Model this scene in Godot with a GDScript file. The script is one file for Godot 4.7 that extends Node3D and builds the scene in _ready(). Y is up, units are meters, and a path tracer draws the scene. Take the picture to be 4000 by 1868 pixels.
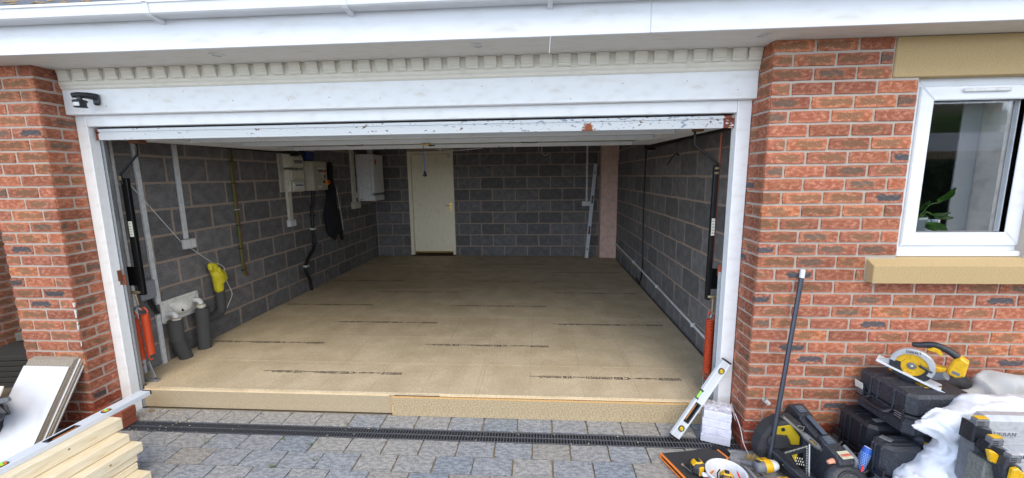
extends Node3D
# A double garage seen from its drive: brick piers, white timber trim, an up-and-over door slid open,
# block walls and a new chipboard floor, with building tools and materials left outside.
# Units are metres; x runs along the house front, y is up, z comes towards the drive.

var used := {}
var tex := {}
var mats := {}
var rng := RandomNumberGenerator.new()


# ---------------------------------------------------------------- naming
func numbered(called: String, parent: Node) -> String:
	var key := str(parent.get_instance_id()) + "/" + called
	var n: int = used.get(key, 0)
	used[key] = n + 1
	return called if n == 0 else "%s_%03d" % [called, n]

func thing(called: String, label: String, category: String, at := Vector3.ZERO, group := "") -> Node3D:
	var o := Node3D.new()
	o.name = numbered(called, self)
	add_child(o, true)
	o.position = at
	tag(o, label, category, group)
	return o

func tag(o: Node, label: String, category: String, group := "") -> Node:
	o.set_meta("label", label)
	o.set_meta("category", category)
	if group != "":
		o.set_meta("group", group)
	return o

func put(called: String, mesh: Mesh, m: Material, parent: Node = self) -> MeshInstance3D:
	var o := MeshInstance3D.new()
	o.name = numbered(called, parent)
	o.mesh = mesh
	o.material_override = m
	parent.add_child(o, true)
	return o

func struct(called: String, mesh: Mesh, m: Material) -> MeshInstance3D:
	var o := put(called, mesh, m)
	o.set_meta("kind", "structure")
	return o

func stuff(o: Node) -> Node:
	o.set_meta("kind", "stuff")
	return o


# ---------------------------------------------------------------- shapes
class Shape:
	var st := SurfaceTool.new()
	var x := Transform3D()
	var smooth := false
	func _init() -> void:
		st.begin(Mesh.PRIMITIVE_TRIANGLES)
	func tri(a: Vector3, b: Vector3, c: Vector3, out: Vector3, uv: Array = []) -> void:
		a = x * a
		b = x * b
		c = x * c
		out = x.basis * out
		var flip := (b - a).cross(c - a).dot(out) < 0.0
		var p := [a, b, c] if flip else [a, c, b]
		var u: Array = uv
		if uv.size() == 3 and not flip:
			u = [uv[0], uv[2], uv[1]]
		st.set_smooth_group(1 if smooth else -1)
		for i in 3:
			if u.size() == 3:
				st.set_uv(u[i])
			st.add_vertex(p[i])
	func poly(pts: Array, out: Vector3) -> void:
		for i in range(1, pts.size() - 1):
			tri(pts[0], pts[i], pts[i + 1], out)
	func box(c: Vector3, s: Vector3, ch := 0.0) -> Shape:
		var h := s / 2.0
		ch = minf(ch, minf(h.x, minf(h.y, h.z)) * 0.9)
		if ch <= 0.0:
			for ax in 3:
				for sg in [-1.0, 1.0]:
					var n := Vector3.ZERO
					n[ax] = sg
					var u := Vector3.ZERO
					u[(ax + 1) % 3] = h[(ax + 1) % 3]
					var v := Vector3.ZERO
					v[(ax + 2) % 3] = h[(ax + 2) % 3]
					var f := c + n * h[ax]
					poly([f - u - v, f + u - v, f + u + v, f - u + v], n)
			return self
		for ax in 3:
			var b1 := (ax + 1) % 3
			var b2 := (ax + 2) % 3
			for sg in [-1.0, 1.0]:
				var pts := []
				for q in [[-1, -1], [1, -1], [1, 1], [-1, 1]]:
					var p := Vector3.ZERO
					p[ax] = sg * h[ax]
					p[b1] = q[0] * (h[b1] - ch)
					p[b2] = q[1] * (h[b2] - ch)
					pts.append(c + p)
				var n := Vector3.ZERO
				n[ax] = sg
				poly(pts, n)
			for s1 in [-1.0, 1.0]:
				for s2 in [-1.0, 1.0]:
					var pts := []
					for q in [[-1, 0], [1, 0], [1, 1], [-1, 1]]:
						var p := Vector3.ZERO
						p[ax] = q[0] * (h[ax] - ch)
						p[b1] = s1 * (h[b1] - (0.0 if q[1] == 0 else ch))
						p[b2] = s2 * (h[b2] - (ch if q[1] == 0 else 0.0))
						pts.append(c + p)
					var n := Vector3.ZERO
					n[b1] = s1
					n[b2] = s2
					poly(pts, n)
		for sx in [-1.0, 1.0]:
			for sy in [-1.0, 1.0]:
				for sz in [-1.0, 1.0]:
					var g := Vector3(sx, sy, sz)
					tri(c + g * Vector3(h.x, h.y - ch, h.z - ch), c + g * Vector3(h.x - ch, h.y, h.z - ch), c + g * Vector3(h.x - ch, h.y - ch, h.z), g)
		return self
	func ab(lo: Vector3, hi: Vector3, ch := 0.0) -> Shape:
		return box((lo + hi) / 2.0, (hi - lo).abs(), ch)
	func tube(pts: Array, r: Variant, n := 8, caps := true) -> Shape:
		var rings := []
		var up := Vector3.UP
		var cents := []
		for i in pts.size():
			var p: Vector3 = pts[i]
			var d: Vector3 = (pts[mini(i + 1, pts.size() - 1)] - pts[maxi(i - 1, 0)]).normalized()
			if i == 0 and absf(d.dot(up)) > 0.95:
				up = Vector3.RIGHT
			var s := d.cross(up).normalized()
			if s.length() < 0.5:
				s = d.cross(Vector3.FORWARD).normalized()
			up = s.cross(d).normalized()
			var rr: float = r[i] if r is Array else r
			var ring := []
			for k in n:
				var a := TAU * k / n
				ring.append(p + (s * cos(a) + up * sin(a)) * rr)
			rings.append(ring)
			cents.append(p)
		var was := smooth
		smooth = true
		for i in rings.size() - 1:
			for k in n:
				var k2 := (k + 1) % n
				var mid: Vector3 = (rings[i][k] + rings[i + 1][k2]) / 2.0 - (cents[i] + cents[i + 1]) / 2.0
				tri(rings[i][k], rings[i][k2], rings[i + 1][k2], mid)
				tri(rings[i][k], rings[i + 1][k2], rings[i + 1][k], mid)
		smooth = false
		if caps:
			poly(rings[0], pts[0] - pts[1])
			poly(rings[-1], pts[-1] - pts[-2])
		smooth = was
		return self
	func lathe(profile: Array, n := 24, closed := false) -> Shape:
		# profile of [radius, height] about the y axis
		smooth = true
		var count := profile.size() if closed else profile.size() - 1
		for i in count:
			var p: Array = profile[i]
			var q: Array = profile[(i + 1) % profile.size()]
			var nr: float = q[1] - p[1]
			var ny: float = p[0] - q[0]
			for k in n:
				var a := TAU * k / n
				var b := TAU * (k + 1) / n
				var am := (a + b) / 2.0
				var out := Vector3(cos(am) * nr, ny, sin(am) * nr)
				var p0 := Vector3(cos(a) * p[0], p[1], sin(a) * p[0])
				var p1 := Vector3(cos(b) * p[0], p[1], sin(b) * p[0])
				var q0 := Vector3(cos(a) * q[0], q[1], sin(a) * q[0])
				var q1 := Vector3(cos(b) * q[0], q[1], sin(b) * q[0])
				if p[0] > 1e-5:
					tri(p0, p1, q1, out)
				if q[0] > 1e-5:
					tri(p0, q1, q0, out)
		smooth = false
		return self
	func prism(outline: Array, z0: float, z1: float, inset := 0.0) -> Shape:
		# outline in x and y, drawn out along z
		var poly2 := PackedVector2Array(outline)
		if not Geometry2D.is_polygon_clockwise(poly2):
			poly2.reverse()
		var inner := poly2
		if inset > 0.0:
			var off := Geometry2D.offset_polygon(poly2, -inset, Geometry2D.JOIN_MITER)
			if off.size() == 1 and off[0].size() == poly2.size():
				var best := 0
				for k in off[0].size():
					if off[0][k].distance_to(poly2[0]) < off[0][best].distance_to(poly2[0]):
						best = k
				inner = PackedVector2Array()
				for k in off[0].size():
					inner.append(off[0][(best + k) % off[0].size()])
				if Geometry2D.is_polygon_clockwise(inner) != Geometry2D.is_polygon_clockwise(poly2):
					inner = poly2
					inset = 0.0
			else:
				inset = 0.0
		if inset == 0.0:
			inner = poly2
		var ids := Geometry2D.triangulate_polygon(inner)
		for k in range(0, ids.size(), 3):
			var a := inner[ids[k]]
			var b := inner[ids[k + 1]]
			var c := inner[ids[k + 2]]
			tri(Vector3(a.x, a.y, z1), Vector3(b.x, b.y, z1), Vector3(c.x, c.y, z1), Vector3(0, 0, z1 - z0))
			tri(Vector3(a.x, a.y, z0), Vector3(b.x, b.y, z0), Vector3(c.x, c.y, z0), Vector3(0, 0, z0 - z1))
		var sg := signf(z1 - z0)
		for k in poly2.size():
			var j := (k + 1) % poly2.size()
			var e := poly2[j] - poly2[k]
			var out := Vector3(-e.y, e.x, 0)  # clockwise outline in y-up axes: outside lies to the left
			var rows := [[poly2, z0], [poly2, z1]]
			if inset > 0.0:
				rows = [[inner, z0], [poly2, z0 + sg * inset], [poly2, z1 - sg * inset], [inner, z1]]
			for r in rows.size() - 1:
				var u: PackedVector2Array = rows[r][0]
				var v: PackedVector2Array = rows[r + 1][0]
				poly([Vector3(u[k].x, u[k].y, rows[r][1]), Vector3(u[j].x, u[j].y, rows[r][1]), Vector3(v[j].x, v[j].y, rows[r + 1][1]), Vector3(v[k].x, v[k].y, rows[r + 1][1])], out)
		return self
	func skin(rows: Array, out: Vector3, close := false) -> Shape:
		smooth = true
		for i in rows.size() - 1:
			var n: int = rows[i].size()
			for k in (n if close else n - 1):
				var j := (k + 1) % n
				poly([rows[i][k], rows[i][j], rows[i + 1][j], rows[i + 1][k]], out)
		smooth = false
		return self
	func add(m: Mesh, t: Transform3D) -> Shape:
		for s in m.get_surface_count():
			st.append_from(m, s, x * t)
		return self
	func done(normals := true) -> ArrayMesh:
		if normals:
			st.generate_normals()
		return st.commit()

func sh(t := Transform3D()) -> Shape:
	var s := Shape.new()
	s.x = t
	return s

func at(p: Vector3, b := Basis()) -> Transform3D:
	return Transform3D(b, p)

# a frame whose x runs along u and whose y lies as near to v as can be
func frame(p: Vector3, u: Vector3, v: Vector3) -> Transform3D:
	var xx := u.normalized()
	var zz := xx.cross(v).normalized()
	return Transform3D(Basis(xx, zz.cross(xx).normalized(), zz), p)

func curve(pts: Array, steps := 6) -> Array:
	var c := Curve3D.new()
	for i in pts.size():
		var d: Vector3 = (pts[mini(i + 1, pts.size() - 1)] - pts[maxi(i - 1, 0)]) / 6.0
		c.add_point(pts[i], -d, d)
	var out := []
	for i in pts.size() - 1:
		for k in steps:
			out.append(c.sample(i, float(k) / steps))
	out.append(pts[-1])
	return out

func coil(a: Vector3, b: Vector3, radius: float, wire: float, turns: int) -> ArrayMesh:
	var f := frame(a, b - a, Vector3(0, 0, 1))
	var pts := []
	var n := turns * 10
	for i in n + 1:
		var t := TAU * i / 10.0
		pts.append(f * Vector3((b - a).length() * i / n, cos(t) * radius, sin(t) * radius))
	return sh().tube(pts, wire, 5).done()

# one continuous skin round a field: surface nets
func net(field: Callable, lo: Vector3, hi: Vector3, cell: float) -> ArrayMesh:
	var nx := int(ceil((hi.x - lo.x) / cell)) + 1
	var ny := int(ceil((hi.y - lo.y) / cell)) + 1
	var nz := int(ceil((hi.z - lo.z) / cell)) + 1
	var f := PackedFloat32Array()
	f.resize(nx * ny * nz)
	var i := 0
	for z in nz:
		for y in ny:
			for x in nx:
				f[i] = field.call(lo + Vector3(x, y, z) * cell)
				i += 1
	var ids := PackedInt32Array()
	ids.resize(f.size())
	ids.fill(-1)
	var verts := PackedVector3Array()
	var step := [1, nx, nx * ny]
	for z in nz - 1:
		for y in ny - 1:
			for x in nx - 1:
				var b := x + y * nx + z * nx * ny
				var inside := 0
				for k in 8:
					if f[b + (k & 1) + ((k >> 1) & 1) * nx + (k >> 2) * nx * ny] < 0.0:
						inside += 1
				if inside == 0 or inside == 8:
					continue
				var sum := Vector3.ZERO
				var cnt := 0
				for k in 8:
					for ax in 3:
						if k & (1 << ax):
							continue
						var k2 := k | (1 << ax)
						var fa := f[b + (k & 1) + ((k >> 1) & 1) * nx + (k >> 2) * nx * ny]
						var fb := f[b + (k2 & 1) + ((k2 >> 1) & 1) * nx + (k2 >> 2) * nx * ny]
						if (fa < 0.0) != (fb < 0.0):
							var t := fa / (fa - fb)
							var pa := Vector3(k & 1, (k >> 1) & 1, k >> 2)
							pa[ax] += t
							sum += pa
							cnt += 1
				ids[b] = verts.size()
				verts.append(lo + (Vector3(x, y, z) + sum / cnt) * cell)
	var st := SurfaceTool.new()
	st.begin(Mesh.PRIMITIVE_TRIANGLES)
	st.set_smooth_group(1)
	for v in verts:
		st.add_vertex(v)
	for z in range(1, nz - 1):
		for y in range(1, ny - 1):
			for x in range(1, nx - 1):
				var b := x + y * nx + z * nx * ny
				for ax in 3:
					var f0 := f[b]
					var f1 := f[b + step[ax]]
					if (f0 < 0.0) == (f1 < 0.0):
						continue
					var u: int = step[(ax + 1) % 3]
					var v: int = step[(ax + 2) % 3]
					var q := [ids[b], ids[b - u], ids[b - u - v], ids[b - v]]
					if q.min() < 0:
						continue
					if f0 < 0.0:
						q.reverse()
					for k in [0, 1, 2, 0, 2, 3]:
						st.add_index(q[k])
	st.generate_normals()
	return st.commit()

static func capsule(p: Vector3, a: Vector3, b: Vector3, ra: float, rb: float) -> float:
	var d := b - a
	var t := clampf((p - a).dot(d) / d.length_squared(), 0.0, 1.0)
	return p.distance_to(a + d * t) - lerpf(ra, rb, t)

static func blend(a: float, b: float, k: float) -> float:
	var h := maxf(k - absf(a - b), 0.0) / k
	return minf(a, b) - h * h * k * 0.25

func noise(sd: int, freq: float, oct := 3, kind := FastNoiseLite.TYPE_SIMPLEX_SMOOTH) -> FastNoiseLite:
	var n := FastNoiseLite.new()
	n.seed = sd
	n.frequency = freq
	n.noise_type = kind
	n.fractal_octaves = oct
	return n


# ---------------------------------------------------------------- materials
func lin(r: float, g: float, b: float, a := 1.0) -> Color:
	var c := Color(r, g, b).linear_to_srgb()
	c.a = a
	return c

func noise_tex(key: String, n: FastNoiseLite, stops: Array, size := 256, bump := 0.0) -> NoiseTexture2D:
	if tex.has(key):
		return tex[key]
	var t := NoiseTexture2D.new()
	t.width = size
	t.height = size
	t.seamless = true
	t.noise = n
	if bump > 0.0:
		t.as_normal_map = true
		t.bump_strength = bump
	else:
		var g := Gradient.new()
		g.offsets = PackedFloat32Array(stops.map(func(s): return s[0]))
		g.colors = PackedColorArray(stops.map(func(s): return s[1]))
		t.color_ramp = g
	tex[key] = t
	return t

func grey(v: float) -> Color:
	return Color(v, v, v)

# a plain painted, moulded or metal surface: colour, gloss and a little grain
func mat(key: String, c: Color, rough: float, metal := 0.0, grain := "", scale := Vector3.ONE, nrm := "", nscale := 0.4) -> StandardMaterial3D:
	if mats.has(key):
		return mats[key]
	var m := StandardMaterial3D.new()
	m.resource_name = key
	m.albedo_color = c
	m.roughness = rough
	m.metallic = metal
	if grain != "":
		m.albedo_texture = tex[grain]
		m.uv1_triplanar = true
		m.uv1_scale = scale
	if nrm != "":
		m.normal_enabled = true
		m.normal_texture = tex[nrm]
		m.normal_scale = nscale
		m.uv1_triplanar = true
		m.uv1_scale = scale
	mats[key] = m
	return m

func make_textures() -> void:
	noise_tex("fine", noise(1, 0.12, 4), [[0.0, grey(0.78)], [0.5, grey(0.93)], [1.0, grey(1.0)]])
	noise_tex("fine_bump", noise(1, 0.12, 4), [], 256, 3.0)
	noise_tex("blotch", noise(2, 0.015, 5), [[0.0, grey(0.86)], [0.45, grey(0.96)], [1.0, grey(1.0)]])
	noise_tex("dirt", noise(3, 0.02, 5), [[0.0, Color(0.92, 0.90, 0.86)], [0.22, Color(0.97, 0.965, 0.955)], [0.45, Color(0.99, 0.99, 0.985)], [1.0, grey(1.0)]])
	noise_tex("wood", noise(4, 0.02, 4), [[0.0, Color(0.84, 0.74, 0.58)], [0.3, Color(0.93, 0.86, 0.73)], [0.6, Color(0.95, 0.90, 0.79)], [1.0, Color(0.98, 0.95, 0.87)]], 512)
	var cell := noise(5, 0.16, 2, FastNoiseLite.TYPE_CELLULAR)
	cell.cellular_return_type = FastNoiseLite.RETURN_CELL_VALUE
	noise_tex("chip", cell, [[0.0, Color(0.66, 0.60, 0.51)], [0.3, Color(0.80, 0.75, 0.66)], [0.7, Color(0.86, 0.81, 0.72)], [1.0, Color(0.95, 0.91, 0.84)]], 512)
	var flake := noise(6, 0.11, 3, FastNoiseLite.TYPE_CELLULAR)
	flake.cellular_return_type = FastNoiseLite.RETURN_CELL_VALUE
	noise_tex("flake", flake, [[0.0, Color(0.55, 0.38, 0.22)], [0.3, Color(0.86, 0.68, 0.45)], [0.7, Color(0.97, 0.84, 0.62)], [1.0, Color(1.0, 0.93, 0.78)]], 256)
	noise_tex("mottle", noise(7, 0.035, 4), [[0.0, Color(0.62, 0.56, 0.46)], [0.4, Color(0.82, 0.76, 0.65)], [1.0, Color(0.92, 0.87, 0.77)]], 256)
	noise_tex("scuff", noise(8, 0.05, 5), [[0.0, grey(0.56)], [0.5, grey(0.62)], [0.68, grey(0.74)], [0.82, grey(1.0)], [1.0, grey(1.0)]], 256)
	noise_tex("soft_bump", noise(9, 0.02, 3), [], 256, 6.0)
	noise_tex("stone", noise(10, 0.05, 5), [[0.0, Color(0.74, 0.70, 0.62)], [0.5, Color(0.92, 0.90, 0.86)], [1.0, grey(1.0)]], 256)
	noise_tex("weather", noise(12, 0.02, 5), [[0.0, Color(0.80, 0.78, 0.76)], [0.4, Color(0.94, 0.93, 0.92)], [0.6, grey(1.0)], [1.0, grey(1.0)]], 256)
	var dusty := noise(13, 0.012, 5)
	dusty.domain_warp_enabled = true
	dusty.domain_warp_amplitude = 40.0
	noise_tex("floor_dust", dusty, [[0.0, Color(0.90, 0.885, 0.86)], [0.42, Color(0.955, 0.95, 0.94)], [0.60, Color(0.98, 0.975, 0.97)], [0.70, grey(1.0)], [1.0, grey(1.0)]], 512)
	noise_tex("leaf", noise(11, 0.03, 4), [[0.0, Color(0.25, 0.35, 0.16)], [0.5, Color(0.55, 0.66, 0.36)], [1.0, Color(0.8, 0.86, 0.55)]], 128)

# a picture of one brick face with its clamp marks, creases and burnt heart, and its relief
func brick_look(sd: int, kind: int) -> StandardMaterial3D:
	var w := 160
	var h := 52
	var im := Image.create_empty(w, h, false, Image.FORMAT_RGB8)
	var bm := Image.create_empty(w, h, false, Image.FORMAT_RGB8)
	var a := noise(sd, 0.030, 4)
	var b := noise(sd + 50, 0.11, 3)
	var c := noise(sd + 90, 0.030, 3)
	c.fractal_type = FastNoiseLite.FRACTAL_RIDGED
	var r := RandomNumberGenerator.new()
	r.seed = sd
	var cx := 0.5 + r.randf_range(-0.16, 0.16)
	var rx := r.randf_range(0.28, 0.40)
	var warm := r.randf_range(-0.045, 0.045)
	for y in h:
		for x in w:
			var u := float(x) / w
			var v := float(y) / h
			var n := a.get_noise_2d(x, y * 1.6)
			var g := b.get_noise_2d(x, y)
			var k := c.get_noise_2d(x * 0.9, y * 2.4)
			var col := Color(0.665 + warm, 0.405 + warm * 0.9, 0.30)
			if kind == 9:
				col = Color(0.56, 0.235, 0.155)
			col = col.lerp(Color(0.77, 0.545, 0.43), clampf(n * 1.5, 0.0, 0.7))
			col = col.lerp(Color(0.575, 0.325, 0.21), clampf(-n * 1.6, 0.0, 0.7))
			if kind != 9:
				var d := pow(absf((u - cx) / rx), 2.4) + pow(absf((v - 0.5) / 0.33), 2.2) + n * 0.9
				if kind >= 1 and d < 1.0:
					col = col.lerp(Color(0.53, 0.39, 0.285), clampf((1.0 - d) * 2.0, 0.0, 0.85))
				if kind >= 2 and d < 0.55 and kind != 4:
					col = col.lerp(Color(0.42, 0.37, 0.345), clampf((0.55 - d) * 2.5 + g * 1.2, 0.0, 0.7))
				if kind == 3 and d < 0.75:
					col = col.lerp(Color(0.30, 0.30, 0.33), clampf((0.75 - d) * 4.0 + g * 1.2, 0.0, 0.9))
				if k > 0.78 and kind != 3:
					col = col.lerp(Color(0.50, 0.26, 0.18), clampf((k - 0.78) * 6.0, 0.0, 0.6))
				if g + n * 0.7 > 0.46:
					col = col.lerp(Color(0.80, 0.62, 0.52), 0.22)
				if v > 0.80 + 0.1 * n:
					col = col.lerp(Color(0.78, 0.50, 0.38), 0.4)
			col = col * (1.0 + g * 0.13)
			im.set_pixel(x, y, col)
			bm.set_pixel(x, y, grey(clampf(0.5 + n * 0.3 + g * 0.22 - maxf(0.0, k - 0.7) * (0.9 if kind != 9 else 0.0), 0.0, 1.0)))
	bm.bump_map_to_normal_map(2.5)
	var m := StandardMaterial3D.new()
	m.resource_name = "brick_face_%d" % sd
	m.albedo_texture = ImageTexture.create_from_image(im)
	m.albedo_color = lin(0.86, 0.86, 0.86)
	m.roughness = 0.9
	m.normal_enabled = true
	m.normal_texture = ImageTexture.create_from_image(bm)
	m.normal_scale = 0.8
	m.texture_repeat = false
	weather(m, "weather", 0.9)
	return m

# uneven weathering laid over a surface in world space, so that alike pieces differ
func weather(m: StandardMaterial3D, key: String, scale: float) -> void:
	m.detail_enabled = true
	m.detail_albedo = tex[key]
	m.detail_blend_mode = BaseMaterial3D.BLEND_MODE_MUL
	m.detail_uv_layer = BaseMaterial3D.DETAIL_UV_2
	m.uv2_triplanar = true
	m.uv2_world_triplanar = true
	m.uv2_scale = Vector3.ONE * scale

func block_look(sd: int, base: Color) -> StandardMaterial3D:
	var w := 176
	var h := 88
	var im := Image.create_empty(w, h, false, Image.FORMAT_RGB8)
	var bm := Image.create_empty(w, h, false, Image.FORMAT_RGB8)
	var a := noise(sd, 0.022, 4)
	var b := noise(sd + 7, 0.25, 2)
	for y in h:
		for x in w:
			var n := a.get_noise_2d(x, y)
			var g := b.get_noise_2d(x, y)
			var k := 1.0 + n * 0.16 + g * 0.24
			if g > 0.52:
				k += 0.25
			if g < -0.5:
				k *= 0.6
			im.set_pixel(x, y, base * k)
			bm.set_pixel(x, y, grey(clampf(0.5 + g * 0.4 + n * 0.1, 0.0, 1.0)))
	bm.bump_map_to_normal_map(2.0)
	var m := StandardMaterial3D.new()
	m.resource_name = "block_face_%d" % sd
	m.albedo_texture = ImageTexture.create_from_image(im)
	m.roughness = 0.95
	m.normal_enabled = true
	m.normal_texture = ImageTexture.create_from_image(bm)
	m.normal_scale = 0.7
	m.texture_repeat = false
	return m

func paver_look(sd: int, base: Color, warm: float) -> StandardMaterial3D:
	var w := 144
	var h := 96
	var im := Image.create_empty(w, h, false, Image.FORMAT_RGB8)
	var bm := Image.create_empty(w, h, false, Image.FORMAT_RGB8)
	var a := noise(sd, 0.028, 5)
	var b := noise(sd + 11, 0.13, 3)
	for y in h:
		for x in w:
			var n := a.get_noise_2d(x + y * 0.4, y * 1.9 - x * 0.3)
			var g := b.get_noise_2d(x, y)
			var col := base * (1.0 + n * 0.26 + g * 0.2)
			col = col.lerp(Color(0.62, 0.56, 0.46), clampf((n + g * 0.5 - 0.35 + warm) * 1.3, 0.0, 0.5))
			im.set_pixel(x, y, col)
			bm.set_pixel(x, y, grey(clampf(0.5 + n * 0.5 + g * 0.2, 0.0, 1.0)))
	bm.bump_map_to_normal_map(3.0)
	var m := StandardMaterial3D.new()
	m.resource_name = "paver_face_%d" % sd
	m.albedo_texture = ImageTexture.create_from_image(im)
	m.roughness = 0.72
	m.normal_enabled = true
	m.normal_texture = ImageTexture.create_from_image(bm)
	m.normal_scale = 0.8
	m.texture_repeat = false
	return m

# a slab-like piece with an uneven outline, lying in x and y with its face towards +z; pictures stretch over its face
func piece(sd: int, w: float, h: float, deep: float, jit: float, lip: float, flip: int, uspan := 1.0) -> ArrayMesh:
	var r := RandomNumberGenerator.new()
	r.seed = sd
	var outer := []
	var inner := []
	var nx := 4 if w > h * 1.5 else 2
	var nyy := 2
	var walk := []
	for i in nx:
		walk.append([Vector2(w * i / nx, 0), Vector2(0, 1)])
	for i in nyy:
		walk.append([Vector2(w, h * i / nyy), Vector2(-1, 0)])
	for i in nx:
		walk.append([Vector2(w - w * i / nx, h), Vector2(0, -1)])
	for i in nyy:
		walk.append([Vector2(0, h - h * i / nyy), Vector2(1, 0)])
	var mid := Vector2(w, h) / 2.0
	for q in walk:
		var p: Vector2 = q[0]
		p += Vector2(r.randf_range(-jit, jit), r.randf_range(-jit, jit))
		var corner := (is_zero_approx(q[0].x) or is_equal_approx(q[0].x, w)) and (is_zero_approx(q[0].y) or is_equal_approx(q[0].y, h))
		if corner:
			p += (mid - p).normalized() * jit * 1.2
		outer.append(Vector3(p.x, p.y, -deep))
		var d := (mid - p)
		var i2 := p + Vector2(signf(d.x) * minf(lip, absf(d.x)), signf(d.y) * minf(lip, absf(d.y)))
		inner.append(Vector3(i2.x, i2.y, r.randf_range(-0.0012, 0.0008)))
	var s := Shape.new()
	var uvof := func(p: Vector3) -> Vector2:
		var u := p.x / w
		var v := 1.0 - p.y / h
		if flip & 1:
			u = 1.0 - u
		if flip & 2:
			v = 1.0 - v
		return Vector2(clampf(u * uspan, 0.01, 0.99), clampf(v, 0.01, 0.99))
	var cen := Vector3(w / 2.0, h / 2.0, 0.0005)
	for i in outer.size():
		var j := (i + 1) % outer.size()
		s.smooth = false
		s.tri(cen, inner[i], inner[j], Vector3(0, 0, 1), [uvof.call(cen), uvof.call(inner[i]), uvof.call(inner[j])])
		var out: Vector3 = (outer[i] + outer[j]) / 2.0 - cen
		s.tri(outer[i], outer[j], inner[j], out + Vector3(0, 0, 0.02), [uvof.call(outer[i]), uvof.call(outer[j]), uvof.call(inner[j])])
		s.tri(outer[i], inner[j], inner[i], out + Vector3(0, 0, 0.02), [uvof.call(outer[i]), uvof.call(inner[j]), uvof.call(inner[i])])
	s.st.generate_normals()
	s.st.generate_tangents()
	return s.st.commit()

func words(t: String, size: float, depth: float, font := "Droid Sans") -> TextMesh:
	var m := TextMesh.new()
	var f := SystemFont.new()
	f.font_names = PackedStringArray([font])
	f.font_weight = 700
	m.font = f
	m.text = t
	m.font_size = 16
	m.pixel_size = size / 16.0
	m.depth = depth
	m.curve_step = 2.0
	return m


# ---------------------------------------------------------------- the scene
func _ready() -> void:
	rng.seed = 20
	var cam := Camera3D.new()
	cam.name = "camera"
	cam.transform = Transform3D(Basis(Vector3(0.997675, -0.012082, -0.067073), Vector3(0.001669, 0.988198, -0.153172), Vector3(0.068132, 0.152704, 0.985921)).orthonormalized(), Vector3(3.0623, 1.7447, 2.4601))
	cam.fov = 60.43
	cam.near = 0.05
	cam.far = 200.0
	add_child(cam)
	cam.current = true
	var env := Environment.new()
	env.background_mode = Environment.BG_SKY
	var sky := Sky.new()
	var sm := ProceduralSkyMaterial.new()
	sm.sky_top_color = Color(0.52, 0.62, 0.78)
	sm.sky_horizon_color = Color(0.90, 0.95, 1.0)
	sm.sky_curve = 0.32
	sm.ground_bottom_color = Color(0.35, 0.34, 0.32)
	sm.ground_horizon_color = Color(0.55, 0.55, 0.55)
	sm.sky_energy_multiplier = 1.3
	sky.sky_material = sm
	env.sky = sky
	env.tonemap_mode = Environment.TONE_MAPPER_LINEAR
	env.tonemap_exposure = 2.6
	env.sdfgi_enabled = true
	env.ssao_enabled = true
	env.ssil_enabled = true
	var we := WorldEnvironment.new()
	we.name = "world_environment"
	we.environment = env
	add_child(we)
	var sun := DirectionalLight3D.new()
	sun.name = "overcast_sun"
	sun.light_energy = 0.3
	sun.light_color = Color(1.0, 0.97, 0.93)
	sun.light_angular_distance = 40.0
	sun.shadow_enabled = true
	sun.transform = Transform3D().looking_at(Vector3(-0.25, -0.95, -0.75), Vector3.UP)
	add_child(sun)

	make_textures()
	make_materials()
	ground()
	brick_walls()
	house_front()
	garage_shell()
	garage_floor()
	garage_door()
	left_wall_fittings()
	back_wall_fittings()
	right_wall_fittings()
	window_and_plant()
	garden_opposite()
	left_pile()
	right_small_tools()
	right_cases()
	bags()
	bits()

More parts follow.
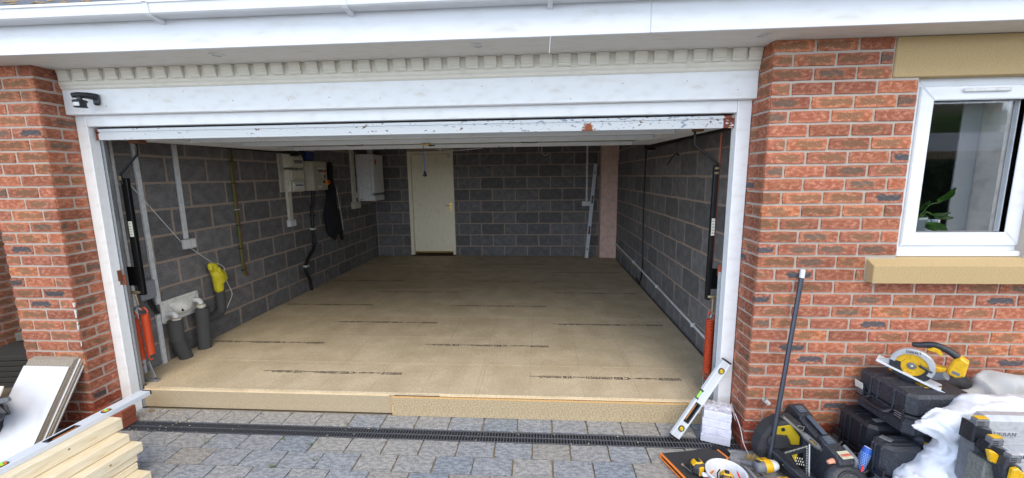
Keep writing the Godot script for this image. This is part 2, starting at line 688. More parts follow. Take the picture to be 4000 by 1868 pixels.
func make_materials() -> void:
	mat("mortar", lin(0.52, 0.45, 0.385), 0.95, 0, "fine", Vector3.ONE * 6, "fine_bump", 0.6)
	mat("dark_mortar", lin(0.42, 0.325, 0.26), 0.95, 0, "fine", Vector3.ONE * 6, "fine_bump", 0.6)
	mat("white_paint", lin(0.86, 0.87, 0.89), 0.45, 0, "dirt", Vector3(1.2, 2.5, 2.5))
	mat("cream_bounce_tint", lin(0.76, 0.72, 0.63), 0.5, 0, "dirt", Vector3(1.5, 3, 3), "soft_bump", 0.2)  # warm ground bounce put into the white cornice's colour; cream board shares it
	mat("soffit_paint", lin(0.70, 0.68, 0.64), 0.55, 0, "dirt", Vector3(1.0, 1, 3))
	mat("upvc", lin(0.75, 0.77, 0.81), 0.3, 0, "dirt", Vector3(0.6, 2, 2))
	mat("white_plastic", lin(0.72, 0.72, 0.71), 0.4, 0, "blotch", Vector3.ONE * 4)
	mat("cream_plastic", lin(0.62, 0.59, 0.48), 0.4, 0, "blotch", Vector3.ONE * 4)
	mat("grey_plastic", lin(0.30, 0.31, 0.34), 0.45, 0, "fine", Vector3.ONE * 8)
	mat("panel_grey", lin(0.42, 0.385, 0.30), 0.4, 0, "blotch", Vector3.ONE * 3)
	mat("meter_board", lin(0.50, 0.46, 0.40), 0.6, 0, "blotch", Vector3.ONE * 3)
	mat("black_plastic", lin(0.042, 0.046, 0.060), 0.38, 0, "scuff", Vector3.ONE * 7, "fine_bump", 0.15)
	mat("dusty_black", lin(0.075, 0.082, 0.105), 0.5, 0, "scuff", Vector3.ONE * 5, "fine_bump", 0.25)
	mat("black_steel", lin(0.018, 0.018, 0.02), 0.35, 0.3, "scuff", Vector3.ONE * 9)
	mat("black_cable", lin(0.014, 0.014, 0.015), 0.5)
	mat("black_cloth", lin(0.012, 0.012, 0.016), 0.95, 0, "fine", Vector3.ONE * 20, "fine_bump", 0.7)
	mat("charcoal_cloth", lin(0.045, 0.045, 0.05), 0.9, 0, "fine", Vector3.ONE * 20, "fine_bump", 0.7)
	mat("galvanised", lin(0.42, 0.44, 0.46), 0.45, 0.7, "blotch", Vector3.ONE * 12)
	mat("bright_steel", lin(0.62, 0.60, 0.55), 0.3, 0.9, "fine", Vector3.ONE * 20)
	mat("bolt_brass", lin(0.60, 0.50, 0.32), 0.35, 0.8)
	mat("brass", lin(0.70, 0.48, 0.16), 0.25, 0.9)
	mat("alloy", lin(0.76, 0.80, 0.86), 0.32, 0.0, "fine", Vector3(3, 30, 30))
	mat("spring_orange", lin(0.62, 0.075, 0.02), 0.45)
	mat("rust", lin(0.20, 0.085, 0.04), 0.9, 0, "stone", Vector3.ONE * 20)
	mat("primer_red", lin(0.28, 0.07, 0.035), 0.7, 0, "stone", Vector3.ONE * 8)
	mat("foam_grey", lin(0.075, 0.075, 0.078), 0.9, 0, "fine", Vector3.ONE * 10, "fine_bump", 0.5)
	mat("glove_yellow", lin(0.70, 0.60, 0.02), 0.6, 0, "fine", Vector3.ONE * 10)
	mat("tool_yellow", lin(0.74, 0.42, 0.008), 0.38, 0, "blotch", Vector3.ONE * 9)
	mat("bag_yellow", lin(0.55, 0.40, 0.01), 0.7, 0, "fine", Vector3.ONE * 16)
	mat("trim_orange", lin(0.72, 0.20, 0.03), 0.7)
	mat("vial_orange", lin(0.70, 0.22, 0.03), 0.4)
	mat("vial_green", lin(0.30, 0.80, 0.06), 0.15)
	mat("red", lin(0.62, 0.02, 0.02), 0.4)
	mat("blue", lin(0.02, 0.10, 0.42), 0.5)
	mat("blue_plastic", lin(0.015, 0.03, 0.16), 0.4)
	mat("chipboard", lin(0.90, 0.855, 0.775), 0.8, 0, "chip", Vector3.ONE * 3.2, "fine_bump", 0.25)
	mat("chipboard_warm", lin(0.87, 0.815, 0.725), 0.8, 0, "chip", Vector3.ONE * 3.0, "fine_bump", 0.25)
	mat("chipboard_cool", lin(0.93, 0.885, 0.81), 0.8, 0, "chip", Vector3.ONE * 3.4, "fine_bump", 0.25)
	for key in ["chipboard", "chipboard_warm", "chipboard_cool"]:
		weather(mats[key], "floor_dust", 0.42)
	mat("riser_board", lin(0.62, 0.57, 0.49), 0.85, 0, "chip", Vector3.ONE * 4.5, "fine_bump", 0.4)
	mat("riser_mottled", lin(0.64, 0.59, 0.51), 0.9, 0, "mottle", Vector3.ONE * 7.0, "fine_bump", 0.6)
	mat("raw_edge", lin(0.86, 0.80, 0.72), 0.9, 0, "flake", Vector3.ONE * 9, "fine_bump", 0.8)
	mat("pale_edge", lin(0.80, 0.75, 0.68), 0.85, 0, "wood", Vector3(1, 8, 8))
	mat("ink", lin(0.02, 0.02, 0.026), 0.8)
	mat("pencil_line", lin(0.27, 0.225, 0.17), 0.9)
	mat("timber", lin(0.88, 0.86, 0.82), 0.7, 0, "wood", Vector3(9, 9, 0.7))
	mat("timber_end", lin(0.92, 0.84, 0.70), 0.85, 0, "wood", Vector3.ONE * 12)
	mat("dark_timber", lin(0.075, 0.042, 0.028), 0.8, 0, "wood", Vector3(0.8, 8, 8))
	mat("slot_dark", lin(0.01, 0.01, 0.011), 0.9)
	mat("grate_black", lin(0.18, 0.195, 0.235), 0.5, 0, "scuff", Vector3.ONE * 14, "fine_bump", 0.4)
	mat("sand", lin(0.36, 0.31, 0.24), 0.95, 0, "stone", Vector3.ONE * 12, "fine_bump", 0.8)
	mat("limestone", lin(0.52, 0.375, 0.185), 0.85, 0, "fine", Vector3(3, 7, 7), "fine_bump", 0.3)
	mat("pink_plaster", lin(0.74, 0.51, 0.42), 0.85, 0, "blotch", Vector3.ONE * 2)
	mat("plaster", lin(0.55, 0.53, 0.50), 0.9, 0, "blotch", Vector3.ONE * 2)
	mat("door_cream", lin(0.88, 0.80, 0.60), 0.5, 0, "dirt", Vector3(2, 1, 2))
	mat("tile_grey", lin(0.11, 0.115, 0.13), 0.85, 0, "stone", Vector3.ONE * 5, "fine_bump", 0.6)
	mat("lichen", lin(0.30, 0.22, 0.12), 0.95, 0, "stone", Vector3.ONE * 10)
	mat("slate_slab", lin(0.05, 0.052, 0.055), 0.85, 0, "stone", Vector3.ONE * 5, "fine_bump", 0.6)
	mat("pale_slab", lin(0.20, 0.21, 0.21), 0.85, 0, "stone", Vector3.ONE * 5, "fine_bump", 0.5)
	mat("panel_white", lin(0.64, 0.66, 0.73), 0.35, 0, "dirt", Vector3(1.5, 1.0, 1.5))
	mat("panel_core", lin(0.30, 0.235, 0.18), 0.85, 0, "stone", Vector3.ONE * 9)
	mat("panel_back", lin(0.34, 0.31, 0.28), 0.8, 0, "stone", Vector3.ONE * 7)
	mat("bag_white", lin(0.76, 0.78, 0.83), 0.38, 0, "blotch", Vector3.ONE * 3)
	mat("sheet_grey", lin(0.54, 0.55, 0.55), 0.9, 0, "fine", Vector3.ONE * 12)
	mat("box_white", lin(0.74, 0.74, 0.86), 0.4, 0, "blotch", Vector3.ONE * 4)
	mat("toolbox_silver", lin(0.55, 0.56, 0.58), 0.32, 0.3, "blotch", Vector3.ONE * 6)
	mat("bristle", lin(0.62, 0.48, 0.24), 0.9)
	mat("pot", lin(0.30, 0.36, 0.38), 0.4)
	mat("leaf_green", lin(0.14, 0.30, 0.09), 0.4, 0, "leaf", Vector3.ONE * 9)
	mat("hedge", lin(0.05, 0.085, 0.025), 0.8, 0, "leaf", Vector3.ONE * 3)
	mat("grass", lin(0.10, 0.16, 0.035), 0.8)
	mat("label_paper", lin(0.68, 0.68, 0.60), 0.7, 0, "fine", Vector3.ONE * 10)
	mat("label_yellow", lin(0.66, 0.38, 0.01), 0.5)
	mat("label_cream", lin(0.50, 0.50, 0.36), 0.8)
	mat("wood_handle", lin(0.32, 0.22, 0.15), 0.5, 0, "wood", Vector3.ONE * 8)
	var g := StandardMaterial3D.new()
	g.resource_name = "window_glass"
	g.transparency = BaseMaterial3D.TRANSPARENCY_ALPHA
	g.albedo_color = Color(0.05, 0.07, 0.06, 0.04)
	g.roughness = 0.02
	g.metallic_specular = 0.8
	mats["glass"] = g
	var film := StandardMaterial3D.new()
	film.resource_name = "clear_film"
	film.transparency = BaseMaterial3D.TRANSPARENCY_ALPHA
	film.albedo_color = Color(0.95, 0.95, 1.0, 0.35)
	film.roughness = 0.2
	mats["film"] = film
	mats["lilac_shade"] = mat("grip_grey", lin(0.16, 0.165, 0.18), 0.5, 0, "blotch", Vector3.ONE * 9)


# ---------------------------------------------------------------- ground
func ground() -> void:
	var s := sh()
	s.ab(Vector3(-40, -0.30, -40), Vector3(40, -0.14, 60))
	struct("ground", s.done(), mats["sand"])
	# the bedding sheet shows in the joints; the channel drain lies in a gap in it
	s = sh()
	s.ab(Vector3(-3.0, -0.14, 0.014), Vector3(9.0, 0.004, 14.0))
	s.ab(Vector3(-3.0, -0.14, -0.30), Vector3(9.0, 0.004, -0.112))
	var drive := struct("driveway", s.done(), mats["sand"])
	var looks := []
	var tones := [[0.56, 0.57, 0.59, 0.0], [0.585, 0.585, 0.59, 0.0], [0.60, 0.595, 0.59, 0.04], [0.52, 0.545, 0.58, -0.1], [0.585, 0.575, 0.565, 0.08], [0.56, 0.575, 0.60, -0.05]]
	for i in tones.size():
		var t: Array = tones[i]
		looks.append(paver_look(300 + i, Color(t[0], t[1], t[2]), t[3]))
	var shapes := []
	for i in 12:
		shapes.append(piece(700 + i, 0.2385, 0.1485, 0.03, 0.0017, 0.0035, i % 4))
	var flat := Basis(Vector3.RIGHT, Vector3(0, 0, -1), Vector3.UP)
	# rows of pavers: one between the drain and the step, the rest out over the drive
	var rows := [[-0.112, 0.027]]
	for k in 9:
		rows.append([0.163 + k * 0.1505, 0.124 if k % 2 == 0 else 0.012])
	for i in rows.size():
		var z: float = rows[i][0]
		var x0: float = -0.55 + (0.1 if i == 0 else 0.0)
		if i == 0:
			x0 = 1.941 - 0.2405 * 8.0
		elif i % 2 == 1:
			x0 = 2.05 - 0.2405 * 14.0
		else:
			x0 = 2.175 - 0.2405 * 14.0
		var n := 18 if i == 0 else 27
		for k in n:
			var o := put("paver", shapes[rng.randi() % shapes.size()], looks[rng.randi() % looks.size()], drive)
			o.transform = Transform3D(flat, Vector3(x0 + 0.2405 * k + rng.randf_range(-0.0015, 0.0015), 0.0152 + rng.randf_range(-0.0008, 0.0012), z))
	# the rest of the drive, out of the picture
	var far := sh()
	for zi in 36:
		for xi in 50:
			far.ab(Vector3(-3.0 + xi * 0.24, 0.004, 1.53 + zi * 0.3), Vector3(-3.0 + xi * 0.24 + 0.232, 0.014, 1.53 + zi * 0.3 + 0.29))
	stuff(put("far_pavers", far.done(), mats["pale_slab"], drive))
	# channel drain
	var drain := thing("channel_drain", "black slotted channel drain running across the drive before the garage step", "drain", Vector3(2.1, 0, -0.05))
	var ch := sh(at(-drain.position))
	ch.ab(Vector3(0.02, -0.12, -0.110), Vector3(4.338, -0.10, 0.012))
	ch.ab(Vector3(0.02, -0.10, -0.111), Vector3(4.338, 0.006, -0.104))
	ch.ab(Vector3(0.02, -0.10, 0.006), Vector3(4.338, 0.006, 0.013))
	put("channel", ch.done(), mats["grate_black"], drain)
	var half := sh()
	half.ab(Vector3(0, -0.012, -0.0105), Vector3(0.498, 0.0, -0.001), 0.002)
	half.ab(Vector3(0, -0.012, -0.062), Vector3(0.498, 0.0, -0.055), 0.002)
	half.ab(Vector3(0, -0.012, -0.1155), Vector3(0.498, 0.0, -0.106), 0.002)
	for k in 25:
		var xx := 0.004 + k * 0.02
		half.ab(Vector3(xx, -0.0045, -0.0555), Vector3(xx + 0.0085, -0.001, -0.010))
		half.ab(Vector3(xx, -0.0045, -0.1065), Vector3(xx + 0.0085, -0.001, -0.0615))
		if k % 2 == 0:
			half.ab(Vector3(xx + 0.0015, -0.0044, -0.034), Vector3(xx + 0.007, 0.0005, -0.029))
			half.ab(Vector3(xx + 0.0015, -0.0044, -0.085), Vector3(xx + 0.007, 0.0005, -0.080))
	var hm := half.done()
	for k in 9:
		if 0.03 + k * 0.5 > 3.9:
			break
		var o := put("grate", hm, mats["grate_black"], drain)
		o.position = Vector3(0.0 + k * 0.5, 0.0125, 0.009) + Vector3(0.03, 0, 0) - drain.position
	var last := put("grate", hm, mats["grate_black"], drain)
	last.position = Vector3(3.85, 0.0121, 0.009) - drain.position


# ---------------------------------------------------------------- brickwork
var brick_mats := []
var red_mats := []
var stretchers := []
var headers := []

func brick_walls() -> void:
	var kinds := [0, 1, 2, 1, 0, 3, 1, 2, 0, 1, 4, 0]
	for i in kinds.size():
		brick_mats.append(brick_look(100 + i * 3, kinds[i]))
	for i in kinds.size():
		for tint in [lin(1.0, 0.97, 0.95), lin(0.72, 0.70, 0.69)]:
			var m: StandardMaterial3D = brick_mats[i].duplicate()
			m.albedo_color = tint
			brick_mats.append(m)
	for i in 2:
		red_mats.append(brick_look(180 + i, 9))
	for i in 12:
		stretchers.append(piece(400 + i, 0.215, 0.065, 0.014, 0.0016, 0.004, i % 4))
	for i in 6:
		headers.append(piece(440 + i, 0.1025, 0.065, 0.014, 0.0015, 0.004, i % 4, 0.5))

	# right-hand front wall, with the window opening left in it
	var right := thing("brick_wall", "red brick front wall right of the garage, with a window in it", "wall", Vector3(4.34, 0, 0))
	var wl := 5.112
	var wr := 5.785
	var wb := 1.103
	var wt := 2.243
	var off := at(-right.position)
	var s := sh(off)
	s.ab(Vector3(4.346, -0.1, -0.28), Vector3(wl - 0.005, 2.46, -0.006))
	s.ab(Vector3(wr + 0.005, -0.1, -0.28), Vector3(9.3, 2.46, -0.006))
	s.ab(Vector3(wl - 0.005, -0.1, -0.28), Vector3(wr + 0.005, wb, -0.006))
	s.ab(Vector3(wl - 0.005, 2.25, -0.28), Vector3(wr + 0.005, 2.46, -0.006))
	put("mortar", s.done(), mats["mortar"], right)
	for r in 33:
		var yb := 2.46 - 0.075 * (r + 1) + 0.005
		var odd := r % 2 == 1
		var joints := []
		var first := 4.5566 - (0.1125 if odd else 0.0)
		joints.append(4.34 - 0.005)
		var j := first
		while j < 6.4:
			joints.append(j)
			j += 0.225
		for k in joints.size() - 1:
			var x0: float = joints[k] + 0.005
			var x1: float = joints[k + 1] - 0.005
			var yt := yb + 0.065
			for span in minus(x0, x1, yb, yt, [[wl - 0.004, wr + 0.004, wb - 0.002, wt + 0.01], [4.962, 5.94, 2.236, 2.47], [4.945, 5.955, 1.098, 1.26]]):
				brick(right, Vector3(span[0], yb, 0), Basis(), span[1] - span[0], r >= 30)
		# the return towards the door frame faces -x
		var turn := Basis(Vector3(0, 0, 1), Vector3.UP, Vector3(-1, 0, 0))
		if odd:
			brick(right, Vector3(4.34, yb, -0.219), turn, 0.215, r >= 30)
		else:
			brick(right, Vector3(4.34, yb, -0.1065), turn, 0.1025, r >= 30)
			brick(right, Vector3(4.34, yb, -0.24), turn, 0.1235, r >= 30)
	var lin_s := sh(off)
	lin_s.ab(Vector3(4.968, 2.243, -0.10), Vector3(5.93, 2.452, 0.004), 0.004)
	put("lintel", lin_s.done(), mats["limestone"], right)
	var sill := sh(off)
	var prof := [Vector2(-0.10, 1.106), Vector2(0.052, 1.112), Vector2(0.052, 1.212), Vector2(0.046, 1.217), Vector2(-0.02, 1.252), Vector2(-0.10, 1.252)]
	sill.x = off * Transform3D(Basis(Vector3(0, 0, 1), Vector3(0, 1, 0), Vector3(1, 0, 0)), Vector3(4.953, 0, 0))
	sill.prism(prof, 0.0, 0.99, 0.003)
	put("sill", sill.done(), mats["limestone"], right)

	# left-hand pier
	var left := thing("brick_pier", "red brick pier left of the garage with two faces in view", "pier", Vector3(-0.28, 0, 0))
	off = at(-left.position)
	s = sh(off)
	s.ab(Vector3(-0.498, -0.1, -0.30), Vector3(-0.073, 2.46, -0.004))
	put("mortar", s.done(), mats["mortar"], left)
	var facing := Basis(Vector3(0, 0, -1), Vector3.UP, Vector3(1, 0, 0))
	for r in 33:
		var yb := 2.46 - 0.075 * (r + 1) + 0.005
		var red := r >= 30
		if r % 2 == 0:
			brick(left, Vector3(-0.503, yb, 0), Basis(), 0.098, red)
			brick(left, Vector3(-0.395, yb, 0), Basis(), 0.215, red)
			brick(left, Vector3(-0.170, yb, 0), Basis(), 0.1025, red)
			brick(left, Vector3(-0.068, yb, -0.002), facing, 0.215, red)
		else:
			brick(left, Vector3(-0.503, yb, 0), Basis(), 0.2105, red)
			brick(left, Vector3(-0.2825, yb, 0), Basis(), 0.215, red)
			brick(left, Vector3(-0.068, yb, -0.002), facing, 0.1005, red)
			brick(left, Vector3(-0.068, yb, -0.1125), facing, 0.1225, red)
	# spots of white paint or sealant down the arris
	var p := sh(off)
	for q in [[0.935, 0.010, 0.03], [0.885, 0.008, 0.055], [0.80, 0.006, 0.02], [0.775, 0.008, 0.03], [0.655, 0.004, 0.03]]:
		p.tube([Vector3(-0.066, q[0], 0.001), Vector3(-0.067, q[0] - q[2], 0.003)], [q[1], q[1] * 0.5], 6)
	put("sealant_smear", p.done(), mats["white_plastic"], left)

	# the neighbour's boundary wall, dark and close on the far left
	var nb := thing("boundary_wall", "brick boundary wall in the shade beyond the left pier", "wall", Vector3(-1.85, 0, -1.5))
	off = at(-nb.position)
	s = sh(off)
	s.ab(Vector3(-2.06, -0.1, -4.0), Vector3(-1.857, 2.6, 1.2))
	put("mortar", s.done(), mats["mortar"], nb)
	var darks := []
	for i in 3:
		darks.append(brick_mats[[1, 2, 6][i]])
	for r in 20:
		for k in 10:
			var o := put("brick", stretchers[rng.randi() % 12], darks[rng.randi() % 3], nb)
			o.transform = Transform3D(facing, Vector3(-1.85, 0.02 + r * 0.075, 0.2 - k * 0.225 + (0.1125 if r % 2 else 0.0)) - nb.position)

func minus(x0: float, x1: float, y0: float, y1: float, holes: Array) -> Array:
	var spans := [[x0, x1]]
	for h in holes:
		if y1 <= h[2] + 0.02 or y0 >= h[3] - 0.02:
			continue
		var next := []
		for sp in spans:
			if sp[1] <= h[0] or sp[0] >= h[1]:
				next.append(sp)
				continue
			if h[0] - sp[0] > 0.025:
				next.append([sp[0], h[0] - 0.003])
			if sp[1] - h[1] > 0.025:
				next.append([h[1] + 0.003, sp[1]])
		spans = next
	return spans

func brick(parent: Node3D, corner: Vector3, b: Basis, w: float, red: bool) -> void:
	var long := w > 0.15
	var m: ArrayMesh = stretchers[rng.randi() % stretchers.size()] if long else headers[rng.randi() % headers.size()]
	var o := put("brick", m, red_mats[rng.randi() % 2] if red else brick_mats[rng.randi() % brick_mats.size()], parent)
	var k := w / (0.215 if long else 0.1025)
	o.transform = Transform3D(Basis(b.x * k * (1.0 + 0.003 / w), b.y * 1.042, b.z), corner - b.x * 0.0015 - b.y * 0.0013 + b.z * rng.randf_range(-0.0008, 0.0018) - parent.position)


# ---------------------------------------------------------------- trim, gutter and roof edge
func house_front() -> void:
	var f := thing("door_frame", "white timber garage door frame between the two brick piers", "door frame", Vector3(2.13, 0, -0.23))
	var off := at(-f.position)
	put("post", sh(off).ab(Vector3(-0.066, 0.0, -0.265), Vector3(0.012, 2.177, -0.195), 0.003).done(), mats["white_paint"], f)
	put("post", sh(off).ab(Vector3(4.255, 0.0, -0.265), Vector3(4.338, 2.177, -0.195), 0.003).done(), mats["white_paint"], f)
	put("head", sh(off).ab(Vector3(0.0135, 2.105, -0.265), Vector3(4.2535, 2.177, -0.196), 0.003).done(), mats["white_paint"], f)
	var rs := sh(off)
	rs.ab(Vector3(0.010, 1.02, -0.268), Vector3(0.014, 1.10, -0.235), 0.002)
	rs.ab(Vector3(0.011, 0.99, -0.262), Vector3(0.0135, 1.03, -0.246), 0.001)
	put("rust_stain", rs.done(), mats["rust"], f)

	var b := thing("fascia_beam", "white beam with a dentil cornice above the garage opening", "beam", Vector3(2.13, 2.3, -0.145))
	off = at(-b.position)
	put("board", sh(off).ab(Vector3(-0.067, 2.1775, -0.21), Vector3(4.339, 2.334, -0.145), 0.003).done(), mats["white_paint"], b)
	var c := sh(off * Transform3D(Basis(Vector3(0, 0, 1), Vector3(0, 1, 0), Vector3(1, 0, 0)), Vector3(-0.067, 0, 0)))
	c.prism([Vector2(-0.21, 2.3345), Vector2(-0.147, 2.3345), Vector2(-0.140, 2.343), Vector2(-0.140, 2.356), Vector2(-0.133, 2.366), Vector2(-0.131, 2.380), Vector2(-0.134, 2.384), Vector2(-0.134, 2.4535), Vector2(-0.21, 2.4535)], 0, 4.406)
	put("cornice", c.done(), mats["cream_bounce_tint"], b)
	var d := sh(Transform3D(Basis(Vector3(0, 0, 1), Vector3(0, 1, 0), Vector3(1, 0, 0)), Vector3.ZERO))
	d.prism([Vector2(0, 0), Vector2(0.010, 0.0), Vector2(0.014, 0.008), Vector2(0.014, 0.016), Vector2(0.019, 0.018), Vector2(0.022, 0.046), Vector2(0.026, 0.050), Vector2(0.026, 0.067), Vector2(0, 0.067)], 0, 0.075, 0.0015)
	var dm := d.done()
	for k in 40:
		var xx := 1.841 + (k - 17) * 0.111
		if xx < -0.07 or xx + 0.075 > 4.345:
			continue
		var o := put("dentil", dm, mats["cream_bounce_tint"], b)
		o.position = Vector3(xx + rng.randf_range(-0.0015, 0.0015), 2.386, -0.1343) - b.position
	var corner := put("dentil", dm, mats["cream_bounce_tint"], b)
	corner.position = Vector3(4.262, 2.386, -0.1343) - b.position

	for k in 14:
		put("nail_head", sh(off * at(Vector3(0.2 + k * 0.31 + rng.randf_range(-0.08, 0.08), 2.2 + rng.randf_range(0.0, 0.11), -0.1449))).tube([Vector3.ZERO, Vector3(0, 0, 0.0008)], rng.randf_range(0.0022, 0.0036), 6).done(), mats["panel_core"], b)
	var so := thing("soffit", "pale painted soffit board under the eaves", "soffit", Vector3(2.5, 2.455, 0.04))
	off = at(-so.position)
	put("board", sh(off).ab(Vector3(-2.2, 2.4545, -0.30), Vector3(3.118, 2.466, 0.197), 0.001).done(), mats["soffit_paint"], so)
	put("board", sh(off).ab(Vector3(3.1195, 2.4545, -0.30), Vector3(7.2, 2.466, 0.197), 0.001).done(), mats["soffit_paint"], so)
	var lights := [[1.205, 0.079, "round recessed downlight in the soffit, leftmost of three"], [2.723, 0.084, "round recessed downlight in the soffit, middle one of three"], [4.224, 0.10, "round recessed downlight in the soffit beside the right brick wall"]]
	for q in lights:
		var l := thing("downlight", q[2], "downlight", Vector3(q[0], 2.4545, q[1]), "downlights in the soffit")
		put("bezel", sh().lathe([[0.026, -0.001], [0.026, -0.004], [0.030, -0.006], [0.041, -0.004], [0.043, 0.0]], 28).done(), mats["white_plastic"], l)
		put("rim", sh().lathe([[0.0255, -0.0045], [0.0235, -0.0052], [0.022, -0.0035], [0.022, 0.004]], 28).done(), mats["bright_steel"], l)
		put("lens", sh().lathe([[0.0, -0.002], [0.0225, -0.001]], 24).done(), mats["white_plastic"], l)

	var fa := thing("fascia", "white eaves fascia board above the soffit", "fascia", Vector3(2.5, 2.55, 0.2))
	off = at(-fa.position)
	put("board", sh(off).ab(Vector3(-2.2, 2.448, 0.198), Vector3(3.619, 2.64, 0.215), 0.002).done(), mats["upvc"], fa)
	put("board", sh(off).ab(Vector3(3.621, 2.448, 0.198), Vector3(7.2, 2.64, 0.2155), 0.002).done(), mats["upvc"], fa)

	var g := thing("gutter", "white square-section gutter along the eaves", "gutter", Vector3(1.5, 2.6, 0.26))
	off = at(-g.position)
	var prof := [Vector2(0.217, 2.600), Vector2(0.296, 2.597), Vector2(0.304, 2.604), Vector2(0.312, 2.646), Vector2(0.318, 2.650), Vector2(0.318, 2.662), Vector2(0.308, 2.662), Vector2(0.302, 2.650), Vector2(0.294, 2.605), Vector2(0.222, 2.606), Vector2(0.222, 2.66), Vector2(0.217, 2.66)]
	var gs := sh(off * Transform3D(Basis(Vector3(0, 0, 1), Vector3(0, 1, 0), Vector3(1, 0, 0)), Vector3(-2.2, 0, 0)))
	gs.prism(prof, 0, 9.4)
	put("trough", gs.done(), mats["upvc"], g)
	for xx in [1.03, 2.083, 3.114, 5.2, -0.4]:
		var bs := sh(off * Transform3D(Basis(Vector3(0, 0, 1), Vector3(0, 1, 0), Vector3(1, 0, 0)), Vector3(xx - 0.013, 0, 0)))
		bs.prism([Vector2(0.216, 2.575), Vector2(0.224, 2.578), Vector2(0.298, 2.589), Vector2(0.310, 2.600), Vector2(0.320, 2.648), Vector2(0.327, 2.652), Vector2(0.325, 2.668), Vector2(0.305, 2.668), Vector2(0.3175, 2.662), Vector2(0.3185, 2.651), Vector2(0.3125, 2.646), Vector2(0.305, 2.604), Vector2(0.296, 2.5965), Vector2(0.216, 2.5995)], 0, 0.026, 0.001)
		put("bracket", bs.done(), mats["upvc"], g)

	var roof := thing("roof", "grey tiled roof edge with lichen above the gutter", "roof", Vector3(2.5, 2.66, 0.2))
	var deck := sh(at(-roof.position))
	deck.x = at(-roof.position)
	deck.poly([Vector3(-2.2, 2.64, 0.2), Vector3(7.2, 2.64, 0.2), Vector3(7.2, 4.8, -3.2), Vector3(-2.2, 4.8, -3.2)], Vector3(0, 1, 1))
	deck.poly([Vector3(-2.2, 2.62, 0.2), Vector3(7.2, 2.62, 0.2), Vector3(7.2, 4.78, -3.2), Vector3(-2.2, 4.78, -3.2)], Vector3(0, -1, -1))
	deck.poly([Vector3(-2.2, 2.62, 0.2), Vector3(7.2, 2.62, 0.2), Vector3(7.2, 2.64, 0.2), Vector3(-2.2, 2.64, 0.2)], Vector3(0, 0, 1))
	put("deck", deck.done(), mats["dark_timber"], roof)
	var tm := sh()
	tm.box(Vector3(0.165, 0.0, 0.16), Vector3(0.327, 0.012, 0.34), 0.003)
	var tile := tm.done()
	var slope := Basis(Vector3.RIGHT, -0.566 + PI)
	slope = Basis(Vector3.RIGHT, Vector3(0, 3.4, 2.16).normalized(), Vector3(0, -2.16, 3.4).normalized())
	for r in 3:
		for k in 20:
			var o := put("tile", tile, mats["tile_grey"], roof)
			o.transform = Transform3D(slope, Vector3(-1.6 + k * 0.33 + (0.165 if r % 2 else 0.0), 2.671 + 0.182 + r * 0.145, 0.235 - 0.34 * 0.844 - r * 0.228) - roof.position)
	var li := sh(at(-roof.position))
	for k in 46:
		var px := -0.4 + rng.randf() * 1.2
		var t := rng.randf() * 0.22
		li.smooth = true
		li.x = Transform3D(slope, Vector3(px, 2.684 + t * 0.536, 0.23 - t * 0.844) - roof.position)
		li.lathe([[rng.randf_range(0.008, 0.028), 0.0], [rng.randf_range(0.004, 0.016), 0.005], [0.0, 0.006]], 7)
	put("lichen", li.done(), mats["lichen"], roof)

	# movement sensor
	var pir := thing("motion_sensor", "black motion sensor with a white lens at the beam's left end", "sensor", Vector3(0.185, 2.265, -0.145))
	off = at(-pir.position)
	put("base", sh(off).box(Vector3(0.178, 2.266, -0.135), Vector3(0.046, 0.070, 0.022), 0.01).done(), mats["black_plastic"], pir)
	put("arm", sh(off).tube([Vector3(0.182, 2.282, -0.13), Vector3(0.170, 2.284, -0.09), Vector3(0.148, 2.282, -0.055), Vector3(0.120, 2.279, -0.045)], [0.022, 0.020, 0.018, 0.016], 10).done(), mats["black_plastic"], pir)
	var hd := sh(off * at(Vector3(0.150, 2.225, -0.058)))
	hd.lathe([[0.0, 0.026], [0.030, 0.026], [0.036, 0.020], [0.036, 0.012], [0.030, 0.011], [0.030, -0.013], [0.034, -0.014], [0.034, -0.019], [0.0, -0.021]], 24)
	hd.tube([Vector3(0.0, 0.02, 0), Vector3(0.0, 0.052, 0)], 0.014, 10)
	put("head", hd.done(), mats["black_plastic"], pir)
	var ls := sh(off * at(Vector3(0.150, 2.225, -0.058)))
	var rows := []
	for yy in [-0.0125, 0.0105]:
		var row := []
		for k in 15:
			var a := -1.9 + k * 0.16 + 1.57
			row.append(Vector3(sin(a - 1.2) * 0.0325, yy, cos(a - 1.2) * 0.0325))
		rows.append(row)
	ls.skin(rows, Vector3(-0.4, 0, 1))
	put("lens", ls.done(), mats["white_plastic"], pir)


